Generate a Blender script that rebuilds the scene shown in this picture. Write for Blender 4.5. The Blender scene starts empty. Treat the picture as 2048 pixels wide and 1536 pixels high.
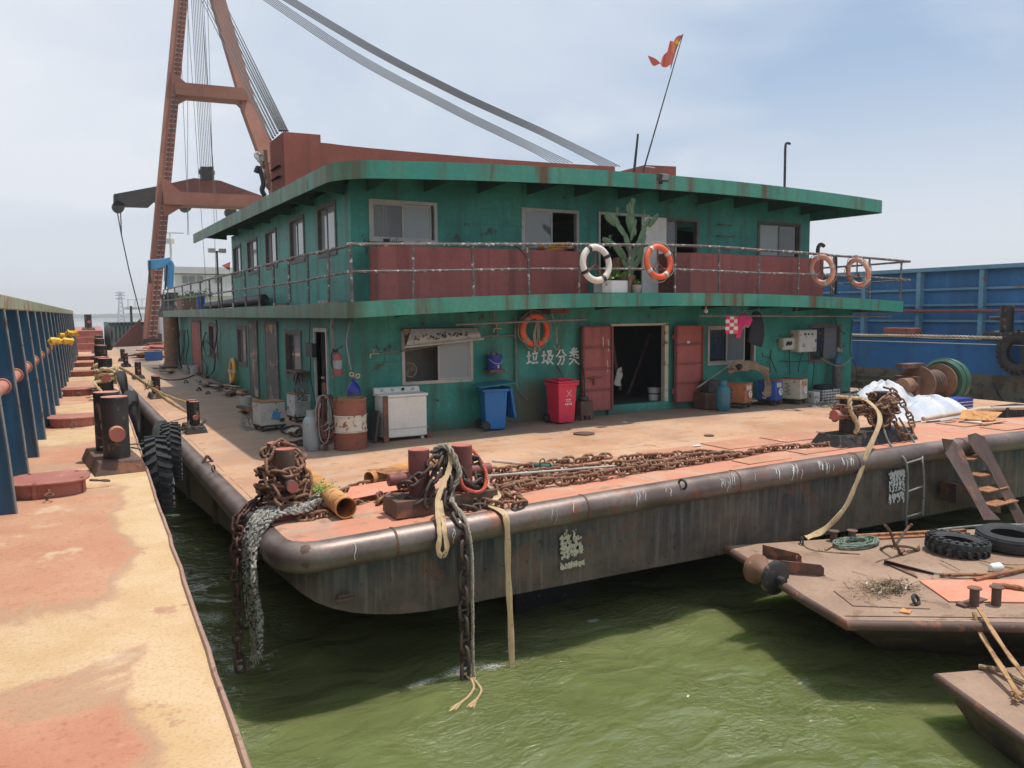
import bpy, math, random
from mathutils import Vector as V, Matrix
random.seed(7)
R_=math.radians
S=bpy.context.scene
# ---------------- camera, sky, sun, exposure ----------------
F=1600.; EYE=2.4
def _c(u,v): return V((u-1024,768-v,-F))
_dY=_c(120,632).normalized(); _t=_c(3881,597); _dX=(_t-_dY*_t.dot(_dY)).normalized(); _dZ=_dX.cross(_dY)
ROT=Matrix((_dX,_dY,_dZ))
cd=bpy.data.cameras.new('camera'); cam=bpy.data.objects.new('camera',cd); S.collection.objects.link(cam)
cam.matrix_world=Matrix.Translation((0,0,EYE))@ROT.to_4x4()
cd.sensor_width=36; cd.lens=F/2048*36; cd.clip_start=.05; cd.clip_end=6000
S.camera=cam
S.view_settings.view_transform='Standard'; S.view_settings.look='None'; S.view_settings.exposure=0.08; S.view_settings.gamma=1
S.view_settings.use_curve_mapping=False
SUN=V((.27,-.048,1)).normalized()
el=math.asin(SUN.z); az=math.atan2(SUN.x,SUN.y)
W=bpy.data.worlds.new('World'); S.world=W; W.use_nodes=True
class NT:
    def __init__(s,tree): s.t=tree; s.n=tree.nodes; s.l=tree.links; s._p=None
    def new(s,k,**kw):
        x=s.n.new(k)
        for a,b in kw.items(): setattr(x,a,b)
        return x
    def put(s,sock,val):
        if isinstance(val,bpy.types.NodeSocket): s.l.new(val,sock)
        elif isinstance(val,(tuple,list)): sock.default_value=tuple(val)+((1,) if len(val)==3 and len(sock.default_value)==4 else ())
        else: sock.default_value=val
    def pos(s):
        if s._p is None: s._p=s.new('ShaderNodeNewGeometry').outputs['Position']
        return s._p
    def scl(s,v,x,y,z):
        m=s.new('ShaderNodeVectorMath',operation='MULTIPLY'); s.put(m.inputs[0],v); m.inputs[1].default_value=(x,y,z); return m.outputs[0]
    def vadd(s,v,w):
        m=s.new('ShaderNodeVectorMath',operation='ADD'); s.put(m.inputs[0],v); s.put(m.inputs[1],w); return m.outputs[0]
    def noise(s,sc,det=5,v=None,rough=.55,dist=0,col=False):
        m=s.new('ShaderNodeTexNoise'); s.put(m.inputs['Vector'],v if v is not None else s.pos()); m.inputs['Scale'].default_value=sc
        m.inputs['Detail'].default_value=det; m.inputs['Roughness'].default_value=rough; m.inputs['Distortion'].default_value=dist
        return m.outputs['Color' if col else 'Fac']
    def ramp(s,f,a,b,lo=0,hi=1):
        m=s.new('ShaderNodeMapRange',interpolation_type='SMOOTHSTEP'); s.put(m.inputs[0],f); m.inputs[1].default_value=a; m.inputs[2].default_value=b; m.inputs[3].default_value=lo; m.inputs[4].default_value=hi
        return m.outputs[0]
    def mix(s,f,a,b):
        m=s.new('ShaderNodeMix',data_type='RGBA'); s.put(m.inputs[0],f); s.put(m.inputs[6],a); s.put(m.inputs[7],b); return m.outputs[2]
    def math(s,op,a,b=0.,c=0.):
        m=s.new('ShaderNodeMath',operation=op); s.put(m.inputs[0],a); s.put(m.inputs[1],b); s.put(m.inputs[2],c); return m.outputs[0]
    def xyz(s,v=None):
        m=s.new('ShaderNodeSeparateXYZ'); s.put(m.inputs[0],v if v is not None else s.pos()); return m.outputs
w=NT(W.node_tree); w.n.clear()
tc=w.new('ShaderNodeTexCoord').outputs['Generated']
sk=w.new('ShaderNodeTexSky',sky_type='NISHITA',sun_disc=False,sun_elevation=el,sun_rotation=az,air_density=1.0,dust_density=2.5,ozone_density=1.2)
z=w.xyz(tc)
hz=w.ramp(z[2],-.02,.33,1,0)
cl=w.ramp(w.noise(1.5,4,w.scl(tc,1,1,2.2),.48,.5),.42,.66)
cl2=w.ramp(w.noise(4,5,w.scl(tc,1,1,2.2),.5,.6),.5,.75,0,.25)
side=w.ramp(z[0],-.2,.35,1,0)                     # the haze is thicker towards the left, where the river opens out
fac=w.math('MAXIMUM',w.math('MULTIPLY',hz,.97),w.math('MINIMUM',w.math('ADD',w.math('ADD',w.math('MULTIPLY',cl,.55),cl2),w.math('ADD',.06,w.math('MULTIPLY',side,.42))),.95))
skc=w.mix(.6,sk.outputs[0],(3.3,4.9,7.1))
colr=w.mix(fac,skc,(7.5,7.8,8.3))
bg=w.new('ShaderNodeBackground'); w.put(bg.inputs[0],colr); bg.inputs[1].default_value=.108
wo=w.new('ShaderNodeOutputWorld'); w.l.new(bg.outputs[0],wo.inputs[0])
sd=bpy.data.lights.new('sun','SUN'); sd.energy=3.7; sd.angle=R_(.8); sd.color=(1,.95,.87)
so=bpy.data.objects.new('sun',sd); S.collection.objects.link(so); so.rotation_euler=SUN.to_track_quat('Z','Y').to_euler(); so.location=(0,0,30)
# ---------------- geometry of the photograph ----------------
C0=V((0,0,EYE))
def ray(u,v): return ROT@_c(u,v)
def Pz(u,v,z): r=ray(u,v); return C0+r*((z-EYE)/r.z)
def Py(u,v,y): r=ray(u,v); return C0+r*(y/r.y)
def Px(u,v,x): r=ray(u,v); return C0+r*(x/r.x)
def cb(x): return .16*(1-((x-10.6)/9)**2)
def G(u,v,h=0):
    z=h
    for i in range(20): p=Pz(u,v,z); z=h+cb(p.x)
    return p
def Pv(u,v,A,B):    # where the sight line meets the upright plane through A and B
    n=V((B.y-A.y,A.x-B.x,0)); r=ray(u,v); return C0+r*((A-C0).dot(n)/r.dot(n))
def L(x,y,z=0):     # left barge's own axes
    return V((.4+x*.99944+y*.0335,y*.99944-x*.0335,z))
LZ=.8; LR=-math.atan(.0335); WZ=-1.75
# ---------------- materials ----------------
MC={}
def fin(nt,col,rough,metal,bump=None,bs=.3,bd=.01,spec=None):
    p=nt.new('ShaderNodeBsdfPrincipled'); nt.put(p.inputs['Base Color'],col); nt.put(p.inputs['Roughness'],rough); nt.put(p.inputs['Metallic'],metal)
    if spec is not None: nt.put(p.inputs['Specular IOR Level'],spec)
    if bump is not None:
        b=nt.new('ShaderNodeBump'); b.inputs['Strength'].default_value=bs; b.inputs['Distance'].default_value=bd; nt.put(b.inputs['Height'],bump); nt.l.new(b.outputs[0],p.inputs['Normal'])
    o=nt.new('ShaderNodeOutputMaterial'); nt.l.new(p.outputs[0],o.inputs[0]); return p
def newmat(name):
    m=bpy.data.materials.new(name); m.use_nodes=True; m.node_tree.nodes.clear(); MC[name]=m; return m,NT(m.node_tree)
def wm(name,c1,c2,sc=2,rust=None,ra=.6,rs=5,rough=.7,metal=0,bs=.3,st=None,sta=.5,sts=3,stf=.7,dirt=None,spec=None,loc=False,wob=0):
    m,t=newmat(name)
    P=t.new('ShaderNodeTexCoord').outputs['Object'] if loc else t.pos()
    t._p=P
    n=t.noise(sc,6); c=t.mix(t.ramp(n,.35,.65),c1,c2)
    f=t.noise(sc*14,4); c=t.mix(t.ramp(f,.3,.75,0,.35),c,tuple(k*.72 for k in c1))
    if st:
        q=t.noise(1,5,t.scl(P,sts,sts,sts*.07),.6); c=t.mix(t.ramp(q,sta-.08,sta+.14,0,stf),c,st)
    if rust:
        r=t.noise(rs,8,None,.65,.4); rk=t.ramp(r,ra-.03,ra+.05); c=t.mix(rk,c,rust)
    ro=t.math('ADD',t.math('MULTIPLY',n,.3),rough-.15)
    g=t.noise(sc*22,6,None,.65)
    if rust: g=t.math('SUBTRACT',g,t.math('MULTIPLY',rk,.7))
    if wob: g=t.math('ADD',g,t.math('MULTIPLY',t.noise(.9,3,t.vadd(P,(3,1,7))),wob))
    fin(t,c,ro,metal,g,bs,.006,spec); return m
wm('green_wall',(.016,.195,.158),(.046,.315,.25),1.0,wob=9,rust=(.04,.055,.04),ra=.635,rs=2.6,st=(.045,.085,.055),sta=.55,sts=3.0,stf=.7,rough=.5,bs=.35)
wm('green_fascia',(.04,.28,.205),(.09,.33,.235),1.3,wob=5,rust=(.085,.045,.022),ra=.68,rs=5,st=(.13,.075,.035),sta=.555,sts=3.4,stf=1,rough=.5,bs=.3)
wm('green_dirty',(.03,.12,.075),(.06,.12,.06),1.1,rust=(.06,.038,.02),ra=.58,rs=4,st=(.05,.05,.03),sta=.45,sts=2.6,stf=.85,rough=.6,bs=.3)
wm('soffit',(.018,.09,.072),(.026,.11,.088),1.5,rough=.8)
wm('red_panel',(.36,.10,.09),(.43,.13,.11),.9,wob=5,rust=(.075,.035,.03),ra=.67,rs=7,rough=.6,st=(.2,.055,.05),sta=.55,bs=.25)
wm('red_gantry',(.34,.08,.05),(.4,.105,.07),.7,rust=(.14,.05,.03),ra=.66,rs=3,rough=.65,st=(.2,.06,.04),sta=.6,sts=1.4)
wm('crane_red',(.30,.11,.068),(.39,.155,.098),.25,rust=(.55,.33,.22),ra=.7,rs=.9,rough=.7,st=(.24,.075,.05),sta=.55,sts=.6)
wm('crane_dark',(.035,.03,.03),(.07,.055,.05),.25,rust=(.2,.06,.04),ra=.66,rs=.6,rough=.7)
wm('yoke_red',(.17,.05,.04),(.24,.065,.05),.25,rust=(.07,.05,.05),ra=.6,rs=.5,rough=.7)
wm('hull',(.028,.042,.052),(.13,.095,.075),.7,rust=(.15,.075,.05),ra=.56,rs=1.3,rough=.6,st=(.20,.175,.14),sta=.52,sts=9,stf=.5,bs=.5,wob=10)
wm('hull_side',(.08,.068,.055),(.14,.105,.08),.6,rust=(.11,.06,.04),ra=.6,rs=1.6,rough=.75,st=(.12,.09,.065),sta=.55,sts=5,stf=.6,bs=.4)
wm('tube_metal',(.17,.125,.11),(.27,.215,.19),1.6,rust=(.28,.14,.10),ra=.6,rs=2.4,rough=.46,metal=.55,bs=.25)
wm('brown_steel',(.10,.06,.045),(.155,.09,.065),2,rust=(.24,.10,.055),ra=.56,rs=4,rough=.7,bs=.5)
wm('black_steel',(.024,.022,.022),(.05,.042,.038),3,rust=(.22,.14,.09),ra=.585,rs=5,rough=.5,bs=.6)
wm('maroon',(.2,.06,.055),(.28,.085,.07),3,rust=(.1,.045,.035),ra=.6,rs=6,rough=.6,bs=.4)
wm('edge_bead',(.34,.20,.15),(.42,.27,.2),4,rust=(.2,.12,.09),ra=.6,rs=9,rough=.8)
wm('wire_dark',(.05,.05,.05),(.08,.08,.08),3,rough=.6)
wm('stair_brown',(.06,.034,.028),(.10,.055,.042),2,rust=(.17,.07,.04),ra=.58,rs=4,rough=.75,bs=.5)
wm('maroon_cap',(.42,.13,.10),(.48,.17,.13),5,rough=.7)
wm('rust',(.27,.115,.055),(.42,.20,.09),4,rust=(.12,.055,.035),ra=.58,rs=14,rough=.85,bs=.9,loc=True)
wm('rust_chain',(.23,.115,.07),(.35,.19,.115),6,rust=(.10,.055,.04),ra=.56,rs=18,rough=.8,metal=.1,bs=.8,loc=True)
wm('dark_chain',(.07,.05,.045),(.13,.09,.07),6,rust=(.20,.11,.07),ra=.62,rs=18,rough=.6,metal=.3,bs=.6,loc=True)
wm('rust_orange',(.52,.22,.06),(.62,.33,.13),3,rust=(.3,.10,.04),ra=.58,rs=9,rough=.85,bs=.8)
wm('wet_chain',(.10,.045,.035),(.16,.07,.05),6,rust=(.03,.025,.02),ra=.56,rs=12,rough=.5,bs=.6,loc=True)
wm('rope_tan',(.62,.46,.26),(.7,.56,.36),9,rust=(.4,.28,.16),ra=.6,rs=20,rough=.9,bs=.8)
wm('rope_grey',(.33,.31,.27),(.62,.6,.53),22,rust=(.06,.055,.05),ra=.52,rs=26,rough=.95,bs=1)
wm('rope_old',(.36,.30,.23),(.50,.44,.35),12,rust=(.18,.14,.11),ra=.6,rs=26,rough=.95,bs=1)
wm('rope_red',(.55,.09,.05),(.62,.14,.09),20,rust=(.6,.45,.38),ra=.62,rs=30,rough=.9)
wm('rope_green',(.12,.17,.13),(.25,.31,.25),20,rough=.9)
wm('strap',(.55,.38,.20),(.66,.50,.30),5,rust=(.36,.25,.15),ra=.6,rs=12,rough=.9,st=(.4,.28,.16),sta=.5,sts=14)
wm('strap_brown',(.36,.20,.09),(.48,.30,.15),5,rust=(.2,.11,.06),ra=.57,rs=9,rough=.95)
wm('wood',(.5,.40,.30),(.62,.52,.42),6,rust=(.35,.2,.13),ra=.6,rs=12,rough=.85)
wm('white_paint',(.78,.76,.68),(.84,.82,.75),3,rust=(.3,.2,.12),ra=.7,rs=9,rough=.5,st=(.42,.36,.26),sta=.66,sts=6,stf=.5)
wm('old_white',(.5,.5,.47),(.62,.61,.57),3,rust=(.14,.08,.05),ra=.6,rs=7,rough=.6)
wm('plain_white',(.75,.75,.73),(.8,.8,.78),4,rough=.6)
wm('drum_white',(.66,.62,.52),(.72,.68,.58),3,rust=(.28,.11,.05),ra=.56,rs=11,rough=.6)
wm('drum_red',(.26,.095,.065),(.32,.12,.08),2,rust=(.17,.075,.05),ra=.6,rs=6,rough=.65,sts=2)
wm('blue_bin',(.012,.15,.42),(.016,.17,.46),2,rough=.38,bs=.1)
wm('blue_lid',(.02,.19,.26),(.04,.22,.28),5,rough=.5)
wm('red_bin',(.72,.035,.085),(.78,.045,.10),2,rough=.36,bs=.1)
wm('blue_paint',(.02,.10,.30),(.03,.13,.36),2,rust=(.2,.09,.07),ra=.68,rs=3,rough=.5)
wm('deep_blue',(.02,.04,.28),(.03,.05,.33),3,rough=.4)
wm('coaming_blue',(.018,.10,.20),(.026,.125,.23),1.2,rust=(.05,.06,.07),ra=.68,rs=4,rough=.5,st=(.02,.055,.085),sta=.55,sts=3)
wm('rib_blue',(.018,.10,.20),(.026,.125,.23),1.2,rust=(.16,.12,.1),ra=.68,rs=6,rough=.5,st=(.02,.055,.085),sta=.55,sts=3)
wm('rib_edge',(.21,.23,.24),(.30,.31,.3),3,rust=(.2,.11,.07),ra=.6,rs=6,rough=.7)
wm('rim_green',(.30,.34,.24),(.42,.42,.30),2,rust=(.28,.16,.08),ra=.58,rs=5,rough=.75,st=(.4,.3,.16),sta=.56)
wm('salmon_steel',(.50,.20,.14),(.58,.26,.19),3,rust=(.3,.12,.08),ra=.64,rs=7,rough=.6)
wm('hatch_red',(.36,.125,.095),(.45,.175,.135),2,rust=(.52,.28,.2),ra=.62,rs=4,rough=.6)
wm('barge_blue',(.018,.13,.37),(.035,.18,.44),.5,rust=(.05,.10,.18),ra=.62,rs=1.3,rough=.55,st=(.02,.08,.22),sta=.55,sts=1.4)
wm('barge_panel',(.03,.15,.36),(.05,.19,.42),.5,rust=(.15,.10,.09),ra=.67,rs=.9,rough=.6,st=(.03,.10,.2),sta=.5,sts=1.2,stf=.6)
wm('barge_rib',(.11,.25,.37),(.17,.31,.42),.8,rust=(.2,.15,.13),ra=.62,rs=2,rough=.6)
wm('hull_slime',(.15,.13,.10),(.22,.19,.14),.8,rust=(.09,.075,.055),ra=.54,rs=2.2,rough=.85)
wm('rubber',(.022,.023,.025),(.045,.046,.048),5,rust=(.09,.085,.075),ra=.66,rs=7,rough=.8,bs=.5,loc=True)
wm('rail_steel',(.10,.085,.08),(.19,.165,.155),5,rust=(.58,.54,.51),ra=.57,rs=11,rough=.6,bs=.5)
wm('pipe_grey',(.16,.17,.16),(.27,.27,.25),3,rust=(.1,.07,.05),ra=.6,rs=8,rough=.55,metal=.2)
wm('alu',(.42,.40,.36),(.52,.50,.46),3,rust=(.2,.17,.14),ra=.64,rs=8,rough=.5,metal=.2)
wm('alu_dark',(.10,.09,.08),(.16,.145,.13),3,rough=.6)
wm('orange_ring',(.78,.12,.04),(.84,.17,.07),2,rust=(.66,.24,.16),ra=.64,rs=6,rough=.55,bs=.15)
wm('faded_ring',(.82,.34,.24),(.86,.50,.40),2,rough=.6,bs=.15)
wm('white_ring',(.74,.66,.58),(.8,.74,.68),2,rough=.6,bs=.15)
wm('yellow_ring',(.82,.36,.05),(.86,.42,.08),2,rough=.6,bs=.15)
wm('tape',(.55,.55,.52),(.62,.62,.6),6,rough=.4)
wm('black_tape',(.02,.02,.02),(.04,.04,.04),6,rough=.6)
wm('hose_black',(.018,.018,.02),(.03,.03,.032),6,rough=.5,bs=.1)
wm('hose_grey',(.22,.22,.2),(.3,.3,.28),6,rough=.6,bs=.1)
wm('hose_red',(.17,.04,.045),(.24,.06,.06),6,rough=.6,bs=.1)
wm('gas_blue',(.035,.14,.2),(.05,.18,.24),3,rust=(.13,.09,.07),ra=.6,rs=6,rough=.45)
wm('gas_grey',(.32,.37,.38),(.4,.45,.46),3,rust=(.2,.17,.14),ra=.66,rs=6,rough=.5)
wm('cyl_grey',(.09,.09,.085),(.14,.135,.125),3,rust=(.06,.05,.045),ra=.6,rs=6,rough=.6)
wm('cloth_tan',(.26,.19,.12),(.36,.27,.18),4,rust=(.16,.11,.07),ra=.6,rs=6,rough=.95)
wm('canvas',(.46,.43,.37),(.56,.53,.46),4,rust=(.06,.055,.05),ra=.64,rs=14,rough=.95)
wm('sheet_white',(.56,.60,.68),(.74,.74,.77),2.2,rust=(.55,.42,.36),ra=.64,rs=2.5,rough=.85,bs=.6,wob=6)
wm('pink',(.62,.03,.16),(.68,.05,.2),6,rough=.95)
wm('jacket',(.012,.014,.02),(.022,.024,.03),5,rough=.8)
wm('orange_box',(.45,.16,.08),(.55,.21,.10),3,rust=(.2,.09,.05),ra=.62,rs=7,rough=.6)
wm('blue_box',(.03,.09,.38),(.04,.12,.44),3,rust=(.08,.06,.06),ra=.68,rs=7,rough=.5)
wm('cream_box',(.52,.49,.38),(.62,.59,.48),3,rust=(.25,.13,.07),ra=.6,rs=8,rough=.6)
wm('dark_box',(.04,.042,.045),(.07,.07,.07),5,rough=.6)
wm('winch_green',(.03,.11,.075),(.045,.14,.09),2,rust=(.06,.05,.04),ra=.6,rs=5,rough=.5)
wm('winch_rust',(.20,.10,.06),(.28,.15,.09),3,rust=(.36,.22,.13),ra=.62,rs=7,rough=.75)
wm('boat_deck',(.29,.185,.125),(.37,.25,.175),1.3,rust=(.22,.13,.09),ra=.6,rs=3.5,rough=.8,bs=.5)
wm('boat_hull',(.07,.05,.04),(.14,.095,.065),1.2,rust=(.15,.12,.065),ra=.56,rs=2.4,rough=.75,bs=.5)
wm('doubler',(.47,.225,.14),(.56,.28,.175),1.5,rust=(.62,.40,.26),ra=.64,rs=3,rough=.8,bs=.4)
wm('red_sheet',(.62,.235,.145),(.7,.30,.2),2,rust=(.4,.17,.1),ra=.66,rs=5,rough=.8)
wm('cactus',(.10,.18,.10),(.16,.25,.14),6,rough=.6,bs=.3)
wm('leaf',(.15,.32,.04),(.24,.42,.07),8,rough=.5,bs=.1)
wm('leaf_dark',(.06,.12,.03),(.12,.18,.05),8,rough=.6)
wm('dry',(.34,.24,.15),(.46,.34,.22),12,rust=(.18,.11,.07),ra=.55,rs=20,rough=.95)
wm('curtain',(.55,.55,.52),(.62,.62,.58),3,rough=.9)
wm('flag',(.72,.14,.10),(.78,.20,.15),3,rough=.8)
wm('flag_yellow',(.85,.6,.05),(.85,.6,.05),3,rough=.8)
wm('ship_white',(.76,.74,.72),(.8,.78,.76),.6,rust=(.4,.28,.22),ra=.68,rs=2,rough=.7)
wm('ship_grey',(.12,.155,.165),(.17,.2,.2),.5,rust=(.16,.12,.1),ra=.66,rs=1.2,rough=.7)
wm('sky_blue',(.08,.32,.60),(.12,.38,.66),1,rust=(.3,.45,.6),ra=.66,rs=3,rough=.5)
wm('pylon',(.45,.48,.5),(.5,.53,.55),1,rough=.7)  # pale base colour carries part of the haze over the far pylon
wm('hill',(.05,.08,.05),(.08,.10,.06),.01,rough=1)
wm('yellow_cloth',(.85,.50,.05),(.88,.56,.1),6,rough=.9)
wm('brass',(.5,.42,.3),(.6,.55,.45),8,rough=.35,metal=.8)
wm('paint_mark',(.7,.74,.70),(.76,.78,.74),20,rough=.8,bs=.1)
wm('stencil',(.55,.50,.36),(.62,.57,.42),20,rust=(.14,.09,.06),ra=.58,rs=40,rough=.8,bs=.1)
wm('grey_block',(.30,.28,.25),(.38,.36,.33),3,rough=.8)
wm('rotor',(.015,.014,.014),(.02,.019,.018),2,rust=(.3,.28,.25),ra=.64,rs=5,rough=.8)
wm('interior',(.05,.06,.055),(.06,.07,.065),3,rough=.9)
def seamfac(t,v,period,wid,off=0):
    m=t.math('PINGPONG',t.math('ADD',v,off),period/2); return t.ramp(m,0,wid,1,0)
m=MC['hull']; t=NT(m.node_tree); pb=[n for n in t.n if n.type=='BSDF_PRINCIPLED'][0]; src=pb.inputs['Base Color'].links[0].from_socket; X=t.xyz()
lo_=t.ramp(t.math('ADD',X[2],t.math('MULTIPLY',t.math('SUBTRACT',t.noise(1.1,6,None,.6),.5),1.1)),-.35,-.75); b1=t.mix(t.ramp(t.noise(2.2,6),.35,.65),(.07,.05,.038),(.155,.105,.078)); src=t.mix(t.math('MULTIPLY',lo_,.75),src,b1)
src=t.mix(t.ramp(t.noise(1,5,t.scl(t.pos(),16,16,1.0),.6),.52,.7,0,.45),src,(.21,.19,.16)); src=t.mix(t.ramp(t.noise(11,7,None,.72),.60,.66,0,.7),src,(.02,.02,.022)); t.put(pb.inputs['Base Color'],src)
m=MC['green_wall']; t=NT(m.node_tree); pb=[n for n in t.n if n.type=='BSDF_PRINCIPLED'][0]; src=pb.inputs['Base Color'].links[0].from_socket; X=t.xyz()
a_=t.math('DIVIDE',t.math('SUBTRACT',X[0],8.25),1.0); b_=t.math('DIVIDE',t.math('SUBTRACT',X[2],.25),.95); dd_=t.math('SQRT',t.math('ADD',t.math('MULTIPLY',a_,a_),t.math('MULTIPLY',b_,b_)))
k=t.ramp(t.math('ADD',dd_,t.math('MULTIPLY',t.math('SUBTRACT',t.noise(2.2,6,None,.6),.5),.9)),.35,1.0,.85,0); lowz=t.ramp(t.math('ADD',X[2],t.math('MULTIPLY',t.noise(3,6,None,.65),.5)),.33,.62,.75,0)
sm=t.math('MAXIMUM',t.math('MULTIPLY',seamfac(t,X[0],1.5,.010,.73),t.ramp(X[1],14.03,14.02)),t.math('MAXIMUM',t.math('MULTIPLY',seamfac(t,X[1],1.5,.010,.2),t.ramp(X[0],4.63,4.62)),seamfac(t,X[2],2.6,.009,-1.5)))
src=t.mix(t.math('MULTIPLY',sm,t.ramp(t.noise(1.3,3),.35,.6,.15,.6)),src,(.012,.06,.05))
t.put(pb.inputs['Base Color'],t.mix(t.math('MAXIMUM',k,lowz),src,(.10,.085,.055)))
m=MC['green_fascia']; t=NT(m.node_tree); pb=[n for n in t.n if n.type=='BSDF_PRINCIPLED'][0]; src=pb.inputs['Base Color'].links[0].from_socket; X=t.xyz()
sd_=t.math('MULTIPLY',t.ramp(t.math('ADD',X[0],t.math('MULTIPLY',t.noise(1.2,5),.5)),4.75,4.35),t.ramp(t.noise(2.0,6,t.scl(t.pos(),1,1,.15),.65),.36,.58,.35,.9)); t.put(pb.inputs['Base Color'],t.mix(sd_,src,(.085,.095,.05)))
def glass(name,c,ro=.06):
    m,t=newmat(name); n=t.noise(2.,4); fin(t,t.mix(n,tuple(k*.75 for k in c),c),ro,0,None,spec=.9)
glass('pane',(.20,.215,.22)); m,t=newmat('pane_clear'); pp_=fin(t,t.mix(t.noise(2,3),(.2,.21,.22),(.3,.31,.32)),.05,0); pp_.inputs['Alpha'].default_value=.42
glass('pane_dark',(.03,.033,.036)); glass('pane_light',(.36,.38,.39)); glass('pane_frost',(.29,.31,.31),.3)  # light grey base of pane_light stands in for sky reflected in side windows
# crane barge deck
m,t=newmat('deck'); X=t.xyz()
n=t.noise(.55,7,None,.6,.5); c=t.mix(t.ramp(n,.36,.64),(.46,.245,.14),(.56,.345,.215))
edge=t.ramp(t.math('ADD',X[1],t.math('MULTIPLY',t.noise(.9,5),1.6)),9.9,11.0,1,0); c=t.mix(edge,c,(.56,.24,.15))
c=t.mix(t.ramp(t.noise(1.4,7,None,.62,.6),.5,.62,0,.6),c,(.50,.35,.25)); c=t.mix(t.ramp(t.noise(.8,8,t.vadd(t.pos(),(7,7,0)),.68,1),.54,.62,0,.5),c,(.36,.26,.2))
c=t.mix(t.ramp(t.noise(3.1,8,None,.7),.57,.64,0,.65),c,(.31,.16,.10)); c=t.mix(t.ramp(t.noise(1,6,t.scl(t.pos(),.9,5,1),.65),.58,.68,0,.5),c,(.30,.19,.13))
c=t.mix(t.ramp(t.noise(30,6,None,.7),.54,.72,0,.4),c,(.33,.18,.11))
c=t.mix(t.ramp(t.noise(8,6,t.vadd(t.pos(),(5,3,0)),.7),.66,.72,0,.5),c,(.62,.5,.4))
wl=t.ramp(t.math('ADD',t.math('MAXIMUM',t.math('SUBTRACT',12.9,X[1]),t.math('MULTIPLY',t.math('SUBTRACT',2.9,X[0]),-1)),0),0,1,0,1)
house=t.math('MULTIPLY',t.ramp(X[1],12.2,13.2),t.ramp(X[0],2.2,3.6)); gr=t.math('MULTIPLY',house,t.ramp(t.noise(1.1,6),.3,.6,.35,.75)); c=t.mix(gr,c,(.24,.20,.165))  # greyer deck painted in where the roof shadow falls beside the house
seam=t.math('MAXIMUM',seamfac(t,X[0],2.4,.014,.35),seamfac(t,X[1],1.52,.014,.2)); sn=t.math('MULTIPLY',seam,t.ramp(t.noise(1.6,2),.42,.56)); c=t.mix(t.math('MULTIPLY',sn,.7),c,(.16,.08,.05))
fin(t,c,t.ramp(n,.3,.7,.62,.85),0,t.math('ADD',t.noise(34,6,None,.7),t.math('MULTIPLY',sn,1.5)),.4,.006)
# left barge deck
m,t=newmat('left_deck'); X=t.xyz(); nn=t.noise(.9,6,None,.62,.7)
yl=t.math('ADD',X[1],t.math('MULTIPLY',t.math('SUBTRACT',nn,.5),2.6)); xl=t.math('SUBTRACT',t.math('SUBTRACT',X[0],t.math('MULTIPLY',X[1],.0335)),.4)
cr=t.new('ShaderNodeValToRGB'); cr.color_ramp.interpolation='LINEAR'
t.put(cr.inputs[0],t.math('DIVIDE',yl,40.))
st=[(0,0),(3.55,0),(3.95,1),(4.9,.95),(5.3,.1),(7.6,.15),(8.3,.95),(9.4,.9),(9.9,.05),(11.2,.1),(11.5,1),(13,.9),(13.4,.1),(14.6,.1),(14.9,.9),(16.4,.9),(16.7,.15),(18,.1),(18.4,.9),(20,.9),(20.5,.2),(22,.2),(22.5,.9),(24,.8),(25,.2),(27,.2),(28,.8),(30,.7),(31,.2)]
e=cr.color_ramp.elements; e[0].position=0; e[0].color=(0,0,0,1); e[1].position=st[1][0]/40; e[1].color=(0,0,0,1)
for a,b in st[2:]: k=e.new(a/40); k.color=(b,b,b,1)
xs=t.math('ADD',xl,t.math('MULTIPLY',t.math('SUBTRACT',t.noise(1.3,6),.5),.5))
stripe=t.math('MULTIPLY',t.ramp(xs,-.42,-.24),t.ramp(X[1],9,12,1,.5))
yf=t.math('MAXIMUM',cr.outputs[0],stripe); yf=t.math('MULTIPLY',yf,t.ramp(t.noise(2.2,7,t.vadd(t.pos(),(9,2,0)),.65),.66,.58,.25,1))
ca=t.mix(t.ramp(t.noise(1.7,6),.35,.65),(.49,.21,.125),(.56,.29,.175)); cy=t.mix(t.ramp(t.noise(2.4,6),.35,.65),(.57,.385,.195),(.64,.46,.275))
c=t.mix(yf,ca,cy); g=t.noise(55,5,None,.7); tb_=t.math('MULTIPLY',t.ramp(yf,.05,.4),t.ramp(yf,.95,.55)); c=t.mix(t.math('MULTIPLY',tb_,.6),c,(.40,.25,.16))
c=t.mix(t.ramp(g,.50,.64,0,.42),c,(.40,.17,.10)); c=t.mix(t.ramp(t.noise(24,5,t.vadd(t.pos(),(3,3,0)),.7),.53,.66,0,.5),c,t.mix(yf,(.33,.12,.085),(.50,.34,.16))); c=t.mix(t.ramp(t.noise(5,8,None,.7),.62,.70,0,.5),c,(.45,.2,.12))
c=t.mix(t.ramp(t.noise(3.3,8,t.vadd(t.pos(),(1,7,0)),.7,.8),.70,.73,0,.55),c,(.2,.12,.09))
c=t.mix(t.ramp(t.noise(1.9,7,t.vadd(t.pos(),(4,4,0)),.6),.60,.72,0,.6),c,(.70,.57,.38))
fin(t,c,.72,0,t.math('ADD',g,t.math('MULTIPLY',nn,.6)),.6,.006)
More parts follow.
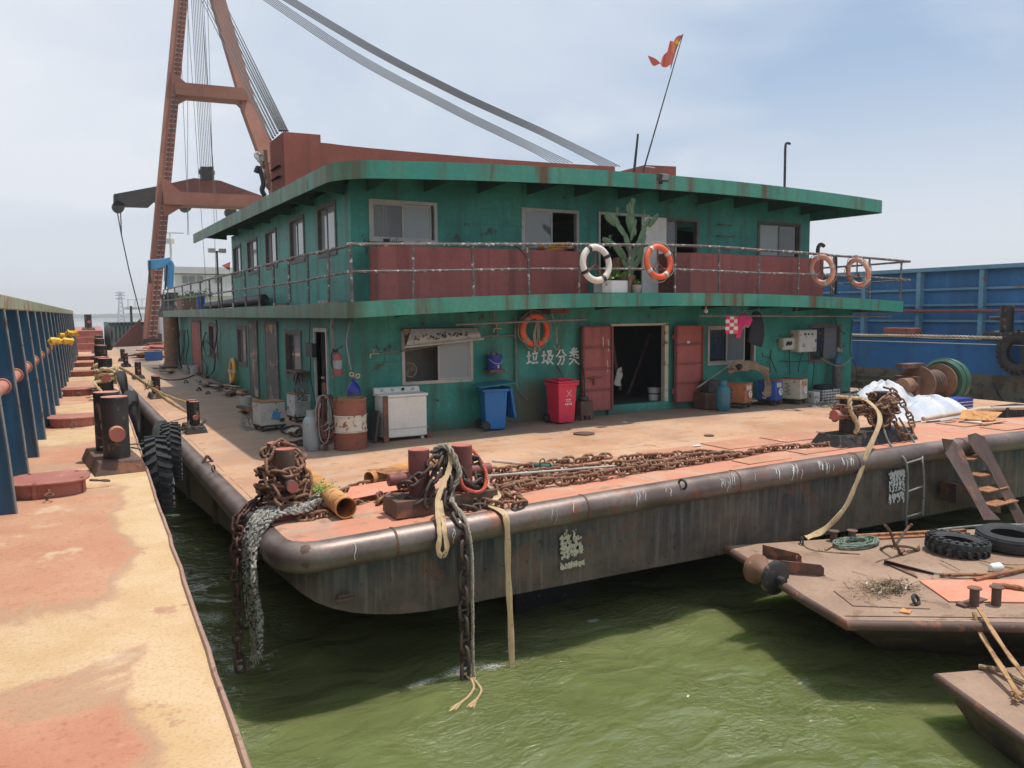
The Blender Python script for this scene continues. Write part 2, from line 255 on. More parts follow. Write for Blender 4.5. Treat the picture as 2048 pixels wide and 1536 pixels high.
# water
m,t=newmat('water'); P=t.pos(); X=t.xyz()
big=t.noise(.22,4); c=t.mix(t.ramp(big,.3,.7),(.135,.160,.055),(.205,.235,.095))
c=t.mix(t.ramp(X[1],30,160),c,(.14,.16,.11))
def dist(px,py,sx,sy):
    a=t.math('DIVIDE',t.math('SUBTRACT',X[0],px),sx); b=t.math('DIVIDE',t.math('SUBTRACT',X[1],py),sy); return t.math('SQRT',t.math('ADD',t.math('MULTIPLY',a,a),t.math('MULTIPLY',b,b)))
fo=None
fz=t.noise(22,9,t.scl(P,1,2.6,1),.8,1.6); gap=t.ramp(t.math('SUBTRACT',X[0],t.math('MULTIPLY',X[1],.05)),1.0,1.5,.045,0)
pts=[(Pz(925,1345,WZ),.6,.22),(Pz(845,1366,WZ),.45,.2),(Pz(985,1340,WZ),.35,.15),(Pz(470,1325,WZ),.3,.35),(Pz(430,1240,WZ),.35,.6),(Pz(1185,1243,WZ),.22,.14),(Pz(1020,1305,WZ),.18,.08)]
for p,sx,sy in pts:
    d=t.ramp(dist(p.x,p.y,sx,sy),.0,1.,.15,0); k=t.ramp(t.math('ADD',fz,d),.635,.665,0,.9); fo=k if fo is None else t.math('MAXIMUM',fo,k)
fl=t.ramp(t.math('ADD',t.noise(5.5,9,t.scl(P,1,1.9,1),.78,1.0),gap),.72,.735,0,.8); fo=t.math('MAXIMUM',fo,fl)  # white flecks painted as glints on the ripples, denser between the barges
c=t.mix(fo,c,(.75,.77,.76))
rm=t.ramp(t.noise(.55,4,t.vadd(P,(2,5,0)),.5),.42,.62); h=t.math('ADD',t.noise(1.15,2.5,t.scl(P,1,1.5,1),.45,.6),t.math('MULTIPLY',t.math('MULTIPLY',t.noise(6.5,3,t.scl(P,1,1.7,1),.5,1.0),t.ramp(rm,0,1,.2,1)),.42))
pw=fin(t,c,t.ramp(fo,0,1,.03,.5),0,h,1,.15,spec=.8); pw.inputs['Subsurface Weight'].default_value=1; pw.inputs['Subsurface Radius'].default_value=(.7,1.,.5); pw.inputs['Subsurface Scale'].default_value=1.1
# ---------------- mesh builder ----------------
def basis(d):
    d=d.normalized(); a=V((0,0,1)) if abs(d.z)<.9 else V((1,0,0)); x=a.cross(d).normalized(); return x,d.cross(x),d
def smooth(pts,n=6,closed=False):
    P=[V(p) for p in pts]; out=[]; N=len(P)
    for i in range(N if closed else N-1):
        g=lambda k:P[k%N] if closed else P[max(0,min(N-1,k))]
        a,b,c,d=g(i-1),g(i),g(i+1),g(i+2)
        for j in range(n):
            t=j/n; out.append(.5*((2*b)+(c-a)*t+(2*a-5*b+4*c-d)*t*t+(3*b-a-3*c+d)*t**3))
    if not closed: out.append(P[-1])
    return out
def resample(pts,step):
    out=[pts[0].copy()]; acc=0
    for a,b in zip(pts,pts[1:]):
        l=(b-a).length
        if l<1e-9: continue
        while acc+l>=step:
            t=(step-acc)/l; a=a.lerp(b,t); out.append(a.copy()); l=(b-a).length; acc=0
            if l<1e-9: break
        acc+=l
    return out
class MB:
    def __init__(s): s.v=[]; s.f=[]
    def add(s,vs,fs):
        o=len(s.v); s.v+=[V(p) for p in vs]; s.f+=[[i+o for i in f] for f in fs]; return s
    def box(s,c,d,rz=0,M=None):
        q=M if M is not None else Matrix.Rotation(rz,3,'Z'); c=V(c)
        vs=[c+q@V((x*d[0]/2,y*d[1]/2,z*d[2]/2)) for x in(-1,1) for y in(-1,1) for z in(-1,1)]
        return s.add(vs,[(0,1,3,2),(4,6,7,5),(0,4,5,1),(2,3,7,6),(0,2,6,4),(1,5,7,3)])
    def bx(s,x0,x1,y0,y1,z0,z1): return s.box(((x0+x1)/2,(y0+y1)/2,(z0+z1)/2),(abs(x1-x0),abs(y1-y0),abs(z1-z0)))
    def beam(s,a,b,wd,h,up=(0,0,1)):
        a,b=V(a),V(b); d=(b-a); x=d.normalized(); y=V(up).cross(x).normalized(); z=x.cross(y); M=Matrix((x,y,z)).transposed()
        return s.box((a+b)/2,(d.length,wd,h),M=M)
    def cyl(s,a,b,r,r2=None,n=16,cap=True):
        a,b=V(a),V(b); r2=r if r2 is None else r2; x,y,d=basis(b-a); vs=[]
        for c,q in((a,r),(b,r2)):
            for i in range(n): t=2*math.pi*i/n; vs.append(c+x*q*math.cos(t)+y*q*math.sin(t))
        fs=[(i,(i+1)%n,n+(i+1)%n,n+i) for i in range(n)]
        if cap: fs+=[list(range(n))[::-1],[n+i for i in range(n)]]
        return s.add(vs,fs)
    def tube(s,pts,r,n=8,closed=False,cap=True,flat=None,tw=None):
        P=[V(p) for p in pts]; N=len(P)
        if N<2: return s
        vs=[]; px=None
        for i in range(N):
            d=(P[(i+1)%N]-P[i-1]) if closed else (P[min(N-1,i+1)]-P[max(0,i-1)])
            if d.length<1e-9: d=V((0,0,1))
            d.normalize()
            if px is None: px=basis(d)[0]
            px=(px-d*px.dot(d)); px=px.normalized() if px.length>1e-6 else basis(d)[0]
            py=d.cross(px); q=r[i] if isinstance(r,(list,tuple)) else r
            for k in range(n):
                t=2*math.pi*k/n+(tw*i if tw else 0); a,b=math.cos(t),math.sin(t)
                vs.append(P[i]+px*q*a+py*q*b*(flat or 1))
        fs=[(i*n+k,i*n+(k+1)%n,((i+1)%N)*n+(k+1)%n,((i+1)%N)*n+k) for i in range(N if closed else N-1) for k in range(n)]
        if cap and not closed: fs+=[list(range(n))[::-1],[(N-1)*n+k for k in range(n)]]
        return s.add(vs,fs)
    def lathe(s,prof,o,ax=(0,0,1),n=24):
        x,y,d=basis(V(ax)); o=V(o); m=len(prof); vs=[o+d*z+(x*math.cos(2*math.pi*i/n)+y*math.sin(2*math.pi*i/n))*r for i in range(n) for r,z in prof]
        return s.add(vs,[(i*m+k,((i+1)%n)*m+k,((i+1)%n)*m+k+1,i*m+k+1) for i in range(n) for k in range(m-1)])
    def prism(s,poly,depth):
        n=len(poly); d=V(depth); p=[V(q) for q in poly]
        return s.add(p+[q+d for q in p],[list(range(n))[::-1],[n+i for i in range(n)]]+[(i,(i+1)%n,n+(i+1)%n,n+i) for i in range(n)])
    def torus(s,c,R,r,ax=(0,0,1),n=32,m=10,flat=1):
        x,y,d=basis(V(ax)); return s.lathe([(R+r*math.cos(2*math.pi*k/m),flat*r*math.sin(2*math.pi*k/m)) for k in range(m+1)],c,ax,n)
    def grid(s,fn,nu,nv):
        vs=[fn(i/nu,j/nv) for i in range(nu+1) for j in range(nv+1)]
        return s.add(vs,[(i*(nv+1)+j,(i+1)*(nv+1)+j,(i+1)*(nv+1)+j+1,i*(nv+1)+j+1) for i in range(nu) for j in range(nv)])
    def rope(s,pts,r,step=None,pitch=None,n=5,jit=0):
        P=resample([V(p) for p in pts],step or r*1.1); pitch=pitch or r*7
        for k in range(3):
            q=[];acc=0
            for i,p in enumerate(P):
                d=(P[min(len(P)-1,i+1)]-P[max(0,i-1)]); 
                if d.length<1e-9: continue
                x,y,_=basis(d); 
                if i: acc+=(p-P[i-1]).length
                t=acc/pitch*2*math.pi+k*2.094
                q.append(p+(x*math.cos(t)+y*math.sin(t))*r*.52+V((random.gauss(0,1),random.gauss(0,1),random.gauss(0,1)))*jit)
            s.tube(q,r*.56,n)
        return s
    def mesh(s,name,org,mat,sm=True,ang=40):
        me=bpy.data.meshes.new(name); me.from_pydata([p-org for p in s.v],[],s.f)
        import bmesh
        b=bmesh.new(); b.from_mesh(me); bmesh.ops.recalc_face_normals(b,faces=b.faces); b.to_mesh(me); b.free()
        if mat: me.materials.append(MC[mat])
        if sm: me.shade_smooth(); me.set_sharp_from_angle(angle=R_(ang))
        me.update(); return me
COL=S.collection
def thing(name,label,cat,loc,group=None,kind=None):
    o=bpy.data.objects.new(name,None); COL.objects.link(o); o.location=loc; o.empty_display_size=.1; o['label']=label; o['category']=cat
    if group: o['group']=group
    if kind: o['kind']=kind
    o['_o']=list(loc); return o
def worg(p): return V(p['_o'])
def part(name,mb,mat,par,label=None,bev=0,ang=40,sm=True,kind=None):
    org=worg(par); me=mb.mesh(name,org,mat,sm,ang); o=bpy.data.objects.new(name,me); COL.objects.link(o); o.parent=par; o['_o']=list(org)
    if label: o['label']=label
    if kind: o['kind']=kind
    if bev: b=o.modifiers.new('bevel','BEVEL'); b.width=bev; b.segments=2; b.limit_method='ANGLE'
    return o
def top(name,mb,mat,label,cat,group=None,bev=0,ang=40,kind=None,sm=True):
    xs=[p.x for p in mb.v]; ys=[p.y for p in mb.v]; zs=[p.z for p in mb.v]; org=V(((min(xs)+max(xs))/2,(min(ys)+max(ys))/2,min(zs)))
    o=bpy.data.objects.new(name,mb.mesh(name,org,mat,sm,ang)); COL.objects.link(o); o.location=org; o['_o']=list(org)
    if label: o['label']=label; o['category']=cat
    if group: o['group']=group
    if kind: o['kind']=kind
    if bev: b=o.modifiers.new('bevel','BEVEL'); b.width=bev; b.segments=2; b.limit_method='ANGLE'
    return o
def clone(o,par=None):
    c=o.copy(); COL.objects.link(c); c.parent=par
    for ch in list(o.children): clone(ch,c)
    return c
def dup(o,loc,rz=0,label=None,group=None):
    c=clone(o); c.location=loc; c.rotation_euler=(0,0,rz)
    if label: c['label']=label
    if group: c['group']=group
    return c
def structure(name,mb,mat,ang=40):
    o=bpy.data.objects.new(name,mb.mesh(name,V((0,0,0)),mat,True,ang)); COL.objects.link(o); o['kind']='structure'; o['_o']=[0,0,0]; return o
# chain link
def linkmesh(name,mat,Ln=.19,Wd=.115,r=.0165,stud=True):
    mb=MB(); a=(Ln-Wd)/2; R=Wd/2-r; pts=[]
    for i in range(7): t=-math.pi/2+math.pi*i/6; pts.append(V((a+R*math.cos(t),R*math.sin(t),0)))
    for i in range(7): t=math.pi/2+math.pi*i/6; pts.append(V((-a+R*math.cos(t),R*math.sin(t),0)))
    mb.tube(pts,r,7,closed=True)
    if stud: mb.cyl((0,-R,0),(0,R,0),r*.8,n=6,cap=False)
    return mb.mesh(name,V((0,0,0)),mat,ang=80)
LK={k:linkmesh('link_'+k,m) for k,m in(('rust','rust_chain'),('dark','dark_chain'),('wet','wet_chain'))}
def chainlinks(root,pts,kind='rust',pitch=.128,scale=1,jit=.006,roll0=None,flat=False):
    P=resample(smooth(pts,8),pitch*scale); org=worg(root); r0=random.random()*3 if roll0 is None else roll0
    for i in range(len(P)-1):
        a,b=P[i],P[i+1]; d=(b-a).normalized(); up=V((0,0,1)) if abs(d.z)<.92 else V((0,1,0)); y=up.cross(d).normalized(); z=d.cross(y)
        M=Matrix((d,y,z)).transposed()
        roll=(i%2)*math.pi/2+r0+random.uniform(-.25,.25)
        if flat: roll=(math.pi*.28 if i%2 else -math.pi*.25)+random.uniform(-.25,.25)
        M=M@Matrix.Rotation(roll,3,'X')@Matrix.Rotation(random.uniform(-.12,.12),3,'Z')
        o=bpy.data.objects.new('link',LK[kind]); COL.objects.link(o); o.parent=root
        j=V((random.uniform(-jit,jit),random.uniform(-jit,jit),random.uniform(-jit,jit)))
        o.matrix_local=Matrix.Translation((a+b)/2+j-org)@M.to_4x4()@Matrix.Diagonal((scale,scale,scale,1))
    return len(P)-1
def star(c,n,r): pass
# ---------------- water and far shore ----------------
import numpy as np
def wave(x,y): return wave0(x,y)+.022*math.sin(2.9*x-1.7*y+1.3*math.sin(.8*y+.3*x))*math.sin(.7*x+.9*y+.5)+.012*math.sin(7.1*x+3.9*y+2*math.sin(1.1*x))*math.sin(1.3*y-.8*x)
def wave0(x,y):
    return .020*math.sin(1.9*x+.8*y)+.014*math.sin(-1.3*x+3.1*y+1)+.010*math.sin(4.3*x+2.2*y+2)+.008*math.sin(-3.7*x+5.1*y)
mb=MB(); NX,NY=360,260
mb.grid(lambda a,b:V((-6+36*a,-5+25*b,WZ+wave(-6+36*a,-5+25*b)*min(1,12*min(a,1-a,b,1-b)))),NX,NY)
near=structure('water',mb,'water',180)
mb=MB()
for x0,x1,y0,y1 in((-1600,-6,-250,2300),(30,1800,-250,2300),(-6,30,-250,-5),(-6,30,20,2300)): mb.add([(x0,y0,WZ),(x1,y0,WZ),(x1,y1,WZ),(x0,y1,WZ)],[(0,1,2,3)])
structure('water',mb,'water')
mb=MB(); random.seed(3)
for k in range(70):
    x=-1300+k*40; h=max(2,14+22*math.sin(k*.23+1)+9*math.sin(k*.9)); mb.cyl((x,1900+60*math.sin(k),WZ-1.5),(x,1900+60*math.sin(k),h*.28),70,18,n=9)
structure('hills',mb,'hill',180)
# transmission pylons beyond the water
def pylon(x,y,h,label):
    t=thing('transmission_pylon',label,'pylon',(x,y,WZ),'transmission pylons beyond the water')
    mb=MB(); b=h*.11
    for sx in(-1,1):
        for sy in(-1,1): mb.cyl((x+sx*b,y+sy*b,WZ),(x+sx*b*.22,y+sy*b*.22,WZ+h),.35,n=4)
    for i in range(7):
        z0=WZ+h*i/7; z1=WZ+h*(i+1)/7; w0=b*(1-.78*i/7); w1=b*(1-.78*(i+1)/7)
        for sy in(-1,1):
            mb.cyl((x-w0,y+sy*w0,z0),(x+w1,y+sy*w1,z1),.2,n=4); mb.cyl((x+w0,y+sy*w0,z0),(x-w1,y+sy*w1,z1),.2,n=4)
    part('tower',mb,'pylon',t)
    for q in(.78,.9,.99):
        a=MB(); a.beam((x-h*.15,y,WZ+h*q),(x+h*.15,y,WZ+h*q),.5,.6); a.cyl((x-h*.15,y,WZ+h*q),(x,y,WZ+h*q+h*.05),.2,n=4); a.cyl((x+h*.15,y,WZ+h*q),(x,y,WZ+h*q+h*.05),.2,n=4); part('cross_arm',a,'pylon',t)
p=Py(243,640,620); pylon(p.x,620,20,'hazy lattice power pylon left of the dangling sling, beyond the dark barge')
p=Py(341,560,900); 
# ---------------- crane barge ----------------
BX0,BX1,BY0,BY1=1.92,21.6,8.1,66.
barge=thing('crane_barge','broad crane barge with orange rusty deck, dark hull and rounded tube edge','barge',(11.8,8.2,0))
xs=[BX0,1.94,1.99,2.06,2.14,2.22,2.5,3.1,3.8,5,6.5,8,9.5,11,12.5,14,15.5,17,18.5,20,21.,21.5,BX1]
def ymin(x): 
    d=.3; t=(x-BX0)/d
    return BY0+.3*(1-math.sqrt(max(0,1-(1-t)**2))) if t<1 else BY0
mb=MB(); ys=[0,.03,.1,.3,.6,1]
mb.grid(lambda a,b:(lambda x:V((x,ymin(x)+(BY1-ymin(x))*b**2,cb(x))))(xs[round(a*(len(xs)-1))]),len(xs)-1,20)
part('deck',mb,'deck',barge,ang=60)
# tubular fender round the deck edge
TR=.165
def tubept(x,y): return V((x,y,cb(x)-TR+.012))
tp=[tubept(21.6,8.12)]+[tubept(20-1.0*i,8.12) for i in range(17)]+[tubept(2.4,8.12),tubept(2.22,8.13),tubept(2.08,8.19),tubept(1.98,8.29),tubept(1.93,8.42),tubept(1.92,8.6)]+[tubept(1.92,9+2*i) for i in range(26)]
mb=MB(); mb.tube(tp,TR,16); part('edge_tube',mb,'tube_metal',barge,ang=60)
mb=MB(); # corner crush dent
c=tubept(2.10,8.17)
mb.lathe([(0,.176),(.05,.174),(.09,.163),(.12,.135),(.13,.10)],c+V((.03,.02,0)),(-.32,-.88,.30),24); part('dented_corner',mb,'brown_steel',barge,'dark crushed dent at the corner of the edge tube',ang=70)
# weld collars on the tube
for x in(3.05,5.55,8.1,10.6,13.4,16): 
    mb=MB(); mb.cyl(tubept(x-.012,8.12),tubept(x+.012,8.12),TR+.006,n=20); part('weld_collar',mb,'brown_steel',barge)
# hull : transom, raked bottom and sides
def zt(x):
    if x<3.4: return [(-.52),(-.60),(-.68),(-.78),(-.85),(-.92),(-.99)][min(6,int((x-2)/.23))]
    return -1.0-.012*(x-3.4)
hx=[2.02+.0,2.1,2.22,2.4,2.6,2.85,3.15,3.5]+[4.5+1.2*i for i in range(14)]+[21.5]
def zl(x):
    k=[(2.02,-.50),(2.1,-.585),(2.22,-.67),(2.4,-.76),(2.6,-.84),(2.85,-.91),(3.15,-.965),(3.5,-1.0),(8,-1.06),(13,-1.14),(21.5,-1.2)]
    for (a,b),(c_,d) in zip(k,k[1:]):
        if x<=c_: return b+(d-b)*(x-a)/(c_-a)
    return -1.2
mb=MB(); n=len(hx)-1
def tr(a,b):
    x=hx[round(a*n)]; yt=8.20+(.30*(1-min(1,(x-2.02)/.35))**2); return V((x,yt+.02*b,(cb(x)-.15)*(1-b)+zl(x)*b))
mb.grid(tr,n,4); part('transom',mb,'hull',barge,ang=50)
def bot(a,b):
    x=hx[round(a*n)]; y0=tr(a,1).y; y=y0+(66-y0)*b*b; return V((x,y,max(zl(x)-.082*(y-y0),-3.2)))
mb=MB(); mb.grid(bot,n,16); part('raked_bottom',mb,'hull_side',barge,ang=60)
mb=MB()
for x in(2.02,21.5):
    def sidef(a,b):
        y=8.5+(57.5)*a*a; return V((x,y,(cb(x)-.15)*(1-b)+max(zl(x)-.082*(y-8.5),-3.2)*b))
    mb.grid(sidef,20,3)
part('side_plating',mb,'hull_side',barge)
for i in range(14):
    y=10+3.2*i; mb=MB(); mb.bx(1.96,2.03,y,y+.08,max(-.55-.082*(y-8.5),-1.8)+.03,-.2); part('side_stiffener',mb,'hull_side',barge)
mb=MB(); mb.bx(1.98,21.5,65.9,66,-3.2,.1); part('bow_plating',mb,'hull_side',barge)
# doubler plates laid on the deck beside the chain
random.seed(11)
for i,(u,v,w_,d_) in enumerate([(1010,968,1.0,.5),(1150,930,.9,.6),(1300,912,1.1,.7),(1430,893,1.2,.7),(1545,880,1.2,.6),(1590,905,1.0,.4),(1660,868,1.3,.6),(1900,850,1.4,.6),(1480,925,.9,.35),(1985,858,1.0,.5)]):
    p=G(u,v,.006); mb=MB(); mb.box(p+V((w_/2,0,.002)),(w_,d_,.014),random.uniform(-.03,.03)); part('deck_plate',mb,'doubler',barge,bev=.003)
# manhole lid, little ring plates
for u,v in((1168,867),(1418,871)): p=G(u,v,.01); mb=MB(); mb.cyl(p,p+V((0,0,.01)),.2 if u<1200 else .09,n=24); part('deck_lid',mb,'brown_steel',barge)
# stencilled worn characters on the transom
def glyph(strokes,org,ux,uz,wd,dep,mat,par,name,flake=0,label=None):
    mb=MB(); n=ux.cross(uz).normalized()
    for st in strokes:
        if flake:
            P=resample([org+ux*x+uz*z for x,z in st],.016)
            for p in P:
                for _ in range(3):
                    if random.random()<flake:
                        q=p+ux.normalized()*random.uniform(-wd/2,wd/2)+uz.normalized()*random.uniform(-wd/2,wd/2); s=random.uniform(.006,.02); r=random.random()*3
                        pl=[q+(ux.normalized()*math.cos(r+k*1.26)*s*random.uniform(.6,1.3)+uz.normalized()*math.sin(r+k*1.26)*s*random.uniform(.8,1.8)) for k in range(5)]
                        mb.prism(pl,n*dep*random.uniform(.6,1))
        else:
            P=smooth([org+ux*x+uz*z for x,z in st],4); vs=[]
            for i,p in enumerate(P):
                d=(P[min(len(P)-1,i+1)]-P[max(0,i-1)]).normalized(); s=n.cross(d); w=wd*(.42+.12*math.sin(i*2.1)+.08*random.random())
                vs+= [p-s*w,p+s*w,p-s*w+n*dep,p+s*w+n*dep]
            fs=[]
            for i in range(len(P)-1):
                a=4*i; fs+=[(a+2,a+3,a+7,a+6),(a,a+2,a+6,a+4),(a+1,a+5,a+7,a+3)]
            fs+=[(0,1,3,2),(len(vs)-4,len(vs)-2,len(vs)-1,len(vs)-3)]; mb.add(vs,fs)
    return part(name,mb,mat,par,label)
random.seed(5)
o_=Py(1122,1130,8.17); ux=V((1,0,0)); uz=V((0,0,1))
zhan=[[(0,.95),(.38,.95)],[(.2,1.1),(.2,.95)],[(-.02,.72),(.4,.72)],[(.1,.88),(.14,.76)],[(.32,.88),(.27,.76)],[(0,.6),(.42,.6)],[(.6,1.1),(.6,.62)],[(.6,.86),(.88,.86)],[(.46,.62),(.9,.62)],[(.48,.62),(.48,.3)],[(.88,.62),(.88,.3)],[(.46,.42),(.9,.42)],[(.02,.5),(.4,.5)],[(.1,.5),(.1,.25)],[(.3,.6),(.3,.2)],[(.6,.5),(.6,.2)]]
glyph([[ (x*.34,z*.36) for x,z in s] for s in zhan],o_+V((0,-.004,-.0)),ux,uz,.045,.004,'stencil',barge,'stencil_mark',.72,'worn cream stencilled character on the dark transom')
glyph([[(x,z) for x in(0,.36)] for z in(-.02,.0,-.045)],o_,ux,uz,.03,.004,'stencil',barge,'stencil_mark',.30)
o2=Py(1778,1005,8.17)
q2=Py(1809,941,8.17); W2=q2.x-o2.x; H2=q2.z-o2.z
glyph([[(W2*(.06+.22*i),H2*.38),(W2*(.06+.22*i),H2)] for i in range(5)]+[[(W2*(.06+.3*i),0),(W2*(.06+.3*i),H2*.22)] for i in range(4)]+[[(0,H2*.97),(W2,H2*.97)],[(0,H2*.2),(W2*.9,H2*.2)]],o2,ux,uz,W2*.17,.004,'plain_white',barge,'stencil_mark',.75,'worn white stencil block beside the hanging ladder')
# white rope scuffs on the tube
mb=MB()
for u,k in((700,1),(905,2),(1105,2),(1150,1),(1272,4),(1288,2),(1335,2),(1445,4),(1460,3),(1500,1),(1548,3),(1580,6),(1592,4),(1640,7),(1655,3),(1687,5),(1700,4)):
    for _ in range(k):
        p=Py(u+random.uniform(-7,7),1000,8.0); x=p.x; a0=random.uniform(.5,1.2); a1=a0+random.uniform(.4,1.2); P=[V((x+.012*math.sin(j),8.12-(TR+.002)*math.sin(a0+(a1-a0)*j/6),cb(x)-TR+.012+(TR+.002)*math.cos(a0+(a1-a0)*j/6))) for j in range(7)]
        mb.tube(P,random.uniform(.002,.005),4)
part('rope_scuff',mb,'plain_white',barge,kind='stuff')
for u,v in((1363,968),(698,1206)):
    p=Py(u,v,8.0); 
    if u>1000: mb=MB(); mb.torus(p+V((0,-.02,0)),.062,.017,(1,.15,.1),20,8); part('lifting_ring',mb,'black_steel',barge)
    else: mb=MB(); mb.box(p+V((0,.16,0)),(.15,.03,.1)); mb.box(p+V((0,.13,0)),(.2,.03,.025)); part('weld_lug',mb,'brown_steel',barge)
mb=MB(); p=Py(1155,1220,9.4); 
mb.prism([(5.3,9.4,-2.6),(6.55,9.4,-2.6),(6.55,9.4,-1.5),(6.5,9.4,-1.42),(6.4,9.4,-1.38),(5.3,9.4,-1.30)],(0,.08,0)); part('rudder',mb,'rotor',barge)
# ---------------- deckhouse ----------------
HX0,HX1,HY,UX1=4.6,18.15,14.0,16.45; LY1=40.; UY1=25.3
house=thing('deckhouse','two storey green painted deckhouse with overhanging roof and balcony','building',(11.4,14,0))
def zb(x): return 2.30+.19*(1-((x-11)/7.3)**2)   # underside of the balcony slab
def zr(x): return 4.80-.0040*(x-12)**2
RS=.012
def slab(name,x0,x1,y0,y1,zf,h,r0,r1,mat,par,ov=0,sl=0):
    xs=[x0+r0*(1-math.cos(math.pi/2*i/8)) for i in range(9)]+[x0+r0+(x1-x0-r0-r1)*i/16 for i in range(1,17)]+[x1-r1+r1*math.sin(math.pi/2*i/6) for i in range(1,7)]
    def yn(x):
        if x<x0+r0: return y0+r0-math.sqrt(max(0,r0*r0-(x0+r0-x)**2))
        if x>x1-r1: return y0+r1-math.sqrt(max(0,r1*r1-(x-x1+r1)**2))
        return y0
    n=len(xs); path=[(x0,y1)]+[(x0,y1+(yn(x0)-y1)*k/6) for k in range(1,6)]+[(x,yn(x)) for x in xs]+[(x1,y1)]
    fm=MB(); th=.03
    vs=[]
    for i,(x,y) in enumerate(path):
        a=V(path[max(0,i-1)]); b=V(path[min(len(path)-1,i+1)]); d=(b-a).normalized(); nn=V((-d.y,d.x)) # inward
        q=V((x,y))+nn*th
        e=sl*(y-y0); vs+=[(x,y,zf(x)+e),(x,y,zf(x)+h+e),(q.x,q.y,zf(x)+h+e),(q.x,q.y,zf(x)+e)]
    fs=[(4*i+k,4*i+(k+1)%4,4*i+4+(k+1)%4,4*i+4+k) for i in range(len(path)-1) for k in range(4)]+[(0,1,2,3),tuple(4*(len(path)-1)+k for k in(3,2,1,0))]
    fm.add(vs,fs)
    tm=MB()
    for zz in(h-.02,h-.06):
        vs=[]
        for x in xs: vs+=[(x,yn(x)+.02,zf(x)+zz+sl*(yn(x)-y0)),(x,y1,zf(x)+zz+sl*(y1-y0))]
        tm.add(vs,[(2*i,2*i+1,2*i+3,2*i+2) for i in range(n-1)])
    return fm,tm
fm,tm=slab('b',4.07,18.3,12.6,39.6,zb,.262,.12,.12,None,None)
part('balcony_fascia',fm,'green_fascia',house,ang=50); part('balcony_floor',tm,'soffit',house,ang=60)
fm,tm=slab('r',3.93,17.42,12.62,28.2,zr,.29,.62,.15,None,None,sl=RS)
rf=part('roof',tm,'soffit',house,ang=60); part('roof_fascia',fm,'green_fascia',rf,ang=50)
# brackets under roof and balcony
for x in [4.9+1.12*i for i in range(11)]:
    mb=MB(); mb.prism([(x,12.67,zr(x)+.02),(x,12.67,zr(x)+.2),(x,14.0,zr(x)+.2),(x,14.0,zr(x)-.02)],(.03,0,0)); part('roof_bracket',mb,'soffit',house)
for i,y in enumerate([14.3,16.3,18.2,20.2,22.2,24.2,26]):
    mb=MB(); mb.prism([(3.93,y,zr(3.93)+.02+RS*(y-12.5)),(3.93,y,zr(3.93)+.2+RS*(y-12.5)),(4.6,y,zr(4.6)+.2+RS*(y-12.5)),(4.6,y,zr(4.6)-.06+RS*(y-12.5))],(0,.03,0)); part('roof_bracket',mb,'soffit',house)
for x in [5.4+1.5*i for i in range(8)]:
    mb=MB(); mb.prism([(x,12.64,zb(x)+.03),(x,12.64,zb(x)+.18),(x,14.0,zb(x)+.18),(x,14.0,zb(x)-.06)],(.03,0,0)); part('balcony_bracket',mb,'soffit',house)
# walls with openings
def wall(name,P,du,ulen,z0,ztop,holes,mat,th=.06,inward=(0,1,0)):
    us=sorted({0,ulen}|{h for q in holes for h in(q[0],q[2])}|{ulen*i/10 for i in range(11)}); mb=MB(); P=V(P); du=V(du); inw=V(inward)*th
    for a,b in zip(us,us[1:]):
        if b-a<1e-4: continue
        hs=sorted([q for q in holes if q[0]<(a+b)/2<q[2]],key=lambda q:q[1]); lo=lambda u:z0; segs=[]; prev=None
        zz=[(z0,z0)]
        for q in hs: segs.append((prev or (z0,z0),(q[1],q[1]))); prev=(q[3],q[3])
        segs.append((prev or (z0,z0),(ztop(P.x+du.x*a),ztop(P.x+du.x*b))))
        for (l0,l1),(h0,h1) in segs:
            pa=P+du*a; pb=P+du*b
            vs=[V((pa.x,pa.y,l0)),V((pb.x,pb.y,l1)),V((pb.x,pb.y,h1)),V((pa.x,pa.y,h0))]; mb.prism(vs,inw)
    return part(name,mb,mat,house,ang=20)
def fr(u,v,y=14.0): return Py(u,v,y)
def rectF(u0,v0,u1,v1): a=fr(u0,v0); b=fr(u1,v1); return (a.x,b.z,b.x,a.z)
def rectL(u0,v0,u1,v1,vb=None): a=Px(u0,v0,4.6); b=Px(u1,v1,4.6); return (b.y,b.z,a.y,a.z)  # (ynear,zlow,yfar,zhigh)
# lower front: window left, doorway, window mid, window right
LWF=[(5.52,1.06,6.98,2.06),(10.33,.36,11.84,2.07),(13.1,1.12,14.62,2.02),(16.5,1.03,17.7,2.0)]
H=[(a-HX0,b,c-HX0,d) for a,b,c,d in LWF]
wall('wall',(HX0,HY,0),(1,0,0),HX1-HX0,-.1,lambda x:zb(x)+.2,H,'green_wall')
UWF=[(4.95,3.70,6.27,4.44),(8.12,3.52,9.48,4.46),(9.98,2.62,11.35,4.48),(11.45,3.55,12.76,4.44),(14.65,3.62,16.11,4.5)]
H=[(a-HX0,b,c-HX0,d) for a,b,c,d in UWF]
wall('wall',(HX0,HY,0),(1,0,0),UX1-HX0,2.5,lambda x:zr(x)+.2,H,'green_wall')
LWL=[(19.2,1.0,20.9,2.02),(22.6,0.1,23.5,2.1),(25.2,.1,26.4,2.1),(28,1.05,30.6,2.05),(33.2,.9,34.6,2.05),(16.7,.25,18.0,2.0)]
def qL(u0,v0,u1,v1): return rectL(u0,v0,u1,v1)
LWL=[(Px(u1,800,4.6).y,lo,Px(u0,800,4.6).y,hi) for u0,u1,lo,hi in((575,607,.92,2.02),(480,498,.9,2.06),(505,520,.15,2.14),(538,560,.15,2.14),(391,408,.2,2.1),(424,440,.9,2.1))]
LWL.append((Px(658,800,4.6).y,.2,Px(636,800,4.6).y,2.03))
H=[(a-HY-.061,b,c-HY-.061,d) for a,b,c,d in LWL]
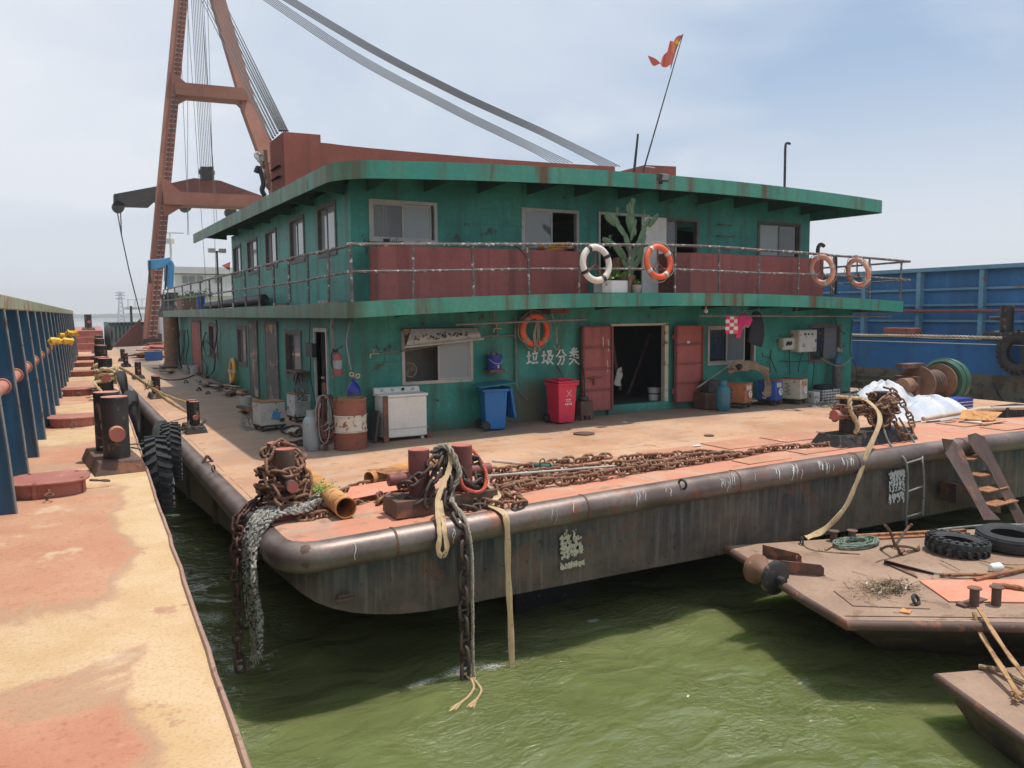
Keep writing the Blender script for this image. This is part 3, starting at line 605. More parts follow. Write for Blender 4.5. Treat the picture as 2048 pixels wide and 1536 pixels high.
wall('wall',(HX0,HY+.061,0),(0,1,0),LY1-HY-.061,-.1,lambda x:zb(x)+.2,H,'green_wall',inward=(1,0,0))
UWL=[(Px(b,500,4.6).y,Px(b,vb,4.6).z,Px(a,500,4.6).y,Px(a,vt,4.6).z) for a,b,vt,vb in((637,674,415,508),(581,610,440,522),(532,554,464,535),(495,515,482,546),(467,482,494,552))]
H=[(a-HY-.061,b,c-HY-.061,d) for a,b,c,d in UWL]
wall('wall',(HX0,HY+.061,0),(0,1,0),UY1-HY-.061,2.5,lambda x:4.72,H,'green_wall',inward=(1,0,0))
for x,y0,y1,z0,z1 in((HX1,14,LY1,-.1,2.45),(UX1,14,UY1,2.5,4.7)): mb=MB(); mb.bx(x-.06,x,y0+.06,y1,z0,z1); part('wall',mb,'green_wall',house)
for x0,x1,y,z0,z1 in((HX0+.06,HX1-.06,LY1,-.1,2.45),(HX0+.06,UX1-.06,UY1,2.5,4.7)): mb=MB(); mb.bx(x0,x1,y-.06,y,z0,z1); part('wall',mb,'green_wall',house)
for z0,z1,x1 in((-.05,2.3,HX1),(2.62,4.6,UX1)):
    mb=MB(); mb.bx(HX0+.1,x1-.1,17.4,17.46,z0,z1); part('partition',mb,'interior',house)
mb=MB(); mb.bx(5.3,7.3,14.75,14.8,.3,2.25); part('partition',mb,'grey_block',house)  # pale backdrop added close behind the kitchen window to lighten its opening
mb=MB(); mb.bx(4.9,6.4,14.35,14.4,3.5,4.6); part('curtain',mb,'curtain',house)
# windows
def window(box,axis,pos,panes,frame='alu',fw=.05,depth=.09,mull=None,proud=.02,gl=None,lab=None):
    a0,z0,a1,z1=box; mb=MB()
    def bx(m,p0,p1,q0,q1,d0,d1):
        if axis=='F': m.bx(p0,p1,pos+d0,pos+d1,q0,q1)
        else: m.bx(pos+d0,pos+d1,p0,p1,q0,q1)
    bx(mb,a0-.01,a1+.01,z1-fw,z1+.01,-proud,depth); bx(mb,a0-.01,a1+.01,z0-.01,z0+fw,-proud,depth); bx(mb,a0-.01,a0+fw,z0+fw,z1-fw,-proud,depth); bx(mb,a1-fw,a1+.01,z0+fw,z1-fw,-proud,depth)
    f=part('window',mb,frame,house,lab)
    for (p,q,m_,dd) in panes:
        x0=a0+fw+(a1-a0-2*fw)*p; x1=a0+fw+(a1-a0-2*fw)*q; s=MB(); w=.032
        bx(s,x0,x1,z1-fw-w,z1-fw-.002,dd,dd+.03); bx(s,x0,x1,z0+fw+.002,z0+fw+w,dd,dd+.03); bx(s,x0,x0+w,z0+fw+w,z1-fw-w,dd,dd+.03); bx(s,x1-w,x1,z0+fw+w,z1-fw-w,dd,dd+.03); part('sash',s,frame,f)
        g=MB(); bx(g,x0+w*.8,x1-w*.8,z0+fw+w*.8,z1-fw-w*.8,dd+.012,dd+.018); part('pane',g,m_,f)
    return f
window(LWF[0],'F',HY,[(.5,1,'pane_frost',.0)]); 
window(LWF[2],'F',HY,[(0,.42,'pane_dark',.04),(.38,.8,'pane',.0)])
window(LWF[3],'F',HY,[(0,.5,'pane_dark',.0),(.5,1,'pane',.04)],frame='alu_dark')
w1=window(UWF[0],'F',HY,[(0,.5,'pane_clear',.0),(.48,.97,'pane_frost',.04)])
window(UWF[1],'F',HY,[(0,.54,'pane',.0)]); window(UWF[3],'F',HY,[(0,.53,'pane_dark',.0)],frame='alu_dark'); window(UWF[4],'F',HY,[(0,.5,'pane_frost',.0),(.5,1,'pane_dark',.04)],frame='alu_dark')
for b in UWL: window(b,'L',HX0,[(0,.5,'pane_light',.0),(.5,1,'pane_light',.04)],frame='alu_dark',fw=.06)
window(LWL[0],'L',HX0,[(0,.5,'pane_light',.0),(.5,1,'pane_dark',.04)],frame='alu_dark',fw=.08)
window(LWL[1],'L',HX0,[(0,.5,'pane_light',.0),(.5,1,'pane',.04)],frame='alu_dark',fw=.1)
window(LWL[5],'L',HX0,[(0,.5,'pane_light',.0),(.5,1,'pane_dark',.04)],frame='alu_dark',fw=.1)
# curtain pleats behind the first upper window, folded plank curtain left of the lower one
mb=MB(); a=UWF[0]; mb.grid(lambda p,q:V((a[0]+.06+.33*p,HY+.035+.012*math.sin(p*38),a[1]+.05+(a[3]-a[1]-.1)*q)),40,1); part('curtain',mb,'curtain',w1)
# doors on the left side
def sidedoor(b,mat,lab,fram='alu_dark',open_=False):
    y0,z0,y1,z1=b; mb=MB(); mb.bx(4.56,4.66,y0-.07,y0,z0,z1+.08); mb.bx(4.56,4.66,y1,y1+.07,z0,z1+.08); mb.bx(4.56,4.66,y0,y1,z1,z1+.08); f=part('door_frame',mb,fram,house)
    mb=MB()
    if open_: mb.bx(4.7,4.7+.8,y1-.06,y1-.02,z0,z1)
    else: mb.bx(4.57,4.61,y0,y1,z0,z1)
    d=part('door',mb,mat,house,lab)
    mb=MB(); mb.bx(4.52,4.57,y0+.12,y0+.22,(z0+z1)/2-.02,(z0+z1)/2+.02); part('handle',mb,'alu',d)
MC['worn_door']=None
wm('worn_door',(.12,.115,.11),(.17,.165,.16),1.2,rust=(.5,.36,.22),ra=.54,rs=1.4,rough=.7)
sidedoor(LWL[2],'worn_door','grey door with peeled brown veneer patches'); sidedoor(LWL[3],'worn_door','grey door with larger peeled patches, nearer the stern')
sidedoor(LWL[4],'red_panel','maroon door near the far end of the side wall'); sidedoor(LWL[6],'alu_dark','weathered brown door standing open at the aft end',fram='old_white',open_=True)
# big double doors of the front doorway, folded back
def bigdoor(x0,x1,z0,z1,hx,lab):
    mb=MB(); mb.bx(x0,x1,HY-.12,HY-.085,z0,z1); d=part('door',mb,'red_panel',house,lab)
    k=4
    for i in range(k+1):
        z=z0+(z1-z0)*i/k; m=MB(); m.bx(x0,x1,HY-.15,HY-.12,z-.022 if i else z,z+.022 if i<k else z); part('door_rib',m,'maroon',d)
    for x in(x0,x1-.04): m=MB(); m.bx(x,x+.04,HY-.165,HY-.15,z0,z1); part('door_edge',m,'maroon',d)
    for z in(z0+.25,z1-.25): m=MB(); m.cyl((hx,HY-.07,z-.06),(hx,HY-.07,z+.06),.025,n=8); part('hinge',m,'maroon',d)
    return d
d1=bigdoor(9.49,10.27,.28,2.08,10.29,'maroon steel door leaf with bolt, left of the dark doorway')
a=MB(); a.cyl((9.6,HY-.17,1.0),(9.94,HY-.17,1.0),.016,n=8); a.bx(9.75,9.80,HY-.19,HY-.16,.84,1.0); part('bolt',a,'maroon',d1)
d2=bigdoor(12.02,12.84,.32,2.06,12.0,'maroon steel door leaf right of the dark doorway'); a=MB(); a.bx(12.36,12.45,HY-.125,HY-.121,1.63,1.70); part('label_card',a,'plain_white',d2)
random.seed(2)
a=MB()
for x,z,l in((10.02,1.85,.2),(10.16,1.8,.26),(10.14,1.35,.25),(12.06,1.25,.09)): a.tube([V((x,HY-.122,z)),V((x+.015,HY-.122,z-l/2)),V((x+.01,HY-.122,z-l))],.009,4)
part('chalk_mark',a,'paint_mark',d1)
mb=MB(); mb.bx(10.22,11.92,HY-.05,HY+.1,.1,.36); part('door_sill',mb,'green_wall',house); mb=MB(); mb.bx(11.80,11.90,HY-.03,HY+.1,.36,2.1); mb.bx(10.29,11.90,HY-.03,HY+.1,2.07,2.12); part('door_frame',mb,'cream_box',house)
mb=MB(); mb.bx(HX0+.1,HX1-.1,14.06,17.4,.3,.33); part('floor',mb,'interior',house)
mb=MB(); mb.bx(9.98,10.03,HY-.03,HY+.08,2.62,4.48); mb.bx(11.3,11.35,HY-.03,HY+.08,2.62,4.48); mb.bx(10.03,11.3,HY-.03,HY+.08,4.43,4.48); part('door_frame',mb,'alu',house)
mb=MB(); mb.bx(11.05,11.72,13.86,13.9,2.68,4.42); d=part('door',mb,'ship_white',house,'pale grey sheet door swung open behind the cactus'); 
# maroon locker panels in front of the upper wall
def panel(x0,x1,z1a,z1b,y=13.35):
    mb=MB(); mb.prism([(x0,y,zb(x0)+.25),(x1,y,zb(x1)+.25),(x1,y,z1b),(x0,y,z1a)],(0,HY-y-.005,0)); return mb
part('balcony_locker',panel(4.92,9.28,3.57,3.585),'red_panel',house,'maroon sheet metal locker below the left upper windows')
part('balcony_locker',panel(11.95,16.2,3.64,3.61),'red_panel',house,'maroon sheet metal locker below the right upper windows')
mb=MB(); mb.bx(11.5,11.945,13.32,13.9,2.72,3.63); part('balcony_locker',mb,'maroon',house,'small dark maroon cabinet end beside the open pale door')
for z in(4.36,4.1,3.84,3.55):
    mb=MB(); mb.tube([V((13.35,HY,z)),V((13.35,HY-.1,z)),V((13.72,HY-.1,z)),V((13.72,HY,z))],.012,6); part('rung',mb,'pipe_grey',house)
# wall pipe run, taps
mb=MB(); mb.cyl((7.93,HY-.05,.95),(7.93,HY-.05,2.33),.022,n=8); mb.tube(smooth([(7.93,HY-.06,1.0),(7.96,HY-.08,.85),(8.08,HY-.08,.7),(8.18,HY-.08,.62)],5),.012,6); part('water_pipe',mb,'pipe_grey',house)
mb=MB(); mb.cyl((6.3,13.3,2.18),(9.2,13.3,2.24),.022,n=8)
for x in(7.1,7.9,9.1): mb.cyl((x,13.3,2.22),(x,13.3,2.5),.01,n=6)
part('hanging_rail',mb,'pipe_grey',house)
mb=MB(); mb.cyl((11.9,13.0,2.28),(18.3,13.0,2.2),.02,n=8)
for x in(12.1,14.9,17.9): mb.cyl((x,13.0,2.25),(x,13.0,2.45),.01,n=6)
part('hanging_rail',mb,'pipe_grey',house)
mb=MB(); mb.tube([V((4.85,HY-.18,1.66)),V((5.1,HY-.16,1.68)),V((5.5,HY-.1,1.70)),V((6.95,HY-.1,1.88)),V((7.35,HY-.06,1.93)),V((7.93,HY-.05,1.93))],.016,8); part('water_pipe',mb,'pipe_grey',house)
for c in((4.9,HY-.2,1.67),(7.48,HY-.1,2.08)):
    mb=MB(); c=V(c); mb.tube(smooth([c+V((.1,0,-.0)),c,c+V((-.06,0,-.01)),c+V((-.07,0,-.08))],4),.014,8); mb.cyl(c,c+V((0,0,.07)),.01,n=6); mb.cyl(c+V((-.05,0,.075)),c+V((.05,0,.075)),.008,n=6); part('tap',mb,'brass',house)
mb=MB(); mb.cyl((7.5,HY-.06,1.93),(7.5,HY-.06,2.08),.014,n=8); part('tap_riser',mb,'pipe_grey',house)
# painted characters on the wall
def sc(gl,ox,w=.27,h=.33): return [[(ox+x*w,z*h) for x,z in s] for s in gl]
la=[[(.02,.62),(.38,.66)],[(.2,.95),(.2,.25)],[(.0,.18),(.42,.3)],[(.7,1.0),(.74,.84)],[(.48,.76),(1.0,.8)],[(.6,.66),(.66,.36)],[(.9,.7),(.8,.36)],[(.46,.2),(1.02,.22)]]
ji=[[(.0,.62),(.38,.66)],[(.2,.92),(.2,.25)],[(.0,.16),(.42,.32)],[(.48,.88),(.86,.9),(.74,.62),(.98,.62),(.86,.36),(.48,.08)],[(.62,.88),(.6,.5),(.44,.12)],[(.6,.55),(.78,.28),(1.04,.06)]]
fe=[[(.42,.98),(.3,.75),(.04,.52)],[(.6,.98),(.72,.75),(1.0,.55)],[(.26,.5),(.74,.52),(.7,.2),(.58,.02),(.5,.1)],[(.48,.52),(.4,.25),(.16,.0)]]
le=[[(.3,1.0),(.38,.84)],[(.74,1.02),(.64,.86)],[(.1,.76),(.92,.8)],[(.5,1.08),(.5,.52)],[(.5,.76),(.3,.6),(.1,.52)],[(.52,.76),(.72,.62),(.92,.54)],[(.06,.36),(.96,.4)],[(.5,.5),(.44,.28),(.24,.1),(.04,.0)],[(.5,.36),(.7,.14),(1.0,-.02)]]
g0=Py(1053,733,HY)
o_=V((g0.x,HY-.002,g0.z)); random.seed(4)
for gl,ox in((la,0),(ji,.36),(fe,.70),(le,1.02)): glyph(sc(gl,ox),o_,ux,uz,.036,.004,'paint_mark',house,'painted_character')
# gantry beam on the roof
gan=thing('roof_gantry','long maroon box beam lying across the roof with a raised left end','steel beam',(10,20,5))
def gp(u,v,y=20): return Py(u,v,y)
a=gp(640,285); b=gp(1230,333)
mb=MB(); mb.prism([(a.x,20,4.95),(b.x,20,4.95)]+[(lambda p:(p.x,20,p.z))(gp(u,v)) for u,v in((1230,333),(1110,326),(980,317),(850,306),(740,296),(690,291),(660,287),(640,285))],(0,1.4,0)); part('beam',mb,'red_gantry',gan)
a=gp(566,264); b=gp(640,270); mb=MB(); mb.prism([(a.x,19.96,4.9),(b.x,19.96,4.9),(b.x,19.96,b.z),(a.x,19.96,a.z)],(0,1.5,0)); part('end_box',mb,'red_gantry',gan)
mb=MB()
mb.prism([(a.x-.08,21.0,4.9),(a.x-.002,19.97,4.9),(a.x-.002,19.97,a.z),(a.x-.08,21.0,a.z-.06)],(.06,0,0))
for z in(5.75,6.0,5.25): mb.bx(a.x-.10,a.x-.04,20.2,21.0,z,z+.03); part('end_rib',mb,'red_gantry',gan)
b=gp(1285,331); c=gp(1348,334); mb=MB(); mb.prism([(b.x,19.9,4.9),(c.x,19.9,4.9),(c.x,19.9,c.z),(b.x,19.9,b.z)],(0,1.5,0)); part('end_box',mb,'red_gantry',gan)
# ---------------- balcony railing ----------------
rail=thing('balcony_railing','weathered pipe railing with two rails round the balcony edge','railing',(11,12.7,2.6))
def fz(x): return zb(x)+.262
posts=[Py(u,560,12.66).x for u in(703,828,945,1056,1160,1258,1350,1437,1518,1597,1667,1738,1802)]
RT=[Py(u,v,12.66) for u,v in((703,489),(828,489),(945,489),(1056,489),(1160,489),(1258,490),(1350,491),(1437,494),(1518,500),(1597,505),(1667,511),(1738,516),(1820,523))]
RM=[Py(u,v,12.66) for u,v in((703,543),(828,542),(945,540),(1056,538),(1160,538),(1258,538),(1350,539),(1437,542),(1518,546),(1597,548),(1667,551),(1738,554),(1820,560))]
LPY=[13.9,15.2,16.6,18.0,19.5,21.1,22.8,24.6,26.6,28.6,30.8,33.,35.4,37.8,39.4]
xL=4.13
mb=MB(); mb.tube(smooth([(xL,39.4,3.52),(xL,30,3.51),(xL,22,3.50),(xL,16,3.52),(xL,14.2,3.50),(4.2,12.9,RT[0].z)]+RT,4),.029,8); part('rail',mb,'rail_steel',rail)
mb=MB(); mb.tube(smooth([(xL,39.4,3.04),(xL,30,3.03),(xL,22,3.04),(xL,16,3.03),(xL,14.2,3.06),(4.2,12.9,RM[0].z)]+RM,4),.023,8); part('rail',mb,'rail_steel',rail)
e1=RT[-1]; e2=RM[-1]
mb=MB(); mb.tube([e1,V((e1.x,14,e1.z-.02)),V((e1.x,30,3.5))],.026,8); mb.tube([e2,V((e2.x,14,e2.z-.02)),V((e2.x,30,3.05))],.022,8); part('rail',mb,'rail_steel',rail)
for x in posts:
    k=min(range(13),key=lambda i:abs(RT[i].x-x)); mb=MB(); mb.cyl((x+random.uniform(-.03,.03),12.66,fz(x)-.02),(x,12.66,RT[k].z),.024,n=8); part('post',mb,'rail_steel',rail)
for y in LPY: mb=MB(); mb.cyl((xL,y,fz(xL)-.02),(xL,y+random.uniform(-.12,.06),3.51),.026,n=8); part('post',mb,'rail_steel',rail)
for y in(15,18,21): mb=MB(); mb.cyl((e1.x,y,fz(e1.x)-.02),(e1.x,y,e1.z-.02),.024,n=8); part('post',mb,'rail_steel',rail)
# ---------------- neighbouring barge on the left ----------------
lb=thing('hopper_barge','neighbouring barge with salmon and yellow side deck and a ribbed blue coaming','barge',L(-2,8,LZ))
def lbox(m,x0,x1,y0,y1,z0,z1): return m.box(L((x0+x1)/2,(y0+y1)/2,(z0+z1)/2),(x1-x0,y1-y0,z1-z0),LR)
mb=MB(); mb.grid(lambda a,b:L(-5+5*a,1.2+40.8*b*b,LZ+ .0),6,30); part('side_deck',mb,'left_deck',lb)
mb=MB(); lbox(mb,-5,-.02,-6,1.2,LZ-.03,LZ); part('side_deck',mb,'left_deck',lb)
mb=MB(); mb.grid(lambda a,b:L(-.005,-6+66*b,LZ*(1-a)-2.6*a-.01),1,10); part('hull_side',mb,'hull_side',lb)
mb=MB(); random.seed(9); mb.tube([L(random.uniform(-.006,.006),.3+.28*i,LZ+.006+random.uniform(-.003,.003)) for i in range(150)],.013,6); part('edge_bead',mb,'edge_bead',lb)
PX=-1.50
mb=MB(); lbox(mb,PX-.03,PX,-5,37,LZ,2.46); part('coaming_plate',mb,'coaming_blue',lb)
mb=MB(); lbox(mb,PX-.12,-1.16,-5,36.4,2.47,2.61); part('coaming_rim',mb,'rim_green',lb,bev=.01)
mb=MB(); mb.prism([L(PX-.12,36.4,2.47),L(-1.16,36.4,2.47),L(-1.30,37.2,2.5),L(PX-.12,37.4,2.5)],(0,0,.14)); part('coaming_rim',mb,'rim_green',lb)
mb=MB(); mb.prism([L(PX,36.9,LZ),L(-1.06,36.4,LZ),L(-1.25,36.9,2.46),L(PX,37.3,2.46)],(-.6,.3,0)); part('coaming_plate',mb,'coaming_blue',lb)
RY=[3.1,4.6,6.05]+[7.52+1.47*i for i in range(20)]
for i,y in enumerate(RY):
    xo=-1.05; mb=MB(); mb.prism([L(PX,y,LZ),L(xo,y,LZ),L(xo-.03,y,1.3),L(xo-.12,y,2.47),L(PX,y,2.47)],V((0,.016,0))); r=part('coaming_rib',mb,'rib_blue',lb)
    mb=MB(); mb.tube([L(xo+.004,y+.008,LZ),L(xo-.026,y+.008,1.3),L(xo-.116,y+.008,2.47)],.014,6); part('flange',mb,'rib_edge',r)
    if 5<y<20:
        m=MB(); m.torus(L(-1.22,y,1.66+.0067*(y+2)),.070,.010,L(0,1)-L(0,0),20,6); part('sleeve',m,'salmon_steel',r)
mb=MB(); mb.cyl(L(-1.22,-2,1.66),L(-1.22,19,1.80),.060,n=18); part('pipe',mb,'salmon_steel',lb)
# hatches on the side deck
def hatch(y,sc,label,x=-.83):
    c=L(x,y,LZ); t=thing('deck_hatch',label,'hatch',c,'raised oval hatches on the left barge deck')
    def ov(a,b,z,n=28): return [L(x+math.copysign(abs(math.cos(k*2*math.pi/n))**.7,math.cos(k*2*math.pi/n))*a,y+math.copysign(abs(math.sin(k*2*math.pi/n))**.7,math.sin(k*2*math.pi/n))*b,z) for k in range(n)]
    m=MB(); m.prism(ov(.29*sc,.27*sc,LZ),(0,0,.12)); part('coaming',m,'hatch_red',t)
    m=MB(); m.prism(ov(.33*sc,.31*sc,LZ+.122),(0,0,.018)); part('lid',m,'hatch_red',t,bev=.004)
    for k in range(4):
        an=-1.9+k*1.35; m=MB(); p=L(x+.31*sc*math.cos(an),y+.29*sc*math.sin(an),LZ+.07); m.box(p,(.035,.035,.14),LR+an); part('dog_lug',m,'hatch_red',t)
    for an in(-1.55,0,1.6):
        a=L(x+.32*sc*math.cos(an),y+.3*sc*math.sin(an),LZ+.08); d=V((math.cos(an),math.sin(an),-.15)).normalized(); m=MB(); e=a+d*.07; m.cyl(a,e,.012,n=6); tip=e+d*.10; sd_=V((-d.y,d.x,0))*.035
        m.tube([e,e+d*.06+sd_,tip+sd_*.5,tip-sd_*.5,e+d*.06-sd_],.008,6,closed=True); part('toggle',m,'brown_steel',t)
    return t
hy=[8.3,13.3,18.4,24.2,28.7,33.0]
hl=['raised maroon oval hatch with wire toggles, nearest of the row on the left barge','maroon oval hatch with crumbs of rust on its lid, second along the left barge','third maroon hatch along the left barge, beside the roped bollard','fourth maroon hatch along the left barge','fifth maroon hatch along the left barge, just past the roped bollard','sixth and farthest small hatch on the left barge']
for y,l_ in zip(hy,hl): hatch(y,1.0,l_,-.84 if y<10 else -.76)
# twin bollards
def bollard(name,label,c,h,r,gap,ax,base,armdir=None,armz=.5,armr=.055,armL=.2,mat='black_steel',cap='maroon_cap',bm='black_steel',bh=.13,grp=None,slope=.05,topc=None):
    ax=V(ax).normalized(); sd_=V((-ax.y,ax.x,0)); c=V(c); t=thing(name,label,'bollard',c,grp)
    m=MB(); bl,bw=base; p=[c+ax*sx*bl/2+sd_*sy*bw/2 for sx,sy in((-1,-1),(1,-1),(1,1),(-1,1))]; q=[c+ax*sx*(bl/2-slope)+sd_*sy*(bw/2-slope)+V((0,0,bh)) for sx,sy in((-1,-1),(1,-1),(1,1),(-1,1))]
    m.add(p+q,[(3,2,1,0),(4,5,6,7),(0,1,5,4),(1,2,6,5),(2,3,7,6),(3,0,4,7)]); part('base_plate',m,bm,t,bev=.006)
    for k in(-1,1):
        o=c+ax*k*gap/2+V((0,0,bh*.6)); m=MB(); m.cyl(o,V((o.x,o.y,c.z+h)),r,n=24); pp=part('post',m,mat,t,bev=.008)
        m=MB(); m.cyl((o.x,o.y,c.z+h+.001),(o.x,o.y,c.z+h+.007),r*.99,n=24); part('cap',m,topc or cap,pp)
        if armdir:
            for d in armdir:
                d=V(d).normalized(); a=V((o.x,o.y,c.z+h*armz)); 
                if len(armdir)==2 and ax.dot(d)*k<0: continue
                m=MB(); m.cyl(a+d*r*.6,a+d*(r+armL),armr,n=16); ar=part('arm',m,'salmon_steel' if cap=='maroon_cap' and mat=='black_steel' else mat,pp); m=MB(); m.cyl(a+d*(r+armL+.001),a+d*(r+armL+.006),armr*.96,n=16); part('arm_cap',m,cap,ar)
    return t
yv=L(0,1)-L(0,0)
B1=bollard('mooring_bollard','black twin post bollard nearest on the left barge, chipped paint with red stub ends',L(-.30,9.5,LZ),.76,.128,.62,yv+V((-.11,0,0)),(1.2,.5),[(0,-1,0)],.53,.074,.16,bm='brown_steel',grp='bollards along the left barge',topc='salmon_steel')
lbl=['black bollard on the left barge wrapped with a thick tan mooring rope','black bollard past the roped one on the left barge','fourth bollard along the left barge, small in the distance','fifth bollard along the left barge, by the stepped red deckhouse','sixth bollard on the left barge, on the raised foredeck','seventh bollard on the left barge, with rope piled over it']
bpos=[(-.30,17.9),(-.3,25.5),(-.3,33),(-.3,38.5)]
BL=[B1]
for (x,y),l_ in zip(bpos,lbl): BL.append(dup(B1,L(x,y,LZ),0,l_,'bollards along the left barge'))
# raised stern block of the left barge
mb=MB(); lbox(mb,-3,-.1,42,46,LZ-.05,1.7); part('stern_block',mb,'hatch_red',lb)
for k in range(3): m=MB(); lbox(m,-2.2,-.15,42-.5*(k+1),42-.5*k,LZ,1.7-.28*(k+1)); part('stern_step',m,'hatch_red',lb)
mb=MB(); lbox(mb,-4,-.1,46,60,LZ-.05,1.68); part('stern_deck',mb,'hatch_red',lb)
BL.append(dup(B1,L(-.7,44,1.7),0,lbl[4],'bollards along the left barge')); BL.append(dup(B1,L(-1.6,46.5,1.7),0,lbl[5],'bollards along the left barge'))
mb=MB(); random.seed(8); c=L(-1.6,46.3,2.25); mb.tube([c+V((.22*math.cos(i*.9)+random.uniform(-.03,.03),.4*math.sin(i*.9),-.3+.012*i+random.uniform(-.05,.05))) for i in range(60)],.035,6); top('rope_coil',mb,'rope_tan','tan rope heaped over the farthest bollard of the left barge','rope')
# mooring rope
random.seed(6)
pc=L(-.27,17.59,LZ); tar=G(388,832,.0); 
B2=thing('mooring_rope','thick tan rope stretched from the left barge bollard across to the crane barge','rope',pc+V((0,0,.3)))
wr=[]
for i in range(64): a=i*.35; wr.append(V((pc.x+.17*math.cos(a)+.012*math.sin(i),pc.y+.05+.19*math.sin(a),LZ+.28+.0055*i+.02*math.sin(i*1.7))))
m=MB(); m.rope(wr,.045); part('wrap',m,'rope_tan',B2)
knot=pc.lerp(tar,.52)+V((0,0,.12)); e0=pc+V((.17,-.1,.5)); kk=Pv(296,771,e0,tar)
m=MB(); m.rope(smooth([wr[-1],e0,Pv(240,735,e0,tar),kk,Pv(340,805,e0,tar),Pv(385,830,e0,tar)],10),.034); part('standing_part',m,'rope_tan',B2)
m=MB(); m.rope(smooth([kk,Pv(335,792,e0,tar),Pv(383,812,e0,tar)+V((.1,.15,0))],10),.027); part('standing_part',m,'rope_tan',B2)
m=MB()
for i in range(60): d=V((random.gauss(0,1),random.gauss(0,1),random.gauss(0,1))).normalized(); m.cyl(kk,kk+d*random.uniform(.08,.14),.008,n=3,cap=False)
m.torus(kk,.05,.028,(1,.3,-.3),14,6); part('knot',m,'rope_tan',B2)
m=MB(); m.rope(smooth([wr[0],pc+V((-.2,-.3,.32)),pc+V((-.1,-.45,.12)),pc+V((-.28,-.62,.03)),pc+V((-.34,-.6,.03))],8),.03); part('loose_end',m,'rope_tan',B2)
# second thick hawser draped from the roped bollard
m=MB(); q=L(-.3,17.9,LZ); m.rope(smooth([q+V((-.14,-.2,.62)),q+V((.0,-.3,.5)),q+V((.13,-.3,.1)),q+V((.05,-.42,-.0)),q+V((-.1,-.5,.02)),q+V((-.3,-.46,.03))],10),.045); top('hawser_end',m,'rope_tan','thick tan hawser end hanging in a loop down the roped bollard','rope')
# wires from near bollard to the tyre
for k,(lb_,dx) in enumerate((('upper steel wire from the near left bollard down to the tractor tyre',.0),('lower steel wire from the near left bollard down to the tractor tyre',.05))):
    a=L(-.18,9.55+dx,LZ+.2-.03*k); e=L(.22,9.4,LZ+.02)
    m=MB(); m.rope(smooth([L(-.42,9.5,LZ+.2),a,L(-.02,9.5-dx,LZ+.2-dx),L(.1,9.4,LZ+.13-dx),e,L(.28,9.35,.55)],8),.010); top('wire_sling',m,'pipe_grey',lb_,'wire rope',grp) if False else top('wire_sling',m,'pipe_grey',lb_,'wire rope')
# yellow gloves / rags tied on the ribs
for (u,v,l_) in((122,686,'crumpled yellow rag tied to the blue ribs, lower one'),(137,668,'crumpled yellow rag tied to the blue ribs, upper one')):
    p=Px(u,v,.4+.0335*15-1.0) if False else None
    y=15.5 if u<130 else 19.5; p=L(-1.0,y,0); p.z=(Py(u,v,p.y)).z; q=Py(u,v,p.y); m=MB(); random.seed(u)
    pts=[q+V((-.18+.09*i,random.uniform(-.02,.02),random.uniform(-.05,.05))) for i in range(5)]; m.tube(smooth(pts,3),[random.uniform(.035,.075) for _ in range(13)],7); top('yellow_rag',m,'yellow_cloth',l_,'rag')
# ---------------- tyres ----------------
def tyre(name,label,c,ax,R,wd,hole,grp=None,lug=0,cat='tyre',mat='rubber'):
    c=V(c); t=thing(name,label,cat,c,grp); x,y,d=basis(V(ax)); h=wd/2
    m=MB(); m.lathe([(hole,-h*.55),(hole+.03,-h*.8),((R+hole)/2,-h),(R-.07,-h*.93),(R-.02,-h*.72),(R,-h*.3),(R,h*.3),(R-.02,h*.72),(R-.07,h*.93),((R+hole)/2,h),(hole+.03,h*.8),(hole,h*.55),(hole+.05,h*.4),(R-.07,h*.5),(R-.07,-h*.5),(hole+.05,-h*.4),(hole,-h*.55)],c,d,36); part('carcass',m,mat,t)
    if lug:
        m=MB()
        for k in range(lug):
            for s in(-1,1):
                a=2*math.pi*(k+.5*(s>0))/lug; rad=x*math.cos(a)+y*math.sin(a); tan=d.cross(rad); M=Matrix((tan*1.0,(d*s+tan*.45).normalized(),rad)).transposed()
                m.box(c+rad*(R+.004)+d*s*h*.42,(2*math.pi*R/lug*.42,h*.85,.05),M=M)
                m.box(c+rad*(R-.05)+d*s*h*.93+tan*.04*R,(2*math.pi*R/lug*.34,.03,.09),M=Matrix((tan,d,rad)).transposed())
        part('tread_lug',m,mat,t,kind='stuff')
    else:
        for s in(-.5,0,.5): m=MB(); m.torus(c+d*h*s,R+.001,.008,d,36,6); part('tread_rib',m,mat,t)
    return t
def gx(y): return .4+.0335*y
TY=[(9.9,.47,.33,'rubber fender tyre with deep tractor lugs hanging off the near left barge bollard',26),]
tyre('fender_tyre','big lugged tractor tyre hanging on the left barge side by the near bollard',Py(317,948,9.5),(1,-.08,.04),.40,.27,.21,'tyres hanging between the two barges',24)
tyre('fender_tyre','dark grooved tyre hanging on the crane barge side, behind the lugged tractor tyre',Py(343,906,13.0),(1,-.12,.0),.44,.28,.24,'tyres hanging between the two barges',30)
tyre('fender_tyre','tyre on wire slings hanging past the second small deck bollard of the crane barge',(1.66,17.4,-.2),(.95,-.3,0),.48,.26,.28,'tyres hanging between the two barges')
tyre('fender_tyre','smooth tyre hanging on the left barge side next to the roped bollard',(gx(19)+.17,18.6,.3),(.97,-.15,0),.52,.28,.27,'tyres hanging between the two barges')
tyre('fender_tyre','tyre hanging on the left barge side past the roped bollard',(gx(26)+.16,25.5,.3),(.97,-.15,0),.52,.28,.27,'tyres hanging between the two barges')
tyre('fender_tyre','tyre hanging on the raised far stern of the left barge',(gx(44)+.16,44,1.3),(.97,-.15,0),.6,.3,.3,'tyres hanging between the two barges')
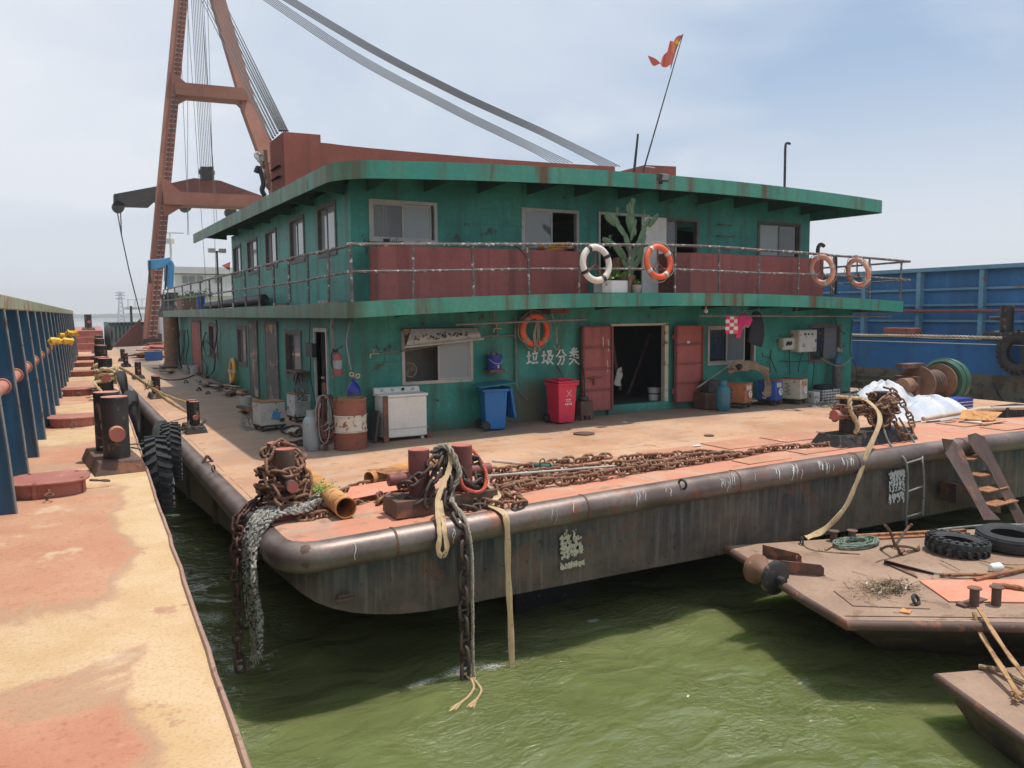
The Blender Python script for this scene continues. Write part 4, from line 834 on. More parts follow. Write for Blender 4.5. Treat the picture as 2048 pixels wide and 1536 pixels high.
# ---------------- side bollards of the crane barge ----------------
SB=bollard('deck_bollard','small black twin bollard on the crane barge holding the tan mooring rope',G(388,862),.62,.10,.36,(0,1,0),(.95,.42),[(0,-1,0)],.5,.05,.07,mat='black_steel',bh=.14,grp='small bollards along the crane barge side')
for (u,v),l_ in zip(((313,795),(277,757),(252,733),(246,722)),('second small black bollard along the crane barge edge','third small black bollard along the crane barge edge','fourth small black bollard along the crane barge edge, with a cord on it','farthest small black bollard along the crane barge edge')):
    p=G(u,v); dup(SB,p,0,l_,'small bollards along the crane barge side')
# white ring cord and chain at small bollard
p=G(388,862); r=thing('short_chain','short dark chain trailing from the small bollard over the tube to the tyre','chain',p)
chainlinks(r,[p+V((.25,.1,.2)),p+V((.0,-.42,.12)),p+V((-.3,-.25,.1)),p+V((-.45,-.1,-.05))],'dark',scale=.55)
m=MB(); m.rope(smooth([p+V((.0,-.1,.4)),p+V((-.12,-.2,.2)),p+V((-.1,-.3,.1)),p+V((-.35,-.35,.0)),p+V((-.45,-.3,-.2))],8),.014); top('thin_rope',m,'rope_old','thin pale rope hanging from the small bollard over the side tube','rope')
# small deck brackets
def tri(p,rz,s,label):
    t=thing('deck_bracket',label,'bracket',p,'small steel brackets welded along the deck edge'); M=Matrix.Rotation(rz,3,'Z'); m=MB()
    for a,b in(((-s,0,0),(0,0,s*1.3)),((0,0,s*1.3),(s,0,0)),((s,0,0),(-s,0,0))): m.beam(V(p)+M@V(a),V(p)+M@V(b),.03,.05,up=M@V((0,1,0)))
    part('plate',m,'brown_steel',t); return t
tri(G(415,925),.3,.085,'triangular steel bracket with a hole, nearest on the deck edge'); tri(G(398,782),.5,.09,'triangular bracket farther along the deck edge'); tri(G(372,766),.2,.08,'square lug beside the farther triangular bracket'); tri(G(416,788),.2,.07,'low square lug nearest the side wall')
p=G(430,945); m=MB(); m.torus(p+V((-.02,0,.06)),.055,.013,(.9,-.5,.1),18,6); top('lifting_eye',m,'brown_steel','small steel eye on the tube left of the chained corner bollard','lifting eye')
m=MB(); random.seed(1); m.tube([p+V((-.10+.03*math.sin(i*1.3),.05*math.cos(i*1.3)-.02,.02-.008*i)) for i in range(22)],.006,4); top('wire_whip',m,'hose_grey','grey wire lashing wound at the eye on the side tube','wire')
# ---------------- far background ----------------
# sheerlegs crane
cr=thing('sheerlegs_crane','tall rust red A-frame crane standing on the bow of the crane barge','crane',(11.8,70,0))
def FP(u,v,y): return Py(u,v,y)
La=FP(299,682,70.5); Lb=FP(362,0,75.5); Ld=(Lb-La); Lc=La+Ld*1.55
def ladleg(a,b,w_,h_,nm='leg'):
    m=MB(); m.beam(a,b,w_,h_,up=(0,1,0)); return part(nm,m,'crane_red',cr)
lg=ladleg(La,Lc,1.0,.95)
m=MB(); m.beam(La+V((.2,-.52,.3)),Lc+V((.2,-.52,0)),.08,.56,up=(0,1,0)); part('ladder_shade_plate',m,'yoke_red',lg)  # dark sheet standing in for the shaded recess behind the rungs
# ladder on the front of the left leg
d=Ld.normalized(); off=V((.18,-.62,0)); rn=MB()
for s in(-.28,.28):
    m=MB(); m.cyl(La+off+V((s,0,.3)),Lc+off+V((s,0,0)),.03,n=5); part('ladder_rail',m,'crane_red',lg)
nr=110
for i in range(nr):
    c=La+off+(Lc-La)*((i+1)/nr); m=MB(); m.cyl(c-V((.30,0,0)),c+V((.30,0,0)),.045,n=5,cap=False); part('rung',m,'alu',lg)
Ra=FP(600,640,70.5); Rb=FP(497,212,73.6); Rc=FP(435,0,75.5); Rd=Rc+(Rc-Rb)*1.25
Rb2=FP(540,330,72)
ladleg(FP(625,690,70.5),Rb2,1.1,1.0); ladleg(Rb2,Rb,1.35,1.0); ladleg(Rb,Rd,1.15,.95)
def cross(u0,v0,u1,v1,y,h,dp,mat='crane_red'):
    a=FP(u0,v0,y); b=FP(u1,v1,y); m=MB(); m.prism([a+V((0,-dp/2,0)),b+V((0,-dp/2,0)),b+V((0,-dp/2,-h)),a+V((0,-dp/2,-h))],(0,dp,0)); part('cross_beam',m,mat,cr); return a,b,h
a,b,h=cross(348,169,490,182,73.8,1.0,1.9)
m=MB(); m.prism([a+V((-.2,-.4,1.0)),a+V((1.1,-.4,0)),a+V((1.1,-.4,-h)),a+V((-.3,-.4,-h-.9))],(0,.8,0)); part('gusset',m,'crane_red',cr)
m=MB(); m.prism([b+V((.2,-.4,0)),b+V((-.9,-.4,0)),b+V((-.9,-.4,-h)),b+V((.9,-.4,-h-1.6))],(0,.8,0)); part('gusset',m,'crane_red',cr)
a,b,h=cross(325,386,560,396,71.8,1.0,2.2)
m=MB(); m.prism([a+V((0,-.4,1.3)),a+V((1.5,-.4,0)),a+V((1.5,-.4,-h)),a+V((0,-.4,-h-1))],(0,.8,0)); part('gusset',m,'crane_red',cr)
# lifting yoke behind the legs
yk=thing('lifting_yoke','dark red spreader beam hanging behind the crane legs','lifting beam',FP(410,390,79))
def yp(u,v): return FP(u,v,79)
m=MB(); m.prism([yp(228,388),yp(310,373),yp(310,402),yp(298,413),yp(228,411)],(0,1.2,0)); part('yoke_arm',m,'crane_dark',yk)
m=MB(); m.prism([yp(310,373),yp(388,356),yp(440,361),yp(520,390),yp(560,402),yp(560,412),yp(340,409),yp(310,402)],(0,1.3,0)); part('yoke_body',m,'yoke_red',yk)
for u,v in((237,413),(372,412),(463,424)): m=MB(); p=yp(u,v); m.cyl(p,p+V((0,1,0)),.5,n=16); part('sheave',m,'crane_dark',yk)
hb=thing('hoist_block','black hoist block with many sheaves above the yoke','hoist block',FP(413,345,78))
for i in range(9):
    m=MB(); p=FP(402+2.9*i,347,78); m.box(p+V((0,0,0)),(.09,.9,1.1)); part('sheave',m,'black_steel',hb)
m=MB(); p=FP(413,345,78.0); m.box(p,(1.35,.5,.35)); part('block_body',m,'black_steel',hb)
# hoist ropes
tp_=FP(395,-60,76.5)
hr=thing('hoist_ropes','bundle of steel hoist ropes hanging from the frame head to the block','wire rope',tp_,kind=None)
for i in range(8):
    m=MB(); m.cyl(FP(382+3.4*i,-20,76.5),FP(401+3.4*i,337,78),.024,n=5,cap=False); part('wire',m,'wire_dark',hr)
for i,(u0,u1,v1,yy) in enumerate(((376,375,470,77),(361,378,470,77),(374,420,690,77),(403,436,470,77),(415,432,560,77))):
    m=MB(); m.cyl(FP(u0,0 if i not in(1,) else 85,yy),FP(u1,v1,yy),.022,n=4,cap=False); top('fall_wire',m,'pipe_grey',['thin wire falling straight just right of the left crane leg','slanting thin wire from the small pulley on the left crane leg','thin long wire passing left of the hoist ropes to the deck','thin wire falling right of the hoist block','thin slanting wire farthest right under the crane head'][i],'wire rope')
# luffing fan to the gantry left end
fan=thing('luffing_ropes','fan of steel luffing ropes running from the frame head down to the gantry','wire rope',FP(560,262,21.5))
for i in range(9):
    e=Py(542+4.2*i,280-4.5*min(i,4) if i<5 else 262,21.5); s_=FP(393+5.5*i,-20,75.5); m=MB(); m.cyl(s_,e,.03 if i%2 else .024,n=5,cap=False); part('wire',m,'wire_dark',fan)
# big sagging boom ropes to the right
def sagrope(pts,n,label,sp,r):
    A=V((12.5,77,36)); t=None
    ends=[]
    for i in range(n):
        B=Py(pts[-1][0]+sp*i,pts[-1][1],22+.0*i); P=[Pv(u+sp*.25*i*(1+.0*j),v-sp*.28*i,A,B) for j,(u,v) in enumerate(pts[:-1])]+[B]
        if t is None: t=thing('boom_ropes',label,'wire rope',B)
        m=MB(); m.tube(smooth(P,6),[r*(.4+.6*(1-k/(6*(len(P)-1)))) for k in range(6*(len(P)-1)+1)],5); part('wire',m,'wire_dark',t)
sagrope([(460,-45),(527,0),(695,112),(891,218),(1000,272),(1060,301),(1105,326)],6,'lower bundle of parallel steel ropes sagging across the sky to the roof',8,.032)
sagrope([(500,-42),(568,1),(734,100),(891,182),(1000,233),(1086,272),(1205,333)],6,'upper darker bundle of steel ropes sagging across the sky to the roof',7,.04)
# sling hanging from yoke arm
m=MB(); m.tube([yp(233,415),yp(243,470),yp(258,540),yp(284,642)],.05,5); m.tube([yp(241,418),yp(243,470)],.05,5); top('hanging_sling',m,'hose_black','black wire sling hanging slack from the left end of the yoke','sling')
# ---------------- far vessels ----------------
def FPb(u0,v0,u1,v1,y,dp): a=Py(u0,v0,y); b=Py(u1,v1,y); m=MB(); m.bx(a.x,b.x,y,y+dp,b.z,a.z); return m,a,b
dbg=thing('dark_barge','far grey barge with ribbed side lying across behind the bow','barge',Py(260,700,95))
m,a,b=FPb(218,645,335,760,95,12); part('side',m,'ship_grey',dbg)
for i in range(15): x=a.x+(b.x-a.x)*i/14; m=MB(); m.bx(x-.12,x+.12,94.6,95,b.z,a.z-.05); part('rib',m,'ship_grey',dbg)
m=MB(); m.bx(a.x,b.x,94.6,95,a.z-.3,a.z); part('rim',m,'ship_grey',dbg)
m,a,b=FPb(260,612,268,690,92,.8); part('post',m,'crane_dark',dbg)
m,a,b=FPb(253,614,312,618,92,6); pl=part('platform',m,'ship_white',dbg)
for u in(256,270,284,298): m=MB(); p=Py(u,616,92); q=Py(u,598,92); m.cyl(p,q,.05,n=5); part('rail_post',m,'ship_white',dbg)
m=MB(); m.cyl(Py(254,599,92),Py(312,596,92),.05,n=5); part('rail',m,'ship_white',dbg)
shp=thing('white_ship','white superstructure of a ship moored beyond the bow','ship',Py(400,700,88))
m,a,b=FPb(345,533,470,548,88,8); part('bridge_roof',m,'ship_white',shp)
m,a,b=FPb(349,548,470,584,88.5,7); wl_=part('bridge',m,'ship_white',shp)
for u in(365,379,395,430): m=MB(); a=Py(u,541+11,88.4); b=Py(u+11,566,88.4); m.bx(a.x,b.x,88.35,88.45,b.z,a.z); part('window',m,'pane',wl_)
m,a,b=FPb(318,584,470,592,88,8); part('upper_deck',m,'ship_white',shp)
m,a,b=FPb(322,592,470,700,89,7); part('lower_house',m,'ship_white',shp)
for u in(325,338): m=MB(); a=Py(u,600,88.9); b=Py(u+5,625,88.9); m.bx(a.x,b.x,88.85,88.95,b.z,a.z); part('window',m,'pane',shp)
m=MB(); a=Py(343,533,89); m.cyl(a,a+V((0,0,3.4)),.12,n=6); m.beam(a+V((-1.3,0,3.4)),a+V((1.3,0,3.4)),.12,.12); m.cyl(a+V((0,0,2.3)),a+V((0,0,2.8)),.45,n=8); part('radar_mast',m,'ship_white',shp)
m=MB(); m.bx(Py(290,650,90).x,Py(380,650,90).x,90,97,WZ,Py(300,668,90).z); part('hull',m,'yoke_red',shp)
m=MB(); a=Py(443,531,88); m.prism([a,a+V((.9,0,.4)),a+V((.8,0,-.5))],(0,.05,0)); top('ship_flag',m,'flag','tiny red flag above the white ship bridge','flag')
# column, marine crane
c=G(346,736); z1=2.31
col=thing('support_column','thick rusty column under the far end of the balcony','column',c)
m=MB(); m.lathe([(.48,0),(.40,.12),(.33,.35),(.31,z1-c.z)],c,(0,0,1),22); part('shaft',m,'winch_rust',col); m=MB(); m.box(c+V((.05,0,.05)),(1.1,1.1,.1)); part('foot',m,'black_steel',col)
kc=thing('knuckle_crane','blue folded knuckle crane on a black pedestal at the balcony end','crane',Py(343,612,38.8))
y=40.4; m=MB(); p=Py(337,612,y); p0=V((p.x,y,2.3)); m.lathe([(.52,0),(.44,.35),(.32,.55),(.30,.85),(.38,.9),(.38,1.05)],p0,(0,0,1),18); part('pedestal',m,'black_steel',kc)
def kp(u,v): return Py(u,v,y)
m=MB(); m.prism([kp(330,528),kp(344,520),kp(349,530),kp(347,575),kp(338,580),kp(329,560)],(0,.35,0)); part('lower_boom',m,'sky_blue',kc,bev=.02)
m=MB(); m.prism([kp(296,520),kp(326,517),kp(340,514),kp(343,530),kp(328,535),kp(297,541)],(0,.32,0)); part('upper_boom',m,'sky_blue',kc,bev=.02)
m=MB(); m.cyl(kp(299,522)+V((0,-.05,0)),kp(299,560)+V((0,-.05,0)),.05,n=8); m.box(kp(300,560),(.12,.14,.3)); part('hook_block',m,'dark_box',kc)
m=MB(); m.cyl(kp(334,530)+V((0,-.06,0)),kp(330,578)+V((0,-.06,0)),.045,n=8); part('ram',m,'dark_box',kc)
m=MB(); m.box(kp(340,590)+V((.1,.1,0)),(.5,.4,.22)); part('valve_box',m,'dark_box',kc)
# clutter on the balcony side
def ybx(u0,v0,u1,v1,y,d): a=Py(u0,v0,y); b=Py(u1,v1,y); m=MB(); m.bx(a.x,b.x,y,y+d,b.z,a.z); return m
m=MB(); m.cyl(Px(415,612,4.35),Px(528,598,4.35),.12,n=16); m.cyl(Px(528,598,4.35)+V((0,-.01,0)),Px(528,598,4.35)+V((0,.5,0)),.09,n=14); top('black_pipe',m,'hose_black','fat black pipe lying along the balcony floor behind the railing','pipe')
p=V((4.35,36.5,zb(4.3)+.26)); 
m=MB(); m.bx(4.15,4.75,33.6,35.2,2.56,3.05); top('planter_trough',m,'winch_rust','rusty planter trough with weeds at the far end of the balcony','planter')
random.seed(31); m=MB()
for i in range(420):
    c=V((4.15+random.random()*.75,30.5+random.random()*6.5,3.02+random.gauss(.1,.08))); s=random.uniform(.04,.09); d1=V((random.gauss(0,1),random.gauss(0,1),random.gauss(0,1))).normalized()*s; d2=V((random.gauss(0,1),random.gauss(0,1),random.gauss(0,1))).normalized()*s*.5; m.add([c-d1,c+d2,c+d1,c-d2],[(0,1,2,3)])
top('planter_weeds',m,'leaf_dark','straggly weeds growing along the far balcony railing','plants',kind='stuff')
m=MB(); m.cyl((4.3,29.7,2.56),(4.3,29.7,3.1),.14,n=14); top('blue_bucket',m,'blue_paint','small blue bucket on the far balcony behind the railing','bucket')
for u,v0,v1,l_ in((505,595,585,'square steel plate leaning on the balcony'),(560,608,602,'low brown plank on the balcony floor')):
    q=Px(u,605,4.4); m=MB(); m.box(V((4.4,q.y,2.58+.09*(u<550)+.03)),(.04,1.5,.22 if u<550 else .07)); top('steel_offcut',m,'brown_steel',l_,'steel plate')
m=MB(); q=Px(655,603,4.35); 
for k in range(3): m.box(V((4.35,q.y-.3+.25*k,2.61)),(.2,.2,.07))
top('hollow_block',m,'grey_block','row of small pale hollow blocks near the balcony corner','block')
fl=thing('floodlight_mast','slim mast with two floodlights near the upper house end','lamp',V((4.12,24.3,2.56)))
a=Px(434,600,4.12); a=V((4.12,25,2.3)); m=MB(); m.cyl(a,V((4.12,25,4.25)),.03,n=8); m.beam(V((3.95,25,4.25)),V((4.35,25,4.25)),.03,.03); part('mast',m,'rail_steel',fl)
for s in(-1,1): m=MB(); m.box(V((4.12+.15*s,24.95,4.27)),(.2,.12,.12)); part('lamp_head',m,'ship_white',fl)
# deck clutter at the bow
random.seed(14)
labs=['rusty red plate tilted on the far deck beside the column','long rusty strip lying on the far deck','rust red plate propped near the crane foot','loose steel offcut near the far column','heap end of red sheet steel near the bow','pale offcut on the bow deck','bent plate below the crane ladder','dark short girder on the far deck','flat bar lying by the small far bollards']
for i,l_ in enumerate(labs):
    u=random.uniform(290,328) ; v=random.uniform(688,722); p=G(u,v,.05); m=MB(); m.box(p+V((0,0,.15)),(random.uniform(.8,2.2),random.uniform(.4,1.4),.05),M=Matrix.Rotation(random.random()*3,3,'Z')@Matrix.Rotation(random.uniform(-.35,.35),3,'X')); top('steel_offcut',m,random.choice(['rust','red_gantry','brown_steel','crane_red']),l_,'scrap steel')
m=MB(); m.bx(*[G(300,722).x-.2,G(300,722).x+.6,G(300,722).y,G(300,722).y+.5,.1,.55]); top('tool_box',m,'blue_paint','small blue box on the far deck by the column','box')
# crane foot clevis and winch
m=MB(); m.prism([La+V((-1.0,-.7,-1.6)),La+V((1.0,-.7,-1.6)),La+V((.7,-.7,.2)),La+V((-.5,-.7,.2))],(0,.5,0)); part('foot_hinge',m,'black_steel',cr)
m=MB(); p=La+V((-1.5,1,0)); m.prism([p+V((-1.3,0,-.6)),p+V((1.2,0,-.6)),p+V((1.0,0,1.8))],(0,.4,0)); part('backstay_foot',m,'yoke_red',cr)
# mess of fittings beside the gantry end
m=MB(); random.seed(3)
q=Py(520,330,24); m.tube(smooth([Py(512,345,23),Py(518,335,23),Py(527,365,23),Py(524,380,23),Py(530,392,23)],4),.07,8); top('vent_hose',m,'hose_black','bent black hose standing behind the roof at the gantry end','hose')
hn=thing('pulley_fitting','white greasy pulley fittings hanging at the gantry end','pulley',Py(520,330,22.5))
for (u,v,r) in((516,312,.10),(523,318,.13),(530,330,.08),(535,352,.09),(538,372,.08)):
    p=Py(u,v,22.5); m=MB(); m.torus(p,r,.03,(.4,-1,.2),14,6); m.cyl(p+V((0,-.05,0)),p+V((0,.08,0)),r*.5,n=8); part('sheave',m,'old_white' if u<525 else 'crane_red',hn)
m=MB(); m.tube([Py(530,300,22.4),Py(533,330,22.4),Py(541,378,22.4)],.05,6); part('bar',m,'winch_rust',hn)
# ---------------- blue barge on the right ----------------
bb=thing('blue_barge','blue cargo barge with ribbed side walls lying beyond the crane barge','barge',(24,14,WZ))
BXh=22.6; BXc=24.6
def bz(u,v,x): return Px(u,v,x).z
zt_=1.5
m=MB(); m.bx(BXh,BXh+.05,-2,60,.52,zt_); part('hull_band',m,'barge_blue',bb)
m=MB(); m.bx(BXh-.02,BXh+.05,-2,60,WZ-.5,.52); part('hull_side',m,'hull_slime',bb)
for i in range(3): m=MB(); m.bx(BXh-.06,BXh-.02,15.0+.2*i,17.6-.3*i,.22-.2*i,.27-.2*i); part('scrape',m,'hull_slime',bb)
m=MB(); m.bx(BXh,BXc+.1,-2,60,zt_-.02,zt_); part('side_deck',m,'grey_block',bb)
m=MB(); m.bx(BXc,BXc+.04,-2,44,zt_,3.62); part('coaming_plate',m,'barge_panel',bb)
m=MB(); m.bx(BXc-.26,BXc+.15,-2,44,3.56,3.68); part('coaming_rim',m,'barge_rib',bb)
for i in range(14):
    y=10.2+2.05*i; m=MB(); m.bx(BXc-.22,BXc,y-.07,y+.07,zt_,3.56); part('coaming_rib',m,'barge_rib',bb)
for z in(2.95,2.45,1.95):
    m=MB(); m.bx(BXc-.10,BXc-.001,-2,44,z,z+.07); part('stringer',m,'barge_rib',bb)
m=MB(); m.cyl((BXc-.3,-2,2.3),(BXc-.3,44,2.3),.05,n=10); part('side_pipe',m,'maroon',bb)
m=MB(); m.bx(BXh-.015,BXh,8.6,9.05,.53,zt_); part('rub_strip',m,'hull_slime',bb)
m=MB(); m.box((BXh,12.0,1.0),(.03,.16,.9)); part('rub_strip',m,'hull_slime',bb)
q=Px(1805,650,23.6); m=MB(); m.box((23.6,q.y,zt_+.14),(.5,1.0,.26)); top('deck_box',m,'maroon','maroon box standing on the blue barge side deck','box',bev=.02)
m=MB(); m.box((23.2,Px(1965,660,23.2).y-.6,zt_+.12),(.3,.35,.22)); top('cream_tin',m,'cream_box','small cream box on the blue barge by its bollard','box')
for k in range(3):
    pass
m=MB(); m.rope([V((BXh-.03,y_,zt_+.05+.01*math.sin(y_))) for y_ in np.arange(4,20.5,.5)],.05); top('edge_rope',m,'rope_old','long pale rope lying along the blue barge edge','rope')
m=MB(); m.cyl((BXh-.05,3,1.37),(BXh-.05,20,1.37),.012,n=6); top('edge_wire',m,'plain_white','thin white line stretched below the rope on the blue barge','line')
yb=Px(2038,640,22.9).y
bollard('mooring_bollard','black bollard with cross arm at the edge of the blue barge',(22.95,yb,zt_),.95,.17,.7,(0,1,0),(1.7,.7),[(0,1,0),(0,-1,0)],.62,.06,.28,mat='black_steel',cap='black_steel',bh=.2)
tyre('fender_tyre','large lugged tyre hanging on the blue hull at the right edge',(22.3,Px(2040,710,22.3).y,Px(2040,705,22.3).z),(1,-.08,0),.58,.3,.32,None,24)
tyre_rope=MB(); 
# ---------------- lifebuoys ----------------
def lifebuoy(label,c,ax,R=.30,r=.062,mat='orange_ring',bands='tape',rope=True,twist=0,grp=None):
    c=V(c); t=thing('lifebuoy',label,'lifebuoy',c,grp); m=MB(); m.torus(c,R,r,ax,36,12,.8); part('ring',m,mat,t,ang=80); x,y,d=basis(V(ax))
    for k in range(4):
        a=twist+k*math.pi/2; P=[];m=MB()
        rad=x*math.cos(a)+y*math.sin(a); tan=d.cross(rad)
        for j in range(2): pass
        m.lathe([(.001,-.03),(r+.004,-.03),(r+.004,.03),(.001,.03)],c+rad*R,tan,14); part('band',m,bands,t)
    if rope:
        P=[]
        for k in range(40):
            a=twist+2*math.pi*k/40; w_=abs(math.sin(2*(a-twist)));rr=R+r+.015+.03*w_; P.append(c+(x*math.cos(a)+y*math.sin(a))*rr+d*.02*math.sin(k))
        m=MB(); m.tube(P,.008,5,closed=True); part('grab_line',m,'rope_old',t)
    return t
yy=12.55
lifebuoy('white lifebuoy with black tape hung on the balcony rail beside the cactus',Py(1190,528,yy)+V((0,-.03,0)),(.06,-1,.1),.315,.066,'white_ring','black_tape',False,.5)
lifebuoy('bright orange lifebuoy with silver bands on the rail right of the cactus',Py(1315,524,yy)+V((0,-.03,0)),(.02,-1,.1),.30,.062,'orange_ring','tape',True,.6)
lifebuoy('faded salmon lifebuoy on the balcony rail, first of the two at the right end',Py(1642,540,yy)+V((0,-.03,0)),(-1,.02,-.22),.30,.06,'faded_ring','tape',True,.2)
lifebuoy('faded salmon lifebuoy on the balcony rail, last one at the right end',Py(1714,545,yy)+V((0,-.03,0)),(-1,.12,-.25),.30,.06,'faded_ring','tape',True,.9)
m=lifebuoy('orange yellow lifebuoy lying flat on the maroon locker under a window',Py(1112,495,13.6),(0,.1,1),.30,.06,'yellow_ring','tape',False,.4)
# tripod brackets holding rings
for (u,v) in((1190,528),(1315,524),(1642,540),(1714,545)):
    c=Py(u,v,12.64); m=MB()
    for a in(1.57,3.9,5.5): m.cyl(c,c+V((math.cos(a)*.27,0,math.sin(a)*.27)),.018,n=5)
    part('ring_bracket',m,'maroon' if u<1400 else 'brown_steel',rail)
c=Py(1070,660,13.8); lifebuoy('orange lifebuoy with rope hank hanging on the wall above the painted characters',c,(0,-1,.06),.285,.065,'orange_ring','rope_old',True,.75)
m=MB(); random.seed(12)
for i in range(9):
    x0=random.uniform(-.05,.05); ln=random.uniform(.35,.6); P=[c+V((x0*.3,-.09,.22)),c+V((x0,-.1,.1)),c+V((x0*1.5+random.uniform(-.04,.04),-.1,-.1)),c+V((x0*1.2+random.uniform(-.03,.03),-.09,.15-ln))]; m.tube(smooth(P,5),.0085,5)
top('rope_hank',m,'rope_old','hank of pale thin rope hung through the wall lifebuoy','rope')
m=MB(); a=Py(1104,627,13.7); b=Py(1126,627,13.7); k=Py(1113,663,13.7); m.tube([a,k,b],.012,6); m.tube([k,Py(1114,688,13.7)],.014,6); m.tube(smooth([Py(1108,690,13.7),Py(1114,700,13.7),Py(1120,690,13.7)],4),.01,5); top('hanging_hook',m,'rope_old','cord sling with a small hook hanging beside the wall lifebuoy','hook')
m=MB(); a=Py(1095,613,13.6); b=Py(1132,627,13.6); m.bx(a.x,b.x,13.5,13.8,b.z,a.z); top('roof_tray',m,'maroon','maroon tray tucked under the balcony above the hanging hook','tray')
lifebuoy('yellow orange lifebuoy hung on the side wall between doors and window',Px(465,742,4.5),(-1,-.0,.05),.32,.075,'yellow_ring','tape',False,.0)
# ---------------- stern bollards with their chains ----------------
def zat(u,v,y): return Py(u,v,y).z
# centre pair
cc=G(905,1020); CB=V((3.86,8.62,cb(3.9)))
bollard('stern_bollard','maroon twin bollard at the middle of the stern edge, draped with chain, rope and straps',CB,.73,.125,.56,(1,0,0),(1.32,.46),[(-1,0,0),(1,0,0)],.56,.072,.25,mat='maroon',cap='maroon',bm='brown_steel',bh=.19,slope=.012,topc='maroon_cap')
LB_=G(548,1010); LBp=V((2.24,9.72,.03))
bollard('corner_bollard','twin bollard at the left stern corner buried in rusty chain',LBp,.78,.115,.52,(.05,1,0),(1.1,.42),[(0,-1,0)],.5,.07,.22,mat='brown_steel',cap='maroon_cap',bm='maroon',bh=.10)
RB=V((11.75,8.75,cb(11.75)))
bollard('stern_bollard','black twin bollard with chamfered base at the right part of the stern edge',RB,.82,.15,.85,(1,0,0),(2.0,.62),[(-1,0,0)],.62,.09,.22,mat='black_steel',cap='maroon_cap',bm='black_steel',bh=.2,slope=.1,topc='black_steel')
random.seed(21)
# chain round the corner bollard
t=thing('anchor_chain','rust brown stud link chain wound round the left corner bollard','chain',LBp+V((0,0,.3)))
SCL=1.25
def wrapc(t,c,rx,ry,z0,z1,turns,kind='rust',ph=0,jr=.03,n=10):
    P=[]
    N=int(turns*n)
    for i in range(N+1):
        a=ph+2*math.pi*i/n; P.append(V((c.x+(rx+random.uniform(-jr,jr))*math.cos(a),c.y+(ry+random.uniform(-jr,jr))*math.sin(a),z0+(z1-z0)*i/N+random.uniform(-jr,jr))))
    return chainlinks(t,P,kind,scale=SCL)
c1=LBp+V((-.01,-.26,0)); c2=LBp+V((.01,.26,0))
SCL=1.25; n=wrapc(t,c1,.21,.2,LBp.z+.2,LBp.z+.36,1.3,ph=2.6); n+=wrapc(t,LBp,.24,.46,LBp.z+.22,LBp.z+.62,1.9,ph=1); n+=wrapc(t,c2,.21,.2,LBp.z+.3,LBp.z+.68,1.5)
chainlinks(t,[c1+V((.15,.2,.76)),c1+V((-.02,.12,.83)),c1+V((-.18,.05,.7)),c1+V((-.2,-.1,.42)),c1+V((-.13,-.24,.22)),c1+V((.05,-.27,.12)),c1+V((.2,-.2,.14))],scale=1.25)
chainlinks(t,[c1+V((.12,.1,.74)),c1+V((.2,0,.6)),c1+V((.24,-.06,.4)),c1+V((.2,-.15,.22)),c1+V((.05,-.2,.2))],scale=1.2)
chainlinks(t,[c1+V((.05,-.38,.03)),c1+V((.2,-.42,.04)),c1+V((.4,-.38,.03)),c1+V((.55,-.25,.04)),c1+V((.8,-.1,.03)),c1+V((1.05,.05,.03))],scale=1.2)
# chain hanging at the left into the water
hx0=G(500,1000); A=V((1.72,9.15,-.12))
t=thing('hanging_chain','wet rusty chain hanging from the left stern corner into the water','chain',A)
wv=Pz(471,1320,WZ)
chainlinks(t,[V((2.1,9.9,.16)),V((1.8,9.75,.10)),V((1.68,9.65,-.1)),V((1.64,9.55,-.5)),V((1.62,9.45,-1.0)),V((1.60,9.35,-1.5)),V((1.60,9.3,-1.85))],'wet',scale=1.25,jit=.004)
chainlinks(t,[V((2.1,9.8,.1)),V((1.8,9.66,.10)),V((1.68,9.56,-.15)),V((1.66,9.52,-.45)),V((1.66,9.5,-.62))],'wet',scale=1.1,jit=.004)
# main chain on the deck
def gpts(L_,h=.02): return [G(u,v,h) for u,v in L_]
t=thing('anchor_chain','long heap of rusty stud link chain laid along the stern deck edge','chain',G(1100,940))
n=0
rows=[[(1240,945),(1150,955),(1080,965),(1000,975),(965,985)],[(1290,928),(1200,938),(1110,948),(1030,958),(975,968)],[(1225,925),(1150,932),(1070,945),(1000,952),(950,960)],[(1180,945),(1120,955),(1050,972),(990,985)],[(1310,938),(1250,950),(1180,962),(1090,975),(1010,988)]]
for k,r in enumerate(rows):
    n+=chainlinks(t,[p+V((0,random.uniform(-.06,.06),.02+.035*(k%3))) for p in gpts(r)],scale=1.22,flat=True,jit=.02)
t2=thing('anchor_chain','double run of rusty chain leading along the deck towards the right bollard','chain',G(1500,905))
chainlinks(t2,[p+V((0,0,.02)) for p in gpts([(1705,892),(1640,893),(1590,897),(1540,901),(1500,908),(1460,916),(1420,922),(1380,928),(1330,936),(1280,940)])],flat=True,jit=.008,scale=1.2)
chainlinks(t2,[p+V((0,0,.02)) for p in gpts([(1475,912),(1440,910),(1400,907),(1375,910),(1340,913),(1300,916),(1260,920),(1225,925)])],flat=True,jit=.012,scale=1.2)
chainlinks(t2,[p+V((0,0,.03)) for p in gpts([(1460,914),(1400,915),(1360,920),(1320,930),(1290,933)])],flat=True,jit=.015,scale=1.2)
chainlinks(t2,[p+V((0,0,.03)) for p in gpts([(1345,935),(1310,937),(1270,934),(1250,938)])],flat=True,jit=.02,scale=1.2)
t3=thing('anchor_chain','tangled end of rusty chain left of the middle bollard','chain',G(770,1000))
